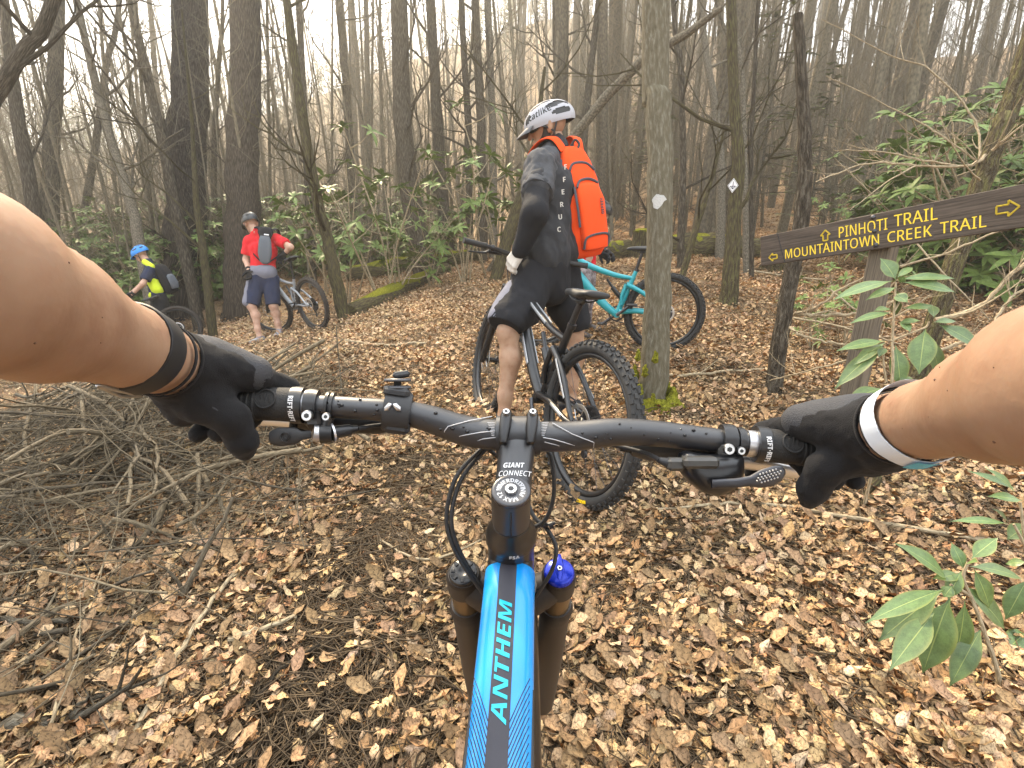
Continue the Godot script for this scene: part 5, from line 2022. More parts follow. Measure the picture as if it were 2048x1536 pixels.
	lp.tube(curve([Vector3(0.0, 0.28, -0.03), Vector3(0.02, 0.325, -0.01), Vector3(0.035, 0.3, 0.005), Vector3(0.02, 0.27, 0.0)], 5), radii([0.007], 16), 8)
	put("carry_loop", lp.mesh(), M.black_matte, bp)

# the rest stand further away
func simple_person(called_label: String, o: Vector3, J: Dictionary, f: Vector3, clothes: Dictionary) -> Node3D:
	J = rel(J, o)
	var p := thing("person", called_label, "person", o)
	var r := f.cross(Vector3.UP).normalized()
	var u := r.cross(f)
	var k: float = clothes.get("k", 1.0)
	var body := MB.new()
	var bones := trunk_bones(J, k * 0.93)
	for s in ["l", "r"]:
		bones += limb(J, ["sh" + s, "el" + s, "wr" + s], [0.052, 0.041, 0.03], k) + limb(J, ["hip" + s, "kn" + s], [0.085, 0.06], k) + calf(J, s, k)
	bones.append([J.neck + Vector3(0, -0.02, 0), J.head - u * 0.05 - f * 0.02, 0.058 * k, 0.055 * k])
	body.blob(bones, 0.014, 0.035)
	body.blob(head_bones(J.head, f, u, k), 0.006, 0.022)
	put("body", body.mesh(), clothes.get("skin", M.skin_pale), p)
	var sl := J.duplicate()
	var sh := trunk_bones(J, k * 0.93, 0.017)
	for s in ["l", "r"]:
		sl["cut" + s] = (J["sh" + s] as Vector3).lerp(J["el" + s], clothes.get("sleeve", 0.62))
		sh += limb(sl, ["sh" + s, "cut" + s], [0.062, 0.066], k, 0.012)
	var hipm: Vector3 = (J.hipl + J.hipr) / 2.0
	var ups: Vector3 = ((J.shl + J.shr) / 2.0 - hipm).normalized()
	var cuts := [[hipm + ups * 0.03, -ups, 0.3]]
	for s in ["l", "r"]:
		var ad: Vector3 = (J["el" + s] - J["sh" + s]).normalized()
		cuts.append([sl["cut" + s] + ad * 0.03, ad, 0.13])
	garment(p, "shirt", sh, 0.012, 0.022, clothes.shirt, 0.014, Vector3(500, 260, 500), cuts)
	var leg := []
	var full: bool = clothes.get("trousers", false)
	for s in ["l", "r"]:
		var hp: Vector3 = J["hip" + s]
		var kn: Vector3 = J["kn" + s]
		leg.append([hp, hp.lerp(kn, 0.92), 0.12 * k, (0.075 if full else 0.096) * k])
		if full:
			leg.append([kn, (J["an" + s] as Vector3), 0.072 * k, 0.05 * k])
	var rr: Vector3 = (J.hipr - J.hipl).normalized()
	leg.append([hipm + Vector3(0, 0.06, 0) - rr * 0.045, hipm - Vector3(0, 0.05, 0) - rr * 0.045, 0.115 * k, 0.122 * k])
	leg.append([hipm + Vector3(0, 0.06, 0) + rr * 0.045, hipm - Vector3(0, 0.05, 0) + rr * 0.045, 0.115 * k, 0.122 * k])
	garment(p, "trousers" if full else "shorts", leg, 0.014, 0.03, clothes.legs, 0.014, Vector3(400, 200, 400), [] if full else ["l", "r"].map(func(s): return [(J["hip" + s] as Vector3).lerp(J["kn" + s], 0.97), ((J["kn" + s] - J["hip" + s]) as Vector3).normalized(), 0.2]))
	for s in ["l", "r"]:
		shoe(p, J, s, k, clothes.shoes, M.black_matte)
		var w: Vector3 = J["wr" + s]
		var d: Vector3 = J["hand" + s].normalized() if J.has("hand" + s) else (w - J["el" + s]).normalized()
		d = (clothes.get("dir" + s, d) as Vector3).normalized()
		var nn: Vector3 = clothes.get("palm" + s, Vector3(0, -0.7, 0.7))
		nn = (nn - d * nn.dot(d)).normalized()
		var th := d.cross(nn) * (1.0 if s == "l" else -1.0)
		var gl := MB.new()
		gl.blob([[w + (J["el" + s] - w).normalized() * 0.03, w + d * 0.02, 0.036 * k, 0.031 * k]] + hand_bones(w, d, nn, th, clothes.get("curl", [0.5, 0.7, 0.5]), k, 0.002), 0.006, 0.01)
		put("glove", gl.mesh(), M.cloth_black, p)
	var vents := [[0.5, 0.35, 0.16, 0.08, 0.2], [1.3, 0.6, 0.3, 0.07, 0.1], [1.7, 0.38, 0.32, 0.06, 0.0], [2.5, 0.6, 0.25, 0.07, 0.0], [2.6, 0.32, 0.22, 0.06, 0.0], [0.2, 0.65, 0.1, 0.14, 0.0]]
	helmet(p, J.head + u * 0.032 * k - f * 0.01 * k, f, u, clothes.helmet, 1.1 * k, clothes.visor, vents, false)
	eyes(body, p, J.head, f, u, k)
	return p

func cyclist_in_red() -> void:
	var o := spot(530, 672, 7.15)
	var J := {
		"head": at(501, 448, 7.05), "neck": at(513, 464, 7.05), "shl": at(498, 482, 7.05), "shr": at(552, 478, 7.1),
		"ell": at(492, 520, 7.1), "wrl": at(497, 540, 6.98), "elr": at(581, 494, 7.0), "wrr": at(568, 508, 7.05),
		"hipl": at(514, 560, 7.1), "hipr": at(541, 560, 7.13), "knl": at(503, 612, 7.02), "knr": at(547, 612, 7.1),
		"anl": at(518, 664, 7.05), "anr": at(559, 664, 7.2), "toel": at(494, 682, 6.95), "toer": at(552, 680, 7.0),
	}
	J.toel.y = gh(J.toel.x, J.toel.z)
	J.toer.y = gh(J.toer.x, J.toer.z)
	J.anl.y = J.toel.y + 0.09
	J.anr.y = J.toer.y + 0.09
	var f := Vector3(-0.62, -0.45, -0.62).normalized()
	var p := simple_person("cyclist in red shirt and black helmet standing beside the grey bike, hand on hip", o, J, f, {"shirt": M.cloth_red, "legs": M.cloth_navy, "shoes": M.shoe_grey, "helmet": mat(0.02, 0.022, 0.025, 0.35), "visor": mat(0.015, 0.015, 0.017, 0.5), "dirr": Vector3(-0.7, -0.7, 0.1), "dirl": Vector3(0.1, -0.8, 0.2)})
	J = rel(J, o)
	var sp := [[J.hipl.lerp(J.knl, 0.1) + Vector3(-0.05, 0.0, 0.03), J.hipl.lerp(J.knl, 0.85) + Vector3(-0.055, 0, 0.03), 0.075, 0.068]]
	garment(p, "shorts_side_panel", sp, 0.013, 0.03, M.cloth_grey, 0.008)
	var hm: Vector3 = (J.hipl + J.hipr) / 2.0
	garment(p, "waistband", [[hm + Vector3(-0.07, 0.1, 0.0), hm + Vector3(0.07, 0.1, 0), 0.127, 0.127]], 0.013, 0.02, M.cloth_grey, 0.004)
	var chin := MB.new()
	# small grey pack with black straps
	var bo := at(530, 484, 6.93)
	var bp := thing("backpack", "slim grey and black hydration pack on the red shirt", "backpack", bo)
	var bf := Vector3(0.28, 0.1, 0.95).normalized()
	var bu := Vector3(0.1, 1, -0.1).normalized()
	var br := bu.cross(bf).normalized()
	bp.basis = Basis(br, bf.cross(br), bf)
	var mb := pack_loft([[-0.3, 0.03, 0.02, 0.0], [-0.27, 0.065, 0.04, 0.0], [-0.15, 0.09, 0.055, 0.005], [0.0, 0.082, 0.045, 0.0], [0.08, 0.06, 0.025, -0.01]], 20)
	mb.ruffle(noise, 0.006, Vector3(500, 300, 500))
	put("bag", mb.mesh(), M.cloth_slate, bp)
	var yk := pack_loft([[0.05, 0.07, 0.03, -0.012], [0.13, 0.1, 0.028, -0.03], [0.19, 0.085, 0.025, -0.06], [0.21, 0.05, 0.015, -0.08]], 20)
	put("yoke", yk.mesh(), M.cloth_black, bp)
	var tg := MB.new()
	tg.box(Transform3D(Basis(), Vector3(0.02, 0.1, 0.018)), Vector3(0.06, 0.016, 0.004))
	put("label_tag", tg.mesh(), M.white_paint, bp)
	for s: float in [-1.0, 1.0]:
		var st := MB.new()
		st.tube(curve([Vector3(0.07 * s, 0.16, -0.05), Vector3(0.13 * s, 0.2, -0.12), Vector3(0.15 * s, 0.1, -0.26)], 5), radii([0.028], 11), 10, true, 0.25, Vector3(s, 0.2, 0))
		st.tube(curve([Vector3(0.06 * s, -0.26, 0.0), Vector3(0.15 * s, -0.18, -0.05), Vector3(0.2 * s, -0.1, -0.16)], 5), radii([0.01], 11), 8, true, 0.4, Vector3(0, 1, 0))
		put("shoulder_strap", st.mesh(), M.cloth_black, bp)

func cyclist_in_yellow() -> void:
	var o := spot(320, 690, 8.75)
	var J := {
		"head": at(281, 509, 8.72), "neck": at(297, 524, 8.72), "shl": at(300, 540, 8.55), "shr": at(300, 536, 8.9),
		"ell": at(286, 568, 8.45), "wrl": at(264, 588, 8.45), "elr": at(285, 568, 9.0), "wrr": at(258, 590, 9.0),
		"hipl": at(318, 604, 8.65), "hipr": at(322, 602, 8.86), "knl": at(318, 652, 8.6), "knr": at(330, 652, 8.9),
		"anl": at(318, 700, 8.65), "anr": at(332, 700, 8.95), "toel": at(298, 712, 8.6), "toer": at(312, 712, 8.9),
	}
	J.toel.y = gh(J.toel.x, J.toel.z)
	J.toer.y = gh(J.toer.x, J.toer.z)
	J.anl.y = J.toel.y + 0.09
	J.anr.y = J.toer.y + 0.09
	var f := Vector3(-0.86, -0.5, -0.1).normalized()
	var p := simple_person("cyclist in blue helmet and yellow-green jersey leaning over the red bike's bars", o, J, f, {"shirt": M.cloth_navy, "legs": M.cloth_black, "shoes": M.cloth_black, "trousers": true, "helmet": mat(0.01, 0.2, 0.6, 0.35), "visor": mat(0.01, 0.16, 0.5, 0.4), "dirl": Vector3(-0.8, -0.4, -0.3), "dirr": Vector3(-0.8, -0.4, 0.3), "curl": [0.7, 0.9, 0.6]})
	J = rel(J, o)
	# bright panels of the jersey
	var mid: Vector3 = (J.shl + J.shr) / 2.0
	var hm: Vector3 = (J.hipl + J.hipr) / 2.0
	var s := Vector3(0.02, 0, 0.062)
	garment(p, "jersey_panel", [[mid.lerp(hm, 0.2) + s + Vector3(0.0, 0, 0), mid.lerp(hm, 0.62) + s + Vector3(0.055, 0, 0.02), 0.112, 0.098]], 0.012, 0.02, M.cloth_yellow, 0.006).set_meta("label", "bright yellow-green side panel")
	garment(p, "jersey_panel", [[mid.lerp(hm, 0.8) + s - Vector3(0.035, 0, 0), mid.lerp(hm, 0.92) + s + Vector3(0.02, -0.02, 0), 0.09, 0.08]], 0.012, 0.02, M.cloth_yellow, 0.006).set_meta("label", "bright yellow-green lower panel")
	garment(p, "collar", [[J.neck + Vector3(-0.02, 0.005, 0.06), J.shl + Vector3(0.03, 0.055, -0.02), 0.048, 0.045]], 0.012, 0.02, M.cloth_yellow, 0.004)
	var bo := at(332, 556, 8.72)
	var bp := thing("backpack", "black backpack on the cyclist in the blue helmet", "backpack", bo)
	var bf := Vector3(0.95, 0.22, 0.1).normalized()
	var bu := Vector3(-0.35, 1, 0).normalized()
	var br := bu.cross(bf).normalized()
	bp.basis = Basis(br, bf.cross(br), bf)
	var mb := pack_loft([[-0.26, 0.08, 0.04, 0.0], [-0.24, 0.12, 0.07, 0.0], [-0.1, 0.135, 0.095, 0.01], [0.08, 0.125, 0.085, 0.0], [0.2, 0.1, 0.055, -0.02], [0.25, 0.06, 0.025, -0.03]], 24)
	mb.ruffle(noise, 0.012, Vector3(500, 400, 500))
	put("bag", mb.mesh(), M.cloth_black, bp)
	var pk := pack_loft([[-0.2, 0.07, 0.03, 0.09], [-0.1, 0.09, 0.04, 0.1], [0.02, 0.08, 0.03, 0.09], [0.05, 0.05, 0.015, 0.08]], 20)
	put("front_pocket", pk.mesh(), M.cloth_slate, bp)
	for q: float in [-1.0, 1.0]:
		var st := MB.new()
		st.tube(curve([Vector3(0.07 * q, 0.2, -0.03), Vector3(0.12 * q, 0.25, -0.13), Vector3(0.14 * q, 0.08, -0.25), Vector3(0.14 * q, -0.12, -0.13)], 5), radii([0.026], 16), 10, true, 0.25, Vector3(q, 0.2, 0))
		put("shoulder_strap", st.mesh(), M.cloth_black, bp)

func hidden_cyclist() -> void:
	# mostly hidden by the rider in black: bends over the turquoise bike from its far side
	var o := spot(1192, 668, 5.25)
	var J := {
		"head": at(1199, 424, 5.3), "neck": at(1192, 446, 5.3), "shl": at(1174, 461, 5.2), "shr": at(1178, 456, 5.5),
		"ell": at(1186, 496, 5.12), "wrl": at(1200, 506, 5.05), "elr": at(1200, 494, 5.6), "wrr": at(1218, 506, 5.5),
		"hipl": at(1166, 551, 5.2), "hipr": at(1174, 549, 5.42), "knl": at(1168, 606, 5.15), "knr": at(1176, 604, 5.4),
		"anl": at(1158, 661, 5.22), "anr": at(1174, 661, 5.45), "toel": at(1183, 674, 5.15), "toer": at(1193, 671, 5.4),
	}
	J.toel.y = gh(J.toel.x, J.toel.z)
	J.toer.y = gh(J.toer.x, J.toer.z)
	J.anl.y = J.toel.y + 0.09
	J.anr.y = J.toer.y + 0.09
	var f := Vector3(0.9, -0.4, 0.1).normalized()
	simple_person("person in red top and patterned trousers, mostly hidden behind the orange backpack", o, J, f, {"k": 0.86, "shirt": M.cloth_red, "legs": M.cloth_camo, "trousers": true, "shoes": mat(0.06, 0.05, 0.045, 0.8), "helmet": mat(0.02, 0.018, 0.02, 0.4), "visor": null, "sleeve": 0.9, "curl": [0.5, 0.7, 0.5], "dirl": Vector3(0.8, -0.4, 0.1)})

# ---------------------------------------------------------------- the bike the picture is taken from
func band(mb: MB, c: Vector3, axis: Vector3, r: float, half: float, thick: float, sides := 32) -> void:
	var keep := mb.t
	mb.t = keep * Transform3D(Basis(Quaternion(Vector3.UP, axis.normalized())), c)
	mb.lathe(PackedVector2Array([Vector2(r, -half), Vector2(r + thick, -half * 0.9), Vector2(r + thick, half * 0.9), Vector2(r, half), Vector2(r - 0.0005, 0)]), sides, true)
	mb.t = keep

var bar_line: Array = [[335, 806, 0.490, 0.0111], [430, 806, 0.494, 0.0111], [540, 808, 0.5, 0.0111], [620, 811, 0.505, 0.0111], [720, 817, 0.512, 0.0112], [800, 824, 0.518, 0.0124], [860, 838, 0.522, 0.0143], [930, 861, 0.525, 0.0159], [985, 869, 0.525, 0.0159], [1036, 871, 0.525, 0.0159], [1090, 873, 0.525, 0.0159], [1150, 872, 0.524, 0.0157], [1230, 864, 0.52, 0.0145], [1310, 867, 0.516, 0.0135], [1400, 877, 0.511, 0.0125], [1480, 885, 0.507, 0.0113], [1560, 893, 0.502, 0.0111], [1700, 905, 0.496, 0.0111], [1765, 910, 0.493, 0.0111]]

func on_bar(px: float) -> Vector3:
	for i in bar_line.size() - 1:
		if px <= bar_line[i + 1][0]:
			var f = (px - bar_line[i][0]) / (bar_line[i + 1][0] - bar_line[i][0] as float)
			return at(px, lerpf(bar_line[i][1], bar_line[i + 1][1], f), lerpf(bar_line[i][2], bar_line[i + 1][2], f))
	return at(px, 910, 0.493)

# a point of the bar's surface seen at a place of the photograph
func bar_skin(px: float, py: float, proud := 0.0004) -> Vector3:
	for i in bar_line.size() - 1:
		if px <= bar_line[i + 1][0]:
			var f = (px - bar_line[i][0]) / (bar_line[i + 1][0] - bar_line[i][0] as float)
			var cy := lerpf(bar_line[i][1], bar_line[i + 1][1], f)
			var d := lerpf(bar_line[i][2], bar_line[i + 1][2], f)
			var r := lerpf(bar_line[i][3], bar_line[i + 1][3], f) + proud
			var off := (py - cy) / FOCAL * d
			return at(px, py, d - sqrt(maxf(0.0, r * r - off * off)))
	return Vector3.ZERO

func along(a: float, b: float, r: Array) -> MB:
	var mb := MB.new()
	var pts := PackedVector3Array()
	for i in r.size():
		pts.append(on_bar(lerpf(a, b, float(i) / (r.size() - 1))))
	mb.tube(pts, PackedFloat32Array(r), 24)
	return mb

func bolt(parent: Node3D, p: Vector3, n: Vector3, r: float, h: float) -> void:
	var mb := MB.new()
	n = n.normalized()
	mb.tube(PackedVector3Array([p, p + n * h * 0.85, p + n * h]), PackedFloat32Array([r, r, r * 0.86]), 18)
	var b := put("bolt", mb.mesh(), M.steel, parent)
	var hx := MB.new()
	hx.tube(PackedVector3Array([p + n * (h - 0.0005), p + n * (h + 0.0003)]), PackedFloat32Array([r * 0.48, r * 0.48]), 6)
	put("socket", hx.mesh(), M.lens, b)

func cockpit() -> void:
	var cb := Basis(Vector3.RIGHT, deg_to_rad(PITCH))
	var CY := cb.y
	var CZ := cb.z
	var o := thing("mountain_bike", "blue and black mountain bike seen from its rider's chest, handlebar across the picture", "bicycle")
	var T0 := at(1022, 985, 0.475)
	var U := Vector3(0, 0.927, 0.375).normalized()
	var C := on_bar(1036)
	var X := Vector3.RIGHT
	# handlebar
	var pts := []
	var rr := []
	for q in bar_line:
		pts.append(at(q[0], q[1], q[2]))
		rr.append(q[3])
	var hb := MB.new()
	var line := curve(pts, 5)
	hb.tube(line, radii(rr, line.size()), 28)
	var bar_mat := mat(0.018, 0.018, 0.02, 0.42)
	bar_mat.metallic_specular = 0.6
	var hbn := put("handlebar", hb.mesh(), bar_mat, o)
	var gm := mat(0.42, 0.42, 0.43, 0.5)
	var strokes := [[[984, 833], [940, 841], [896, 853], [889, 862], [890, 874]], [[990, 862], [960, 865], [920, 872], [915, 877], [915, 889]], [[991, 875], [965, 878], [953, 882], [953, 892]],
		[[1105, 846], [1144, 868], [1188, 885], [1187, 896]], [[1086, 875], [1108, 879], [1157, 893], [1156, 898]], [[1089, 884], [1118, 891], [1118, 899]]]
	for q in strokes:
		var g := MB.new()
		var l2 := PackedVector3Array()
		for i in q.size() - 1:
			for k in 5:
				l2.append(bar_skin(lerpf(q[i][0], q[i + 1][0], k / 5.0), lerpf(q[i][1], q[i + 1][1], k / 5.0)))
		l2.append(bar_skin(q[-1][0], q[-1][1]))
		g.tube(l2, radii([0.00055], l2.size()), 5)
		put("graphic_line", g.mesh(), gm, hbn)
	var ht := MB.new()
	for s: float in [-1.0, 1.0]:
		for i in 9:
			var y := 845.0 + 3.2 * i
			var x0 := 1036.0 + s * 47.0
			ht.tube(PackedVector3Array([bar_skin(x0, y + 1), bar_skin(x0 + s * (14.0 - i), y)]), PackedFloat32Array([0.0004, 0.0004]), 4)
	stuff(put("graphic_hatching", ht.mesh(), gm, hbn))
	# water drops on the black paint
	var rg := RandomNumberGenerator.new()
	rg.seed = 12
	var dm := MB.new()
	for i in 46:
		var px := rg.randf_range(640, 1420)
		if px > 755 and px < 830 or px > 985 and px < 1090:
			continue
		var cy := (on_bar(px) - EYE)
		var p := bar_skin(px, 0.0 + (bar_line[0][1] as float) + 0.0, 0.0)
		var k := 0
		for j in bar_line.size() - 1:
			if px > bar_line[j][0]:
				k = j
		var yy := lerpf(bar_line[k][1], bar_line[k + 1][1], (px - bar_line[k][0]) / (bar_line[k + 1][0] - bar_line[k][0] as float)) + rg.randf_range(-18, 14)
		dm.ball(bar_skin(px, yy, 0.0), Vector3(1.2, 1.0, 1.0) * rg.randf_range(0.0007, 0.0019), Basis(), 5, 8)
	stuff(put("water_drops", dm.mesh(), M.lens, hbn))
	# stem
	var st := MB.new()
	var S := (C - (T0 - U * 0.022))
	var N := S.cross(X).normalized() * -1.0
	if N.y < 0:
		N = -N
	var secs := []
	for q in [[0.0, 0.0185, 0.019], [0.2, 0.0185, 0.0185], [0.45, 0.0182, 0.0165], [0.75, 0.019, 0.0165], [1.0, 0.0215, 0.018]]:
		secs.append([T0 - U * 0.022 + S * q[0], X * q[1], N * q[2], 2.8])
	st.loft(secs, 28)
	st.tube(PackedVector3Array([T0 - U * 0.046, T0 - U * 0.044, T0 - U * 0.004, T0 - U * 0.001]), PackedFloat32Array([0.0176, 0.019, 0.019, 0.018]), 32)
	st.rod(C - X * 0.0225, C + X * 0.0225, 0.0205, 0.0205, 28)
	var stem := put("stem", st.mesh(), bar_mat, o)
	var fp := MB.new()
	for s: float in [-1.0, 1.0]:
		var q := C + X * 0.0135 * s
		var s2 := []
		for e in [[-0.017, 0.004, 0.005], [0.0, 0.0062, 0.007], [0.014, 0.006, 0.0065], [0.019, 0.0045, 0.0035]]:
			s2.append([q + N * 0.0165 + S.normalized() * (e[0] as float) + N * 0.004, X * e[1], N * e[2], 2.6])
		fp.loft(s2, 14)
		bolt(stem, q + S.normalized() * 0.012 + N * 0.022, N + S.normalized() * 0.3, 0.0038, 0.008)
	put("face_plate", fp.mesh(), M.black_paint, stem)
	# stem lettering
	var sb := Basis(X, S.normalized(), N).orthonormalized()
	for q in [["GIANT", 0.0048, 0.485, true, -0.001], ["CONNECT", 0.0052, 0.375, false, 0.001]]:
		var hw := 0.0185
		var lt := lettering(q[0], q[1], 0.0005, func(p: Vector3) -> Vector3:
			var x: float = p.x + q[4] + p.y * 0.2
			return Vector3(x, p.y, -1.2 * pow(absf(x) * 55.0, 3.5) * 0.0045 + p.z), q[3])
		put("lettering", lt, M.white_paint, stem, Transform3D(sb, T0 - U * 0.022 + S * (q[2] as float) + N * 0.0172))
	# top cap
	var tc := MB.new()
	tc.t = Transform3D(Basis(Quaternion(Vector3.UP, U)), T0)
	tc.lathe(PackedVector2Array([Vector2(0.0, 0.0), Vector2(0.0188, 0.0), Vector2(0.0188, 0.003), Vector2(0.0178, 0.0042), Vector2(0.0152, 0.0046), Vector2(0.0148, 0.0038), Vector2(0.008, 0.0036), Vector2(0.0, 0.0036)]), 40)
	var cap := put("top_cap", tc.mesh(), mat(0.035, 0.035, 0.04, 0.3), stem)
	bolt(stem, T0 + U * 0.0034, U, 0.0062, 0.0028)
	for k in 4:
		var word: String = ["OVERDRIVE", "12 NM", "MAX", "5 NM"][k]
		var lt := lettering(word, 0.0009, 0.0002, func(p: Vector3) -> Vector3:
			var a: float = k * PI / 2 + PI / 2 - p.x / 0.0115
			return Vector3(cos(a) * (0.0115 + p.y), 0.0038 + p.z, -sin(a) * (0.0115 + p.y)), true)
		put("lettering", lt, gm, cap, Transform3D(Basis(Quaternion(Vector3.UP, U)), T0))
	var sl := MB.new()
	sl.tube(PackedVector3Array([T0 - U * 0.006 + Vector3(0, -0.0065, 0.0178), T0 - U * 0.044 + Vector3(0, -0.0065, 0.0178)]), PackedFloat32Array([0.0008, 0.0008]), 6)
	put("clamp_slot", sl.mesh(), M.lens, stem)
	# headset and head tube
	var hs := MB.new()
	hs.t = Transform3D(Basis(Quaternion(Vector3.UP, -U)), T0)
	hs.lathe(PackedVector2Array([Vector2(0.0185, 0.046), Vector2(0.0195, 0.047), Vector2(0.0205, 0.054), Vector2(0.024, 0.06), Vector2(0.0262, 0.066), Vector2(0.0266, 0.073), Vector2(0.025, 0.075)]), 40)
	var hsn := put("headset", hs.mesh(), M.black_gloss, o)
	var rgm := MB.new()
	rgm.t = hs.t
	for k in 3:
		var lo := PI / 2 + 0.25 + 0.0
		for i in 10:
			pass
	var wl := lettering("FSA", 0.0042, 0.0004, func(p: Vector3) -> Vector3:
		var a := 0.12 + p.x / 0.0265
		return Vector3(sin(a) * (0.0267 + p.z), 0.0, cos(a) * (0.0267 + p.z)) + Vector3(0, p.y, 0))
	put("lettering", wl, gm, hsn, Transform3D(Basis(Quaternion(Vector3.UP, U)), T0 - U * 0.0695))
	var fr := MB.new()
	fr.tube(PackedVector3Array([T0 - U * 0.075, T0 - U * 0.085, T0 - U * 0.13, T0 - U * 0.185]), PackedFloat32Array([0.0256, 0.0245, 0.0255, 0.028]), 36)
	var A0 := T0 - U * 0.112
	var D := Vector3(-0.05, -0.335, 0.94).normalized()
	var R := D.cross(Vector3.UP).normalized() * -1.0
	if R.x < 0:
		R = -R
	var TN := D.cross(R).normalized()
	if TN.y < 0:
		TN = -TN
	var tsec := []
	for q in [[0.0, 0.024, 0.024, 2.2], [0.02, 0.0255, 0.025, 2.4], [0.06, 0.0262, 0.022, 2.7], [0.14, 0.0268, 0.02, 2.8], [0.3, 0.026, 0.018, 2.8], [0.62, 0.02, 0.016, 2.4]]:
		tsec.append([A0 + D * q[0], R * q[1], TN * q[2], q[3]])
	# black neck of the tube, then the blue paint
	var nk := tsec.slice(0, 2)
	fr.loft([[A0 - D * 0.012, R * 0.022, TN * 0.022, 2.0]] + nk + [[A0 + D * 0.026, R * 0.0255, TN * 0.0243, 2.4]], 32)
	var frn := put("head_tube", fr.mesh(), M.black_gloss, o)
	var blue := mat(0.0, 0.26, 0.7, 0.34)
	blue.clearcoat_enabled = true
	blue.clearcoat = 0.35
	blue.clearcoat_roughness = 0.12
	var tt := MB.new()
	tt.loft([[A0 + D * 0.022, R * 0.0263, TN * 0.0253, 2.45]] + tsec.slice(2), 40)
	var tub := put("top_tube", tt.mesh(), blue, o)
	# black stripe along its top
	var top := func(x: float, l: float, proud: float) -> Vector3:
		var k := 0
		while k < tsec.size() - 2 and l > (tsec[k + 1][0] - A0).dot(D):
			k += 1
		var l0: float = (tsec[k][0] - A0).dot(D)
		var l1: float = (tsec[k + 1][0] - A0).dot(D)
		var f := clampf((l - l0) / (l1 - l0), 0.0, 1.0)
		var hw: float = lerpf(tsec[k][1].length(), tsec[k + 1][1].length(), f)
		var hh: float = lerpf(tsec[k][2].length(), tsec[k + 1][2].length(), f)
		var e: float = lerpf(tsec[k][3], tsec[k + 1][3], f)
		var y := hh * pow(maxf(0.0, 1.0 - pow(absf(x) / hw, e)), 1.0 / e)
		return A0 + D * l + R * x + TN * (y + proud)
	var bs := MB.new()
	var rows := 40
	for i in rows + 1:
		var l := lerpf(0.023, 0.34, float(i) / rows)
		for j in 7:
			var x := lerpf(-0.0088, 0.0088, j / 6.0) - 0.0012
			bs.add(top.call(x, l, 0.0004 if j in [0, 6] else 0.0007), TN, Vector2(j / 6.0, l * 10.0))
	for i in rows:
		for j in 6:
			var p := i * 7 + j
			bs.tri(p, p + 8, p + 7)
			bs.tri(p, p + 1, p + 8)
	bs.renormal(0, 0)
	for i in bs.n.size():
		if bs.n[i].dot(TN) < 0:
			bs.n[i] = -bs.n[i]
	var stripe := mat(0.02, 0.019, 0.028, 0.5)
	put("black_stripe", bs.mesh(), stripe, tub)
	var cyan := mat(0.0, 0.42, 0.56, 0.3)
	var an := lettering("ANTHEM", 0.0125, 0.0005, func(p: Vector3) -> Vector3:
		# reads up the tube, letters lying on their backs
		return top.call(-p.y - 0.0012, 0.113 - p.y * 0.35 - p.x * 1.42, 0.0011 + p.z))
	put("lettering", an, cyan, tub)
	for s: float in [-1.0, 1.0]:
		for i in 11:
			var g := MB.new()
			var l2 := PackedVector3Array()
			for k in 6:
				l2.append(top.call(lerpf(0.0245, 0.0088, k / 5.0) * s - 0.0012, 0.128 + 0.006 * i + 0.036 * k / 5.0, 0.0003))
			g.tube(l2, radii([0.0004], 6), 4)
			put("pinstripe", g.mesh(), stripe, tub)
		var ed := MB.new()
		var l3 := PackedVector3Array()
		for k in 12:
			l3.append(top.call(0.0258 * s, 0.135 + 0.2 * k / 11.0, -0.001))
		ed.tube(l3, radii([0.001, 0.004, 0.005], 12), 8)
		put("edge_stripe", ed.mesh(), M.black_gloss, tub)
	# down tube, seat tube and rear wheel carry on below and behind the eye
	var dt := MB.new()
	var bbp := Vector3(0, 0.345, 0.10)
	dt.tube(curve([T0 - U * 0.17, T0 - U * 0.3 + Vector3(0, -0.02, 0.1), bbp], 5), radii([0.03, 0.034, 0.03], 11), 16)
	dt.rod(bbp, A0 + D * 0.62, 0.022, 0.018, 14)
	dt.rod(bbp, Vector3(0, 0.37, 0.52), 0.016, 0.012, 8)
	put("down_tube", dt.mesh(), M.black_gloss, o)
	var wz := Basis(Vector3.UP, PI / 2)
	var axle := T0 - U * 0.655 + Vector3(0, 0.016, -0.04)
	axle.y = 0.375
	make_wheel(o, Transform3D(wz, axle), M.black_paint, M.rubber, false)
	make_wheel(o, Transform3D(wz, Vector3(0.0, 0.37, 0.54)), M.black_paint, M.rubber, true)
	# fork
	var fk := MB.new()
	var crown := T0 - U * 0.192
	var fwd := Vector3(0, 0.375, -0.927).normalized() * 0.012
	for s: float in [-1.0, 1.0]:
		var h := T0 - U * 0.168 + X * 0.0565 * s + fwd
		fk.tube(PackedVector3Array([h - U * 0.032, h - U * 0.028, h - U * 0.002, h + U * 0.001]), PackedFloat32Array([0.0185, 0.0205, 0.0205, 0.018]), 28)
		var low := h - U * 0.075
		var foot := axle + X * 0.0575 * s + U * 0.0
		fk.tube(PackedVector3Array([low + U * 0.006, low, low - U * 0.008, low - U * 0.02, low.lerp(foot, 0.5), foot]), PackedFloat32Array([0.0195, 0.0225, 0.022, 0.0198, 0.021, 0.02]), 24)
	fk.tube(curve([T0 - U * 0.185 - X * 0.0565 + fwd, crown - X * 0.025 + fwd * 0.3 - U * 0.01, crown - U * 0.012, crown + X * 0.025 + fwd * 0.3 - U * 0.01, T0 - U * 0.185 + X * 0.0565 + fwd], 4), radii([0.0175, 0.023, 0.027, 0.023, 0.0175], 17), 18)
	var fkm := mat(0.022, 0.018, 0.016, 0.5)
	var fork := put("fork", fk.mesh(), fkm, o)
	var bronze := mat(0.16, 0.105, 0.05, 0.3, 0.6)
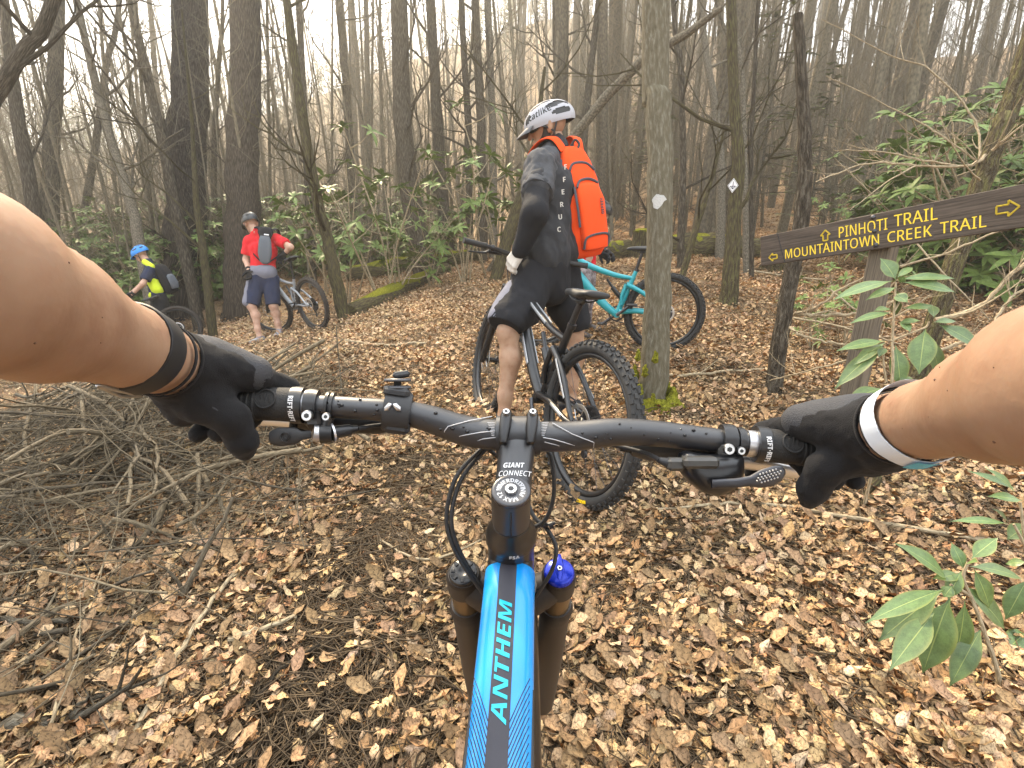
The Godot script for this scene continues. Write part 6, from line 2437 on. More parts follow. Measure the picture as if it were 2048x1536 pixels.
	for s: float in [-1.0, 1.0]:
		var h := T0 - U * 0.168 + X * 0.0565 * s + fwd
		var sm := MB.new()
		sm.rod(h - U * 0.03, h - U * 0.075, 0.0172, 0.0172, 28)
		put("stanchion", sm.mesh(), bronze, fork)
		if s < 0:
			var cm := MB.new()
			cm.t = Transform3D(Basis(Quaternion(Vector3.UP, U)), h)
			cm.lathe(PackedVector2Array([Vector2(0.017, 0.0), Vector2(0.017, 0.004), Vector2(0.015, 0.007), Vector2(0.006, 0.007), Vector2(0.005, 0.0055), Vector2(0, 0.0055)]), 28)
			for k in 8:
				var a := TAU * k / 8
				cm.box(Transform3D(Basis(Vector3.UP, -a), Vector3(cos(a) * 0.012, 0.0075, sin(a) * 0.012)), Vector3(0.005, 0.002, 0.004), 0.0005)
			put("air_cap", cm.mesh(), M.black_gloss, fork)
		else:
			var km := MB.new()
			km.t = Transform3D(Basis(Quaternion(Vector3.UP, U)), h)
			km.lathe(PackedVector2Array([Vector2(0.0175, 0.0), Vector2(0.0182, 0.002), Vector2(0.0178, 0.005), Vector2(0.0155, 0.0085), Vector2(0.0065, 0.0105), Vector2(0.0, 0.0105)]), 36)
			km.loft([[Vector3(0, 0.007, -0.0205), Vector3(0.0035, 0, 0), Vector3(0, 0.003, 0), 2.5], [Vector3(0, 0.0095, -0.012), Vector3(0.0045, 0, 0), Vector3(0, 0.0045, 0), 2.5], [Vector3(0, 0.0105, 0.0), Vector3(0.006, 0, 0), Vector3(0, 0.003, 0), 2.5], [Vector3(0, 0.008, 0.012), Vector3(0.003, 0, 0), Vector3(0, 0.002, 0), 2.5]], 12)
			put("blue_knob", km.mesh(), mat(0.004, 0.02, 0.34, 0.25, 0.3), fork)
			bolt(fork, h + U * 0.0125, U, 0.0032, 0.0016)
	# grips with ribs, and their collars
	for side in 2:
		var a: float = [340, 1762][side]
		var b: float = [584, 1533][side]
		var g := along(a, b, [0.0165, 0.0165, 0.0164, 0.0163, 0.0163, 0.0165, 0.0168, 0.0172])
		var grip := put("grip", g.mesh(), M.rubber, o)
		var rb := MB.new()
		for i in 16:
			var px := lerpf(b + (-78.0 if side == 0 else 78.0), a, i / 15.0 * 0.8)
			px = b + (a - b) * (0.28 + 0.045 * i)
			var p := on_bar(px)
			band(rb, p, on_bar(px + 4) - on_bar(px - 4), 0.0163, 0.0011, 0.0011, 28)
		stuff(put("ribs", rb.mesh(), M.rubber, grip))
		# raised round badge with three bars
		var bp := b + (a - b) * 0.16
		var sp := on_bar(bp)
		var nn := (CZ * 0.92 + CY * 0.35).normalized()
		var badge := MB.new()
		var bx := Transform3D(Basis(Quaternion(Vector3.UP, nn)), sp + nn * 0.0156)
		badge.t = bx
		badge.lathe(PackedVector2Array([Vector2(0.0085, 0), Vector2(0.0105, 0.0), Vector2(0.0103, 0.0016), Vector2(0.0087, 0.0016)]), 24, true)
		for k in 3:
			badge.t = Transform3D(Basis(), sp + nn * 0.0165)
			badge.box(Transform3D(Basis(X, CY, nn).orthonormalized(), (X * (k - 1) * 0.004) + nn * 0.0003), Vector3(0.0016, 0.011 - 0.003 * absf(k - 1), 0.0016), 0.0003)
		put("badge", badge.mesh(), M.rubber, grip)
		var c0 := b + (0.0 if side == 0 else -24.0)
		var col := along(c0, c0 + 24.0, [0.0182, 0.0188, 0.0188, 0.0182])
		var cn := put("grip_collar", col.mesh(), M.black_paint, o)
		var lt := lettering("RIFT·RIFT", 0.0035, 0.0004, func(p: Vector3) -> Vector3:
			var ang := p.x / 0.0190 + 0.2
			var q := on_bar(c0 + 12.0)
			return q + (CZ * cos(ang) - CY * sin(ang)) * (0.0190 + p.z) + X * p.y)
		put("lettering", lt, M.white_paint, cn)
	for q in [[606, 626, 0.0135], [1492, 1512, 0.0135]]:
		var m := along(q[0], q[1], [q[2], q[2]])
		put("alloy_ring", m.mesh(), M.alu, o)
	# lever clamps
	for q in [[612, 636, 0.0172], [652, 658, 0.0155], [662, 668, 0.0155], [1440, 1466, 0.0178], [1472, 1486, 0.0155]]:
		var m := along(q[0], q[1], [q[2] - 0.001, q[2], q[2], q[2] - 0.001])
		put("lever_clamp", m.mesh(), M.black_paint, o)
	bolt(o, at(616, 831, 0.488), CZ, 0.0055, 0.004)
	bolt(o, at(654, 833, 0.49), CZ, 0.004, 0.004)
	bolt(o, at(1456, 898, 0.489), CZ, 0.0055, 0.004)
	bolt(o, at(1480, 901, 0.491), CZ, 0.004, 0.004)
	var px3 := func(q: Array) -> Array:
		return q.map(func(e): return at(e[0], e[1], e[2]))
	# left: brake body and blade, dropper remote with its paddle
	var lb := MB.new()
	lb.tube(PackedVector3Array(px3.call([[600, 836, 0.53], [640, 842, 0.535], [760, 848, 0.548], [800, 850, 0.55]])), PackedFloat32Array([0.011, 0.013, 0.011, 0.006]), 16)
	lb.box(Transform3D(Basis(X, CY, CZ), at(632, 835, 0.505)), Vector3(0.02, 0.022, 0.02), 0.005)
	put("brake_body", lb.mesh(), M.black_paint, o)
	var bl := MB.new()
	bl.tube(curve(px3.call([[640, 848, 0.545], [590, 846, 0.565], [530, 842, 0.57], [480, 846, 0.565]]), 5), radii([0.006, 0.0065, 0.006, 0.007], 16), 12, true, 0.6)
	put("brake_lever", bl.mesh(), M.alu, o)
	var dr := MB.new()
	dr.tube(curve(px3.call([[622, 868, 0.497], [604, 871, 0.492], [590, 872, 0.49], [560, 874, 0.488], [541, 876, 0.488]]), 4), radii([0.004, 0.0045, 0.0085, 0.0095, 0.006], 17), 14, true, 0.5, CY)
	put("remote_paddle", dr.mesh(), M.black_matte, o)
	var pr := MB.new()
	band(pr, at(570, 874, 0.4835), CZ, 0.0042, 0.0006, 0.0006, 24)
	band(pr, at(570, 874, 0.4835), CZ, 0.0028, 0.0006, 0.0005, 24)
	put("paddle_mark", pr.mesh(), M.black_paint, o)
	var dbm := MB.new()
	dbm.tube(PackedVector3Array(px3.call([[626, 866, 0.497], [640, 867, 0.5]])), PackedFloat32Array([0.0085, 0.009]), 18)
	dbm.tube(PackedVector3Array(px3.call([[664, 866, 0.503], [668, 865, 0.504]])), PackedFloat32Array([0.0105, 0.0105]), 18)
	put("remote_cap", dbm.mesh(), M.alu, o)
	var db := MB.new()
	db.tube(PackedVector3Array(px3.call([[640, 867, 0.5], [664, 866, 0.503]])), PackedFloat32Array([0.0095, 0.0095]), 18)
	db.tube(PackedVector3Array(px3.call([[668, 865, 0.504], [700, 860, 0.51], [704, 859, 0.51], [716, 857, 0.512]])), PackedFloat32Array([0.0065, 0.006, 0.0045, 0.0035]), 14)
	db.rod(at(650, 866, 0.502), at(656, 835, 0.502), 0.006, 0.006, 12)
	put("remote_body", db.mesh(), M.black_paint, o)
	# right: brake body, blade, shifter with its dimpled paddle
	var rbm := MB.new()
	rbm.tube(PackedVector3Array(px3.call([[1262, 896, 0.545], [1280, 896, 0.545], [1300, 898, 0.543], [1440, 905, 0.53]])), PackedFloat32Array([0.008, 0.0115, 0.013, 0.0135]), 18)
	rbm.tube(PackedVector3Array(px3.call([[1300, 884, 0.536], [1340, 886, 0.534], [1400, 893, 0.53]])), PackedFloat32Array([0.004, 0.0075, 0.004]), 8)
	rbm.box(Transform3D(Basis(X, CY, CZ), at(1452, 903, 0.505)), Vector3(0.02, 0.024, 0.02), 0.005)
	put("brake_body", rbm.mesh(), mat(0.04, 0.038, 0.034, 0.5), o)
	var boot := MB.new()
	for i in 5:
		boot.rod(at(1240 + i * 6, 893.5 + i * 0.6, 0.546), at(1244 + i * 6, 893.8 + i * 0.6, 0.546), 0.0048 + 0.0004 * i, 0.0048 + 0.0004 * i, 12)
	stuff(put("cable_boot", boot.mesh(), M.rubber, o))
	var br2 := MB.new()
	br2.tube(curve(px3.call([[1465, 922, 0.53], [1520, 930, 0.54], [1570, 942, 0.55], [1640, 950, 0.555]]), 5), radii([0.006, 0.0085, 0.0075, 0.006], 16), 12, true, 0.55)
	put("brake_lever", br2.mesh(), M.alu, o)
	var sh := MB.new()
	var ss2 := []
	for q in [[1362, 925, 0.5, 0.010, 0.012], [1375, 932, 0.5, 0.015, 0.016], [1400, 945, 0.5, 0.019, 0.017], [1430, 950, 0.5, 0.021, 0.017], [1460, 945, 0.5, 0.019, 0.016], [1478, 930, 0.5, 0.012, 0.012]]:
		ss2.append([at(q[0], q[1], q[2]), CY * q[3], CZ * q[4], 2.6])
	sh.loft(ss2, 20)
	put("shifter_body", sh.mesh(), M.black_gloss, o)
	var shc := MB.new()
	shc.box(Transform3D(Basis(X, CY, CZ), at(1398, 924, 0.486)), Vector3(0.034, 0.011, 0.02), 0.003)
	shc.box(Transform3D(Basis(X, CY, CZ), at(1350, 928, 0.49)), Vector3(0.017, 0.0125, 0.014), 0.003)
	put("shifter_cover", shc.mesh(), mat(0.035, 0.034, 0.031, 0.45), o)
	var nut := MB.new()
	nut.tube(PackedVector3Array(px3.call([[1318, 920, 0.492], [1336, 926, 0.49]])), PackedFloat32Array([0.003, 0.005]), 12)
	put("barrel_adjuster", nut.mesh(), M.black_matte, o)
	var pd := MB.new()
	var ps := []
	for q in [[1424, 968, 0.478, 0.0045], [1470, 966, 0.474, 0.0045], [1500, 962, 0.47, 0.005], [1520, 958, 0.468, 0.0085], [1545, 952, 0.466, 0.0095], [1562, 946, 0.466, 0.0075], [1568, 944, 0.466, 0.003]]:
		ps.append([at(q[0], q[1], q[2]), CY * q[3], CZ * 0.003, 2.4])
	pd.loft(ps, 16)
	var pdl := put("shift_paddle", pd.mesh(), M.dark_metal, o)
	var dp := MB.new()
	for i in 8:
		for j in 4:
			var q := at(1514 + i * 6.4 + (j % 2) * 3.0, 951 - i * 2.0 + j * 5.4, 0.4632 - 0.0002 * i)
			if (i == 0 or i == 7) and (j == 0 or j == 3):
				continue
			dp.ball(q, Vector3(0.00095, 0.00095, 0.0006), Basis(), 5, 8)
	stuff(put("grip_dots", dp.mesh(), M.steel, pdl))
	# camera mount left of the stem
	var mo := MB.new()
	var mc := on_bar(795)
	var ax := (on_bar(810) - on_bar(780)).normalized()
	mo.tube(PackedVector3Array([mc - ax * 0.0135, mc - ax * 0.012, mc + ax * 0.012, mc + ax * 0.0135]), PackedFloat32Array([0.0195, 0.0212, 0.0212, 0.0195]), 24)
	mo.box(Transform3D(Basis(ax, CY, CZ).orthonormalized(), mc - CY * 0.015), Vector3(0.026, 0.014, 0.03), 0.004)
	mo.box(Transform3D(Basis(ax, CY, CZ).orthonormalized(), mc + CY * 0.02), Vector3(0.026, 0.012, 0.03), 0.004)
	var mn := put("camera_mount", mo.mesh(), M.black_matte, o)
	for k in 2:
		var pl := MB.new()
		pl.t = Transform3D(Basis(Quaternion(Vector3.UP, CY)), mc + CY * (0.0235 + 0.0075 * k))
		pl.lathe(PackedVector2Array([Vector2(0, 0), Vector2(0.0135, 0), Vector2(0.0142, 0.0012), Vector2(0.0135, 0.0034), Vector2(0, 0.0034)]), 28)
		put("mount_plate", pl.mesh(), mat(0.05, 0.05, 0.055, 0.4), mn)
	var kn := MB.new()
	kn.rod(mc + CY * 0.022, mc + CY * 0.04, 0.004, 0.004, 12)
	kn.box(Transform3D(Basis(Vector3.UP, 0.5), mc + CY * 0.0385 + X * 0.004), Vector3(0.018, 0.007, 0.008), 0.0025)
	put("thumb_screw", kn.mesh(), M.black_matte, mn)
	for s: float in [-1.0, 1.0]:
		var fin := MB.new()
		var fc := mc + CZ * 0.021 + CY * 0.008
		fin.loft([[fc + X * 0.001 * s, CY * 0.0015, CZ * 0.003, 2.2], [fc + X * 0.004 * s - CY * 0.002, CY * 0.004, CZ * 0.0035, 2.2], [fc + X * 0.008 * s - CY * 0.004, CY * 0.0022, CZ * 0.002, 2.2]], 12)
		put("screw_wing", fin.mesh(), M.alu, mn)
	# cables
	var runs := [
		[[985, 880, 0.56], [955, 905, 0.545], [912, 955, 0.53], [893, 1030, 0.53], [905, 1090, 0.535], [940, 1150, 0.545], [985, 1210, 0.56]],
		[[1000, 885, 0.56], [965, 905, 0.55], [922, 960, 0.535], [903, 1030, 0.53], [912, 1085, 0.535], [946, 1150, 0.548], [990, 1205, 0.562]],
		[[960, 888, 0.56], [985, 905, 0.56], [1010, 925, 0.57], [1040, 950, 0.6]],
		[[1080, 885, 0.56], [1100, 910, 0.55], [1108, 960, 0.55], [1105, 1005, 0.555], [1090, 1040, 0.56], [1068, 1055, 0.565]],
		[[1040, 960, 0.6], [1066, 1030, 0.58], [1092, 1055, 0.57], [1112, 1095, 0.56], [1104, 1140, 0.56], [1080, 1180, 0.565], [1050, 1225, 0.58]],
		[[1228, 890, 0.55], [1290, 906, 0.52], [1320, 921, 0.492]], [[1228, 890, 0.55], [1180, 880, 0.57], [1120, 880, 0.57], [1060, 900, 0.57]],
		[[716, 857, 0.512], [770, 850, 0.53], [850, 852, 0.55], [930, 880, 0.56], [985, 890, 0.56]], [[800, 850, 0.55], [850, 853, 0.555], [940, 876, 0.565], [1000, 900, 0.57]],
		[[1240, 893, 0.546], [1190, 885, 0.56], [1120, 890, 0.57], [1070, 905, 0.575]]]
	for q in runs:
		var cm := MB.new()
		var l4 := curve(px3.call(q), 6)
		cm.tube(l4, radii([0.0024], l4.size()), 10)
		put("cable", cm.mesh(), M.black_matte, o)
	var cl := MB.new()
	for i in 2:
		cl.rod(at(1086 + i * 12, 1050 + i * 2, 0.566), at(1094 + i * 12, 1047 + i * 2, 0.566), 0.0042, 0.0042, 10)
	cl.rod(at(1080, 1051, 0.566), at(1110, 1046, 0.566), 0.002, 0.002, 8)
	put("cable_clip", cl.mesh(), M.black_paint, o)

# ---------------------------------------------------------------- the rider whose arms reach in
func rider() -> void:
	var cb := Basis(Vector3.RIGHT, deg_to_rad(PITCH))
	var CY := cb.y
	var CZ := cb.z
	var o := thing("person", "rider holding the blue bike's handlebar, bare forearms and black gloves in the foreground", "person", Vector3(0, 0, 0.2))
	var off := -o.position
	var body := MB.new()
	var arms := []
	var W := [at(338, 726, 0.435), at(1782, 856, 0.425)]
	var E := [at(-110, 555, 0.235), at(2150, 772, 0.25)]
	var SH := [Vector3(-0.205, 1.36, 0.16), Vector3(0.205, 1.36, 0.16)]
	for i in 2:
		var w: Vector3 = W[i] + off
		var e: Vector3 = E[i] + off
		var s: Vector3 = SH[i] + off
		arms.append([w + (w - e).normalized() * 0.03, w, 0.0255, 0.026])
		var th: float = [0.96, 0.86][i]
		arms.append([w, w.lerp(e, 0.3), 0.0265, 0.0305 * th])
		arms.append([w.lerp(e, 0.3), w.lerp(e, 0.72), 0.0305 * th, 0.0395 * th])
		arms.append([w.lerp(e, 0.72), e, 0.0395 * th, 0.0445 * th])
		arms.append([e, s, 0.045, 0.052])
	# chest and shoulders behind the camera
	arms.append([SH[0] + off, SH[1] + off, 0.055, 0.055])
	for x: float in [-0.08, 0.08]:
		arms.append([Vector3(x, 1.30, 0.2) + off, Vector3(x * 0.8, 1.0, 0.24) + off, 0.105, 0.1])
		arms.append([Vector3(x, 0.98, 0.25) + off, Vector3(x * 1.6, 0.5, 0.26) + off, 0.09, 0.06])
		arms.append([Vector3(x * 1.6, 0.5, 0.26) + off, Vector3(x * 2.2, 0.08, 0.3) + off, 0.06, 0.04])
	arms.append([Vector3(0, 1.4, 0.2) + off, Vector3(0, 1.5, 0.18) + off, 0.055, 0.055])
	body.blob(arms, 0.008, 0.014)
	body.blob(head_bones(Vector3(0, 1.62, 0.16) + off, Vector3(0, -0.2, -0.98), Vector3(0, 0.98, -0.2)), 0.007, 0.022)
	put("body", body.mesh(), M.skin, o)
	# freckles and moles on the forearms
	var fk := MB.new()
	var rg := RandomNumberGenerator.new()
	rg.seed = 19
	var tries := 0
	while tries < 60:
		var i := rg.randi_range(0, body.v.size() - 1)
		var q := body.v[i] - off
		if q.z < -0.2 and body.n[i].dot(EYE - q) > 0.0:
			fk.ball(body.v[i], Vector3.ONE * rg.randf_range(0.0003, 0.0008), Basis(), 4, 6)
		tries += 1 if q.z < -0.2 else 0
	stuff(put("freckles", fk.mesh(), mat(0.12, 0.06, 0.035, 0.7), o))
	var tee := []
	for x: float in [-0.08, 0.08]:
		tee.append([Vector3(x, 1.30, 0.2) + off, Vector3(x * 0.8, 0.92, 0.25) + off, 0.115, 0.115])
	tee.append([SH[0] + off, SH[1] + off, 0.065, 0.065])
	for i in 2:
		tee.append([SH[i] + off, (SH[i] as Vector3).lerp(E[i], 0.45) + off, 0.066, 0.068])
	garment(o, "shirt", tee, 0.014, 0.03, M.cloth_navy, 0.006)
	var sht := []
	for x: float in [-0.08, 0.08]:
		sht.append([Vector3(x, 0.95, 0.25) + off, Vector3(x * 1.6, 0.48, 0.26) + off, 0.115, 0.1])
	garment(o, "shorts", sht, 0.014, 0.03, M.cloth_black, 0.006)
	# gloves
	var glove_mat := bump(mat(0.012, 0.0115, 0.012, 0.9), M.fine, 0.06)
	glove_mat.metallic_specular = 0.3
	glove_mat.rim_enabled = true
	glove_mat.rim = 0.3
	tri_mat(glove_mat, 14.0)
	var mesh_mat := bump(mat(0.034, 0.034, 0.037, 0.85), ntex(0.35, FastNoiseLite.TYPE_CELLULAR, [], 71, 1, 256), 0.1)
	tri_mat(mesh_mat, 10.0)
	for side in 2:
		var I := Vector3.RIGHT if side == 0 else Vector3.LEFT
		var c: Vector3 = (on_bar(448) if side == 0 else on_bar(1660)) + off
		var w: Vector3 = W[side] + off
		var e: Vector3 = E[side] + off
		var back := (e - w).normalized()
		var bones := [[w - back * 0.004, w - back * 0.02, 0.0308, 0.031]]
		var mcps := []
		for i in 4:
			var a := I * (0.033 - 0.0205 * i)
			var mcp := c + a + CY * (0.033 - 0.004 * absf(i - 1.3)) + CZ * 0.006
			mcps.append(mcp)
			bones.append([w - back * 0.015 + I * (0.012 - 0.008 * i), mcp, 0.0255, 0.0165])
			var pip := c + a * 1.04 + CY * 0.017 - CZ * 0.036
			var dip := c + a - CY * 0.013 - CZ * 0.029
			var tip := c + a - CY * 0.031 - CZ * 0.006
			if i == 0:
				pip = c + a + I * 0.012 + CY * 0.014 - CZ * 0.04
				dip = c + a + I * 0.02 - CY * 0.010 - CZ * 0.052
				tip = c + a + I * 0.02 - CY * 0.032 - CZ * 0.048
			bones.append([mcp, pip, 0.0128, 0.0116])
			bones.append([pip, dip, 0.0114, 0.0105])
			bones.append([dip, tip, 0.0104, 0.0092])
		# heel of the hand on the grip
		bones.append([w - back * 0.015 - CY * 0.012, c + CZ * 0.029 - CY * 0.004 - I * 0.02, 0.026, 0.017])
		bones.append([w - back * 0.015, c + CZ * 0.03 + CY * 0.012 + I * 0.004, 0.028, 0.021])
		var t0 := c + CZ * 0.036 + I * 0.002 + CY * 0.004
		var t1 := c + CZ * 0.034 + I * 0.026 - CY * 0.012
		var t2 := c + CZ * 0.022 + I * 0.03 - CY * 0.034
		var t3 := c + CZ * 0.004 + I * 0.022 - CY * 0.046
		bones.append([w - back * 0.03 - CY * 0.005, t0, 0.024, 0.021])
		bones.append([t0, t1, 0.021, 0.0155])
		bones.append([t1, t2, 0.0148, 0.0135])
		bones.append([t2, t3, 0.0132, 0.0108])
		var gl := MB.new()
		gl.blob(bones, 0.003, 0.0065)
		gl.ruffle(noise, 0.0016, Vector3.ONE * 3000.0)
		var gn := put("glove", gl.mesh(), glove_mat, o)
		# woven back panel and its piping
		var pn := MB.new()
		var pb := []
		for i in 4:
			pb.append([(w - back * 0.03 + I * (0.012 - 0.008 * i)).lerp(mcps[i], 0.25) + CY * 0.004, (mcps[i] as Vector3) + CY * 0.0015 + CZ * 0.001, 0.0262, 0.0176])
		pn.blob(pb, 0.0036, 0.012)
		put("back_panel", pn.mesh(), mesh_mat, gn)
		var sm := MB.new()
		for q in [[0.0, 0.028], [0.012, 0.03]]:
			band(sm, w + back * (0.022 - (q[0] as float)), back, 0.0306, 0.0018, 0.0012, 40)
		put("cuff_piping", sm.mesh(), glove_mat, gn)
		var ks := MB.new()
		var kp := []
		for i in 4:
			kp.append((mcps[i] as Vector3) + (CY * 0.75 + CZ * 0.66) * 0.0168)
		kp.push_front(kp[0] + I * 0.009 - CY * 0.008)
		var kl := curve(kp, 6)
		ks.tube(kl, radii([0.0011], kl.size()), 6)
		var tl := curve([w - back * 0.02 + CZ * 0.03 + CY * 0.004, t0 + CZ * 0.0195 + CY * 0.006, t1 + CZ * 0.0145 + CY * 0.004, t2 + CZ * 0.013, t3 + CZ * 0.011 - CY * 0.004], 6)
		ks.tube(tl, radii([0.001], tl.size()), 6)
		stuff(put("stitching", ks.mesh(), mesh_mat, gn))
		var tab := MB.new()
		var tp := w - back * 0.012 + CZ * 0.024 + CY * 0.026
		var tb := Basis(Quaternion(Vector3.UP, (CZ * 0.7 + CY * 0.75).normalized()))
		tab.box(Transform3D(tb, tp), Vector3(0.036, 0.003, 0.013), 0.0014)
		tab.box(Transform3D(tb, tp + (CZ * 0.7 + CY * 0.75) * 0.0022 - back * 0.002), Vector3(0.03, 0.002, 0.004), 0.0009)
		put("strap_tab", tab.mesh(), glove_mat, gn)
		if side == 0:
			var wt := MB.new()
			band(wt, w + back * 0.056, back + CY * 0.06, 0.0318, 0.0115, 0.0026, 44)
			var wa := thing("wristwatch", "black watch strap with silver buckle on the left wrist", "watch", w + back * 0.056 - off)
			var keepv := wt.v
			for i in wt.v.size():
				wt.v[i] = wt.v[i] - (w + back * 0.056)
			put("strap", wt.mesh(), mat(0.018, 0.018, 0.019, 0.55), wa)
			var bk := MB.new()
			var bc := -CY * 0.0338 + CZ * 0.012
			bk.tube(curve([bc - back * 0.013 + CZ * 0.008, bc + back * 0.013 + CZ * 0.008 + CY * 0.004, bc + back * 0.014 - CZ * 0.012, bc - back * 0.012 - CZ * 0.012, bc - back * 0.013 + CZ * 0.008], 5), radii([0.0019], 21), 8)
			put("buckle", bk.mesh(), M.steel, wa)
			for i in 3:
				var hl := MB.new()
				var dirn := (CZ * 0.97 + CY * (0.42 - 0.28 * i)).normalized()
				dirn = (dirn - back * dirn.dot(back)).normalized()
				hl.tube(PackedVector3Array([dirn * 0.0340, dirn * 0.0350]), PackedFloat32Array([0.0014, 0.0014]), 10)
				put("strap_hole", hl.mesh(), M.lens, wa)
		else:
			var wb := thing("wristband", "white and blue paper event wristband on the right wrist", "wristband", w + back * 0.034 - off)
			var tx := MB.new()
			band(tx, Vector3.ZERO, back + CY * 0.16 - I * 0.1, 0.0325, 0.0105, 0.0008, 48)
			tx.ruffle(noise, 0.0011, Vector3.ONE * 2600.0)
			var paper := mat(0.62, 0.68, 0.76, 0.5)
			put("band", tx.mesh(), paper, wb)
			for q in [[0.75, 0.5, 0.25, 0.5, 0.62], [-0.62, -0.2, 0.12, 0.36, 0.55], [-0.3, -0.12, 0.1, 0.4, 0.6]]:
				var bm := MB.new()
				var ax := (back + CY * 0.16 - I * 0.1).normalized()
				var u1 := (CZ - ax * CZ.dot(ax)).normalized()
				var v1 := ax.cross(u1)
				if v1.dot(CY) < 0:
					v1 = -v1
				for k in 9:
					var a := lerpf(q[0], q[1], k / 8.0)
					for j in 2:
						bm.add((u1 * cos(a) + v1 * sin(a)) * 0.0346 + ax * (0.0095 if j else -0.0095), u1 * cos(a) + v1 * sin(a))
				for k in 8:
					bm.tri(k * 2, k * 2 + 1, k * 2 + 3)
					bm.tri(k * 2, k * 2 + 3, k * 2 + 2)
				bm.renormal(0, 0)
				put("blue_print", bm.mesh(), mat(q[2] * 0.4, q[3], q[4], 0.5), wb)
			var ax2 := (back + CY * 0.16 - I * 0.1).normalized()
			var u2 := (CZ - ax2 * CZ.dot(ax2)).normalized()
			var v2 := ax2.cross(u2)
			if v2.dot(CY) < 0:
				v2 = -v2
			var lt := lettering("STAGE", 0.0036, 0.0003, func(p: Vector3) -> Vector3:
				var a := -0.12 + p.y / 0.038
				return (u2 * cos(a) + v2 * sin(a)) * (0.0350 + p.z) + ax2 * p.x * 0.8)
			put("print", lt, mat(0.12, 0.12, 0.14), wb)

# ---------------------------------------------------------------- the trail sign
func wood_mat(base: Array, sd: int, along_x: bool) -> StandardMaterial3D:
	var im := Image.create(512, 256, false, Image.FORMAT_RGB8)
	var fn := FastNoiseLite.new()
	fn.seed = sd
	fn.frequency = 0.02
	fn.fractal_octaves = 4
	for y in 256:
		for x in 512:
			var g := fn.get_noise_2d(x * 0.22, y * 3.2 + 9.0 * fn.get_noise_2d(x * 0.4, y * 0.3))
			var k := 1.0 + 0.65 * g + 0.25 * fn.get_noise_2d(x * 1.5 + 900, y * 9.0)
			im.set_pixel(x, y, lin(base[0] * k, base[1] * k, base[2] * k))
	var m := StandardMaterial3D.new()
	m.albedo_texture = ImageTexture.create_from_image(im)
	m.roughness = 0.85
	m.metallic_specular = 0.3
	bump(m, m.albedo_texture, 0.35)
	m.uv1_scale = Vector3(1.0, 2.0, 1) if along_x else Vector3(2, 1, 1)
	return m

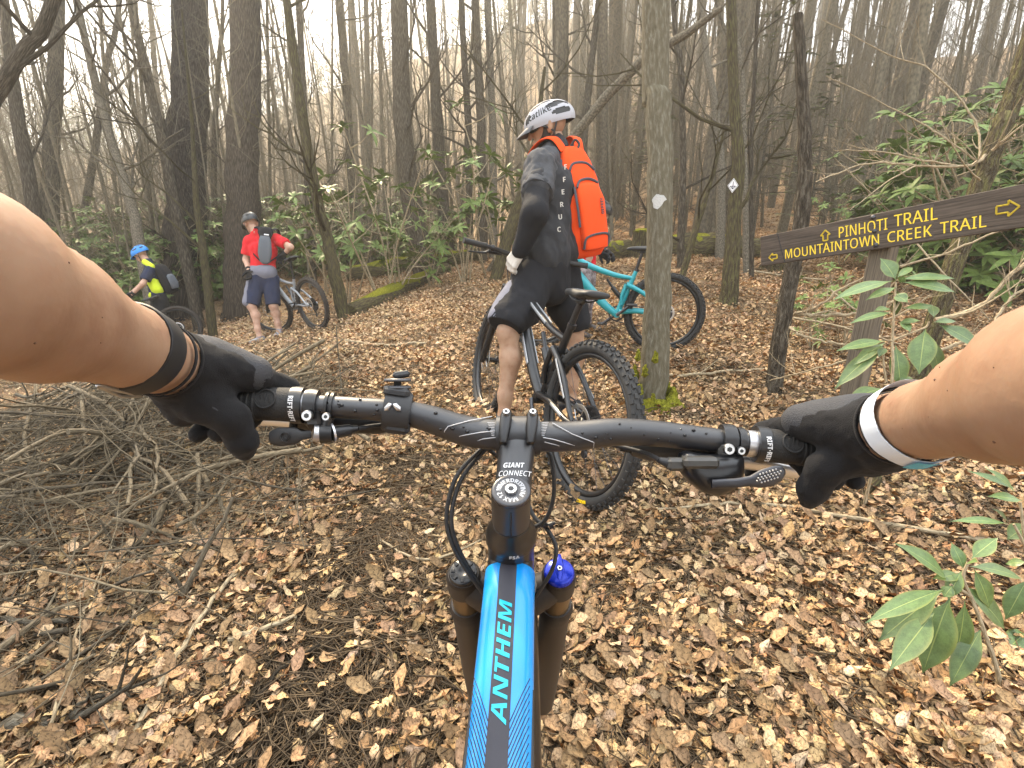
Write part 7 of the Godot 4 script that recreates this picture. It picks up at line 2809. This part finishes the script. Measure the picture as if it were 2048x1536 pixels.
func sign_board() -> void:
	var L := at(1525, 503, 2.75)
	var R := at(2105, 402, 1.80)
	var ax := (R - L).normalized()
	var face := ax.cross(Vector3.UP).normalized()
	if face.dot(EYE - L) < 0:
		face = -face
	var up := face.cross(ax).normalized()
	if up.y < 0:
		up = -up
	var len_ := L.distance_to(R)
	var o := thing("trail_sign", "dark wooden trail sign on a post with yellow routed letters and arrows", "sign", L)
	o.basis = Basis(ax, up, ax.cross(up).normalized())
	var zf := 1.0 if o.basis.z.dot(face) > 0 else -1.0
	var wood := wood_mat([0.075, 0.06, 0.048], 91, true)
	var mb := MB.new()
	# the board: a face of many patches so that its edges can be worn
	mb.box(Transform3D(Basis(), Vector3(len_ / 2, 0, 0)), Vector3(len_, 0.158, 0.036), 0.003)
	for i in mb.uv.size():
		mb.uv[i] = Vector2(mb.v[i].x * 1.3, mb.v[i].y * 3.0 + mb.v[i].z)
	put("board", mb.mesh(), wood, o)
	# place along the board where the photograph shows a column
	var lp := (L - EYE).rotated(Vector3.RIGHT, -deg_to_rad(PITCH))
	var rp := (R - EYE).rotated(Vector3.RIGHT, -deg_to_rad(PITCH))
	var u := func(px: float) -> float:
		var k := (px - 1024.0) / FOCAL
		return (k * -lp.z - lp.x) / ((rp.x - lp.x) + k * (rp.z - lp.z)) * len_
	var zz := 0.0182 * zf
	var yel := mat(0.72, 0.52, 0.03, 0.7)
	bump(yel, M.fine, 0.3)
	var rows := [["PINHOTI", 1682, 1779, 0.024, 0.05], ["TRAIL", 1792, 1879, 0.03, 0.05], ["MOUNTAINTOWN", 1574, 1762, -0.037, 0.046], ["CREEK", 1779, 1868, -0.036, 0.046], ["TRAIL", 1884, 1977, -0.033, 0.046]]
	for q in rows:
		var flat := lettering(q[0], q[4], 0.0016, func(p: Vector3) -> Vector3: return p, false)
		var bb := flat.get_aabb()
		var a: float = u.call(q[1])
		var b: float = u.call(q[2])
		var s := (b - a) / bb.size.x
		var lt := lettering(q[0], q[4], 0.0016, func(p: Vector3) -> Vector3: return Vector3(((p.x - bb.position.x) * s + a), p.y + q[3], zz + p.z), false)
		put("lettering", lt, yel, o)
	var arrows := [[1655.0, 0.022, PI / 2, 0.026], [1550.0, -0.040, PI, 0.024], [2018.0, 0.0, 0.0, 0.034]]
	for q in arrows:
		var am := MB.new()
		var c := Vector3(u.call(q[0]), q[1], zz)
		var s: float = q[3]
		var shape := [Vector2(1.0, 0), Vector2(0.1, 0.85), Vector2(0.1, 0.42), Vector2(-0.9, 0.42), Vector2(-0.9, -0.42), Vector2(0.1, -0.42), Vector2(0.1, -0.85), Vector2(1.0, 0)]
		for i in 7:
			var p := (shape[i] as Vector2).rotated(q[2]) * s
			var p2 := (shape[i + 1] as Vector2).rotated(q[2]) * s
			am.tube(PackedVector3Array([c + Vector3(p.x, p.y, 0), c + Vector3(p2.x, p2.y, 0)]), PackedFloat32Array([0.0034, 0.0034]), 8, true, 1.0)
		put("arrow", am.mesh(), yel, o)
	for k in 3:
		var bm := MB.new()
		bm.ball(Vector3(u.call(1750.0 + 3 * k), 0.064 - 0.062 * k, zz), Vector3(0.011, 0.011, 0.007), Basis(), 8, 14)
		put("bolt", bm.mesh(), M.dark_metal, o)
	var cr := MB.new()
	cr.tube(PackedVector3Array([Vector3(u.call(1560.0), 0.079, zz), Vector3(u.call(1566.0), 0.0, zz), Vector3(u.call(1573.0), -0.079, zz)]), PackedFloat32Array([0.0022, 0.002, 0.0022]), 6)
	put("saw_cut", cr.mesh(), M.lens, o)
	# post behind the board, down into the leaves
	var pu: float = u.call(1762.0)
	var pm := MB.new()
	var top := L + ax * pu - face * 0.066 + Vector3(0, 0.03, 0)
	var foot := on(top.x + 0.0, top.z, -0.2)
	var x := Transform3D(Basis(Vector3(face.z, 0, -face.x).normalized(), Vector3.UP, Vector3(face.x, 0, face.z).normalized()), (top + foot) / 2)
	pm.box(x, Vector3(0.088, top.y - foot.y, 0.088), 0.006)
	for i in pm.uv.size():
		pm.uv[i] = Vector2(pm.v[i].y * 1.1, (pm.v[i].x + pm.v[i].z) * 3.0)
	var post := MeshInstance3D.new()
	post.name = "post"
	post.mesh = pm.mesh()
	post.material_override = wood_mat([0.12, 0.1, 0.075], 93, true)
	o.add_child(post, true)
	post.transform = o.transform.affine_inverse()

# ---------------------------------------------------------------- near rhododendron sprigs, leaf by leaf
func leaf_mat() -> StandardMaterial3D:
	var im := Image.create(128, 256, false, Image.FORMAT_RGB8)
	var fn := FastNoiseLite.new()
	fn.seed = 61
	fn.frequency = 0.02
	fn.fractal_octaves = 4
	for y in 256:
		for x in 128:
			var d := absf(x - 63.5) / 64.0
			var k := 1.0 + 0.35 * fn.get_noise_2d(x, y) + 0.25 * fn.get_noise_2d(x * 6.0, y * 6.0)
			var vein := 1.0 - smoothstep(0.015, 0.05, d)
			var side := 1.0 - smoothstep(0.0, 0.16, absf(fposmod(y / 256.0 * 15.0 - d * 1.6, 1.0) - 0.5))
			var c := Vector3(0.095, 0.15, 0.048) * k
			c = c.lerp(Vector3(0.16, 0.21, 0.075), side * 0.22)
			c = c.lerp(Vector3(0.28, 0.33, 0.1), vein * 0.85)
			c = c.lerp(Vector3(0.17, 0.18, 0.04), smoothstep(0.72, 1.0, d) * 0.6)
			im.set_pixel(x, y, lin(c.x, c.y, c.z))
	var m := StandardMaterial3D.new()
	m.albedo_texture = ImageTexture.create_from_image(im)
	m.vertex_color_use_as_albedo = true
	m.roughness = 0.42
	m.metallic_specular = 0.5
	m.backlight_enabled = true
	m.backlight = Color(0.2, 0.3, 0.05)
	bump(m, m.albedo_texture, 0.12)
	return m

func sprig(label: String, ox: float, oy: float, sc: float, d: float, stems: Array, leaves: Array, seed_: int) -> void:
	var rg := RandomNumberGenerator.new()
	rg.seed = seed_
	var w := func(q: Array, dd: float) -> Vector3: return at(ox + q[0] / sc, oy + q[1] / sc, dd)
	var root: Vector3 = w.call(stems[0][0], d)
	var base := on(root.x, root.z)
	var o := thing("rhododendron", label, "shrub", base)
	for i in stems.size():
		var pts := []
		if i == 0:
			pts.append(Vector3(0.02, -0.03, -0.02))
		for q in stems[i]:
			pts.append(w.call(q, d) - base)
		var mb := MB.new()
		var line := curve(pts, 5)
		mb.tube(line, radii([0.0065 if i == 0 else 0.0045, 0.0035], line.size()), 8)
		put("stem", mb.mesh(), M.twig, o)
	var outline := PackedFloat32Array([0.035, 0.12, 0.4, 0.68, 0.88, 0.98, 1.0, 0.95, 0.84, 0.66, 0.42, 0.16, 0.02])
	for q in leaves:
		var a: Vector3 = w.call([q[0], q[1]], d + rg.randf_range(-0.015, 0.015))
		var b: Vector3 = w.call([q[2], q[3]], d + rg.randf_range(-0.06, 0.05))
		var mb := MB.new()
		var k := rg.randf_range(0.75, 1.15) * (0.6 if q.size() > 5 else 1.0)
		mb.tint = Color(k, k, k * rg.randf_range(0.85, 1.1))
		var up := (Vector3(rg.randf_range(-0.2, 0.2), 0.75, 0) + (EYE - a).normalized() * 0.75).normalized()
		mb.leaf(a - base, b - base, up, outline, q[4] / sc / FOCAL * d * 0.5 * 1.12, 0.22, 0.05, 0.04)
		put("leaf", mb.mesh(), M.leaf_near, o)

func plants() -> void:
	M.leaf_near = leaf_mat()
	sprig("large-leaved rhododendron sapling growing in front of the sign post", 1480, 340, 3.07, 2.0,
		[[[920, 1380], [935, 1050], [945, 870], [958, 690]], [[925, 1050], [1050, 1000], [1140, 965], [1160, 930]], [[945, 870], [985, 800], [1000, 760]], [[900, 1300], [880, 1180], [885, 1090]]],
		[[955, 672, 862, 542, 98], [965, 660, 1062, 598, 42], [985, 672, 1325, 668, 58], [1000, 690, 1325, 752, 78], [935, 682, 566, 800, 72], [960, 720, 770, 800, 50], [985, 690, 1010, 650, 40], [950, 760, 1030, 815, 62], [950, 780, 955, 895, 55, 1], [925, 852, 822, 866, 42], [930, 875, 668, 946, 48], [1000, 850, 1222, 845, 48], [970, 940, 1110, 925, 42], [990, 930, 1045, 995, 50], [890, 1050, 590, 1112, 62], [890, 1060, 690, 1205, 68], [880, 1085, 580, 1345, 92], [955, 1075, 985, 1345, 92], [1138, 975, 1100, 1255, 128], [1220, 950, 1480, 1092, 92], [1150, 1010, 1232, 1290, 76, 1], [870, 1340, 655, 1425, 84], [1180, 830, 1190, 905, 52, 1], [1190, 935, 1330, 930, 44], [880, 1080, 700, 1110, 40, 1], [890, 1090, 850, 1150, 44, 1], [1000, 1250, 1040, 1350, 60, 1]], 3)
	sprig("broad-leaved rhododendron sprig in the bottom right corner", 1640, 900, 3.07, 1.3,
		[[[1100, 1420], [1020, 1150], [940, 930], [880, 790], [910, 690]], [[930, 900], [850, 850], [800, 825]], [[1020, 1150], [985, 1080]]],
		[[795, 806, 458, 572, 112], [762, 856, 278, 1062, 98], [750, 866, 356, 1178, 132], [700, 1000, 426, 1355, 132], [800, 905, 632, 1370, 182], [815, 835, 760, 905, 64], [870, 742, 785, 915, 78], [885, 732, 806, 568, 66], [930, 668, 1092, 540, 86], [920, 715, 1245, 795, 82], [945, 732, 1040, 972, 92], [880, 825, 1135, 1105, 112], [890, 928, 825, 1290, 104], [995, 1090, 796, 1455, 112], [870, 770, 690, 790, 70, 1], [900, 700, 970, 690, 60]], 4)
	sprig("rhododendron stems cut off by the right edge beside the forearm", 1640, 900, 3.07, 1.5,
		[[[1330, 1480], [1300, 1100], [1270, 700], [1230, 320]], [[1290, 900], [1270, 780]], [[1275, 620], [1190, 455]]],
		[[1275, 790, 1138, 1042, 104], [1290, 455, 1150, 550, 92], [1280, 1105, 1128, 1250, 104], [1150, 452, 798, 438, 48], [1205, 242, 905, 128, 42], [1200, 268, 1015, 112, 58], [1240, 312, 1028, 285, 64], [1255, 330, 1400, 240, 60], [1160, 455, 1060, 360, 46, 1], [1270, 690, 1140, 700, 50], [1270, 700, 1400, 800, 80], [1300, 1000, 1420, 1120, 90]], 5)

# ---------------------------------------------------------------- logs, stumps, branches
func log_on(label: String, a: Vector3, b: Vector3, r: float, moss: bool, seed_: int) -> void:
	var mid := (a + b) / 2
	var o := thing("fallen_log", label, "log", a)
	var pts := PackedVector3Array()
	for i in 9:
		pts.append(a.lerp(b, i / 8.0) - a + Vector3(0, r * 0.62, 0) + Vector3(0, noise.get_noise_2d(i * 40.0, seed_ * 90.0), 0) * r * 0.4)
	var mb := MB.new()
	mb.tube(pts, radii([r, r * 1.04, r * 0.96, r * 0.9], 9), 18, true, 1.0, Vector3.UP, 3.0)
	for i in mb.v.size():
		mb.v[i] += mb.n[i] * r * 0.08 * noise.get_noise_3dv((mb.v[i] + a) * 150.0)
	put("trunk", mb.mesh(), M.bark_pine if not moss else M.bark_moss, o)
	if moss:
		var mo := MB.new()
		var p2 := PackedVector3Array()
		for i in 15:
			p2.append(pts[0].lerp(pts[8], 0.03 + 0.94 * i / 14.0) + Vector3(0, r * 0.3, 0))
		mo.tube(p2, radii([r * 0.7, r * 0.88, r * 0.86, r * 0.8, r * 0.5], 15), 16, true, 1.0, Vector3.UP)
		var nz := FastNoiseLite.new()
		nz.frequency = 1.0
		nz.seed = seed_
		for i in mo.v.size():
			mo.v[i] += mo.n[i] * r * 0.3 * (nz.get_noise_3dv((mo.v[i] + a) * 9.0) + 0.4 * nz.get_noise_3dv((mo.v[i] + a) * 30.0))
		put("moss", mo.mesh(), M.moss, o)

func stump(label: String, p: Vector3, r: float, h: float, seed_: int) -> void:
	var o := thing("tree_stump", label, "stump", p)
	var mb := MB.new()
	mb.tube(PackedVector3Array([Vector3(0, -0.1, 0), Vector3(0, 0.05, 0), Vector3(0, h * 0.5, 0), Vector3(0.01, h, 0)]), PackedFloat32Array([r * 1.5, r * 1.25, r, r * 0.96]), 18, true, 1.0, Vector3.ZERO, 3.0)
	for i in mb.v.size():
		mb.v[i] += mb.n[i] * r * 0.16 * noise.get_noise_3dv((mb.v[i] + p) * 120.0)
	put("trunk", mb.mesh(), M.bark_moss, o)
	var mo := MB.new()
	mo.ball(Vector3(0, h * 0.98, 0), Vector3(r * 0.95, r * 0.22, r * 0.95), Basis(), 10, 18)
	for i in mo.v.size():
		mo.v[i] += mo.n[i] * r * 0.25 * noise.get_noise_3dv((mo.v[i] + p) * 400.0)
	put("moss", mo.mesh(), M.moss, o)

func branch(label: String, pts: Array, r0: float, r1: float, m: Material, twigs := 0, seed_ := 1, called := "fallen_branch") -> void:
	var rg := RandomNumberGenerator.new()
	rg.seed = seed_
	var base: Vector3 = pts[0]
	var o := thing(called, label, "branch", base)
	var loc := []
	for p in pts:
		loc.append(p - base)
	var mb := MB.new()
	var line := curve(loc, 6)
	for i in line.size():
		line[i] += Vector3(noise.get_noise_2d(i * 60.0, seed_ * 77.0), noise.get_noise_2d(i * 60.0, seed_ * 77.0 + 300), noise.get_noise_2d(i * 60.0, seed_ * 77.0 + 600)) * r0 * 1.2
	mb.tube(line, radii([r0, r1], line.size()), 9)
	put("wood", mb.mesh(), m, o)
	for i in twigs:
		var tb := MB.new()
		var k := rg.randi_range(1, line.size() - 2)
		var d := (line[k + 1] - line[k]).normalized()
		bough(tb, line[k], d * 0.8 + Vector3(rg.randf_range(-0.8, 0.8), rg.randf_range(-0.2, 0.9), rg.randf_range(-0.8, 0.8)), rg.randf_range(0.12, 0.4), lerpf(r0, r1, float(k) / line.size()) * 0.55, 1, rg, 0.1, 2, 4)
		put("twig", tb.mesh(), m, o)

func lying(q: Array, lift: float) -> Array:
	return q.map(func(e): return ground(e[0], e[1], lift + 0.035))

func dead_wood() -> void:
	log_on("moss-covered log lying by the grey bike's rear wheel", ground(700, 640), ground(892, 546), 0.155, true, 1)
	log_on("long mossy log across the wood floor beyond the leaning beech", spot(690, 512, 12.2), spot(960, 508, 12.8), 0.2, true, 2)
	log_on("big moss-topped log behind the marker tree", spot(1330, 488, 10.6), spot(1520, 492, 10.0), 0.27, true, 3)
	log_on("short mossy log end just right of the orange backpack", spot(1200, 482, 10.4), spot(1262, 484, 10.4), 0.22, true, 4)
	stump("mossy stump left of the white-blazed tree", spot(1284, 484, 10.2), 0.2, 0.55, 5)
	stump("mossy stump just above the sign's left end", spot(1572, 470, 8.6), 0.27, 0.4, 6)
	var bark: Material = M.twig
	var g := 0.012
	branch("long straight stick lying at lower left, pointing at the handlebar", lying([[238, 1540], [300, 1410], [380, 1270], [450, 1170], [498, 1100]], 0.02), 0.0085, 0.006, bark, 1, 2)
	branch("short pale stick lying left of the blue top tube", lying([[458, 1278], [520, 1258], [592, 1234]], 0.02), 0.009, 0.007, bark, 0, 3)
	branch("short grey stick lying at the left edge", lying([[-20, 1238], [60, 1242], [136, 1243]], 0.03), 0.0095, 0.008, M.bark_grey, 0, 4)
	branch("long thin pole lying across the right foreground below the shifter", lying([[1316, 1020], [1440, 1008], [1560, 1012], [1760, 1046], [1980, 1082]], 0.02), 0.006, 0.0105, bark, 1, 5)
	branch("half-buried rotten branch at the lower left edge", lying([[-40, 1470], [120, 1440], [230, 1390], [330, 1310]], 0.01), 0.026, 0.012, M.bark_grey, 2, 6)
	branch("pale split branch lying behind the near tree's foot", lying([[1330, 752], [1440, 744], [1552, 738]], 0.02), 0.014, 0.01, bark, 2, 7)
	branch("stick lying across the trail behind the camera mount", lying([[690, 680], [760, 690], [850, 686]], 0.02), 0.018, 0.012, bark, 1, 8)
	branch("stick lying left of the leaning sign snag", lying([[1490, 540], [1570, 552], [1650, 560]], 0.03), 0.02, 0.014, bark, 2, 9)
	branch("mossy green stub of wood under the right glove", lying([[1728, 1012], [1744, 975], [1760, 940]], 0.02), 0.016, 0.018, M.bark_moss, 0, 10)
	branch("thin stick lying beside the front wheel at left", lying([[760, 1080], [850, 1120], [960, 1080], [1010, 1040]], 0.02), 0.005, 0.004, bark, 0, 11)
	branch("dark root lying across the mud at lower left", lying([[300, 1480], [480, 1420], [560, 1340], [640, 1290]], 0.012), 0.006, 0.005, M.bark_dark, 0, 12)
	branch("thin twig lying right of the rear wheel", lying([[1250, 890], [1330, 860], [1420, 850]], 0.02), 0.005, 0.003, bark, 2, 13)
	branch("thin curved stick at the right before the sprig", lying([[1480, 880], [1560, 905], [1700, 890]], 0.03), 0.006, 0.004, bark, 2, 14)
	branch("twig with side shoots lying at lower left corner", lying([[80, 1530], [120, 1380], [170, 1220], [230, 1080]], 0.03), 0.005, 0.003, bark, 4, 15)
	branch("straight twig lying under the left glove", lying([[330, 1010], [430, 970], [560, 925]], 0.04), 0.005, 0.003, bark, 2, 16)
	# dead boughs tangled round the sign post
	var tangle := [
		[[[1587, 630, 3.6], [1636, 613, 3.4], [1688, 574, 3.3], [1750, 546, 3.2]], 0.011, "dead bough rising from the snag towards the sign post"],
		[[[1590, 628, 3.6], [1662, 630, 3.5], [1727, 623, 3.4], [1800, 600, 3.3]], 0.016, "thick dead bough level behind the sign post"],
		[[[1587, 636, 3.5], [1662, 649, 3.3], [1714, 662, 3.2], [1800, 690, 3.1]], 0.008, "thin dead bough sloping down behind the post"],
		[[[1581, 656, 3.5], [1610, 674, 3.3], [1662, 685, 3.2], [1740, 690, 3.1]], 0.011, "drooping dead bough below the level one"],
		[[[1799, 532, 3.2], [1884, 509, 3.1], [1978, 470, 3.0], [2080, 430, 2.9]], 0.008, "thin bough rising right behind the sign board"],
		[[[1870, 640, 3.2], [1959, 613, 3.1], [2040, 535, 3.0], [2100, 480, 3.0]], 0.016, "bent bough rising to the right edge under the sign"],
		[[[1860, 704, 3.1], [1968, 665, 3.0], [2014, 604, 3.0], [2070, 560, 3.0]], 0.011, "lower bent bough near the right forearm"],
		[[[1820, 470, 3.6], [1900, 560, 3.4], [1980, 640, 3.3]], 0.007, "thin bough falling right behind the sapling"],
		[[[1700, 720, 2.8], [1620, 740, 2.9], [1540, 760, 3.1]], 0.006, "low thin bough left of the sign post"],
		[[[1660, 580, 4.2], [1760, 640, 4.0], [1860, 590, 4.0]], 0.009, "crooked bough on the floor beyond the post"],
	]
	for i in tangle.size():
		branch(tangle[i][2], tangle[i][0].map(func(e): return at(e[0], e[1], e[2])), tangle[i][1], tangle[i][1] * 0.5, M.twig, 5, 40 + i, "dead_bough")
	var over := [
		[[[1970, 312, 3.55], [1937, 331, 3.5], [1833, 331, 3.5], [1737, 327, 3.5], [1633, 363, 3.4]], 0.011, "long bare bough reaching left from the mossy leaning trunk"],
		[[[1914, 331, 3.5], [1837, 319, 3.5], [1768, 304, 3.5], [1668, 300, 3.5]], 0.008, "upper fork of the bare bough above the sign"],
		[[[1960, 320, 3.6], [1950, 240, 3.7], [1864, 142, 3.8], [1775, 108, 3.9], [1645, 38, 4.0]], 0.009, "high thin bough arching left above the sign"],
		[[[1965, 330, 3.6], [1880, 270, 3.7], [1798, 223, 3.8], [1652, 150, 3.9]], 0.008, "thin bough slanting left between the arching ones"],
		[[[1833, 331, 3.5], [1780, 360, 3.4], [1700, 420, 3.3]], 0.006, "drooping side bough above the sign's middle"],
		[[[1985, 300, 3.5], [2020, 270, 3.4], [2080, 225, 3.3]], 0.01, "short pale bough right of the mossy leaning trunk"],
		[[[1960, 360, 3.5], [1930, 330, 3.4], [1900, 280, 3.3], [1880, 230, 3.3]], 0.006, "upright twig left of the mossy leaning trunk"],
	]
	for i in over.size():
		branch(over[i][2], over[i][0].map(func(e): return at(e[0], e[1], e[2])), over[i][1], over[i][1] * 0.35, M.twig, 7, 60 + i, "bare_bough")
	brush_pile()

func brush_pile() -> void:
	var rg := RandomNumberGenerator.new()
	rg.seed = 91
	var c := on(-1.75, -2.55)
	var o := thing("brush_pile", "heap of dead twigs and branches on the left under the forearm", "brush pile", c)
	var rest := MB.new()
	var meshes := []
	for i in 40:
		var mb := MB.new()
		var l := rg.randf_range(0.35, 1.15)
		var pts := PackedVector3Array()
		var p := Vector3(-l / 2, 0, 0)
		var d := Vector3(1, rg.randf_range(-0.15, 0.15), 0)
		for k in 7:
			pts.append(p)
			d = (d + Vector3(0, rg.randf_range(-0.22, 0.2), rg.randf_range(-0.25, 0.25))).normalized()
			p += d * l / 6
		var r := rg.randf_range(0.0012, 0.0042) if i % 5 else rg.randf_range(0.007, 0.016)
		var k := rg.randf_range(0.14, 0.55)
		mb.tint = Color(k, k * 0.97, k * 0.92)
		mb.tube(pts, radii([r, r * 0.45], 7), 5)
		for e in 2:
			bough(mb, pts[2 + 2 * e], d + Vector3(rg.randf_range(-1, 1), rg.randf_range(-0.3, 0.6), rg.randf_range(-1, 1)), l * 0.3, r * 0.6, 0, rg, 0.0)
		meshes.append(mb)
	var shared := meshes.map(func(m): return m.mesh())
	var built := 0
	for i in 2300:
		# spread over the heap, thinner towards its edges
		var a := rg.randf() * TAU
		var f := pow(rg.randf(), 0.6)
		var x := -1.95 + cos(a) * f * 1.55
		var z := -2.35 + sin(a) * f * 1.6 - 0.2 * (x + 1.75)
		# the slope of the heap keeps off the trail
		if x > -0.9 - 0.32 * maxf(0.0, -z - 2.1) + rg.randf_range(-0.2, 0.1):
			continue
		var top := 0.38 * (1.0 - f * f) * ss(1.0, 2.4, -z)
		var q := on(x, z, rg.randf() * top + 0.015) - c
		var b := Basis(Vector3.UP, rg.randf() * TAU) * Basis(Vector3.BACK, rg.randf_range(-0.5, 0.5)) * Basis(Vector3.RIGHT, rg.randf() * TAU)
		var xf := Transform3D(b.scaled(Vector3.ONE * rg.randf_range(0.6, 1.1)), q)
		if built < 300 and q.y > 0.12 * top:
			put("twig", shared[i % 40], M.twig, o, xf)
			built += 1
		else:
			var src: MB = meshes[i % 40]
			var first := rest.v.size()
			rest.v.append_array(xf * src.v)
			var nb := Transform3D(xf.basis.orthonormalized(), Vector3.ZERO)
			rest.n.append_array(nb * src.n)
			rest.uv.append_array(src.uv)
			rest.c.append_array(src.c)
			for e in src.ix:
				rest.ix.append(first + e)
	stuff(put("tangled_twigs", rest.mesh(), M.twig, o))
	# strays that stick out towards the two cyclists and along the trail's edge
	var strays := [[[330, 690], [480, 668], [640, 640], [560, 590]], [[200, 900], [330, 800], [470, 700]], [[560, 730], [640, 690], [760, 660]]]
	for i in 20:
		var px := rg.randf_range(0, 520)
		var py := rg.randf_range(640, 820)
		var g := ground(px, py)
		var a := rg.randf_range(-0.6, 0.9)
		var l := rg.randf_range(0.4, 1.2)
		var p0 := g - c + Vector3(0, 0.03, 0)
		var mb := MB.new()
		var d := Vector3(cos(a), rg.randf_range(0.0, 0.35), -sin(a) * 0.5)
		mb.tube(curve([p0, p0 + d * l * 0.5 + Vector3(0, 0.05, 0), p0 + d * l], 4), radii([0.008, 0.003], 9), 6)
		bough(mb, p0 + d * l * 0.4, d + Vector3(0, 0.5, 0.3), l * 0.4, 0.004, 1, rg, 0.2, 3)
		put("stray_branch", mb.mesh(), M.twig, o)

func _ready() -> void:
	setup()
	rng.seed = 5
	noise.seed = 11
	noise.frequency = 0.02
	noise.fractal_octaves = 3
	materials()
	make_ground()
	named_trees()
	wood()
	bushes()
	litter()
	bikes()
	people()
	cockpit()
	rider()
	sign_board()
	plants()
	dead_wood()
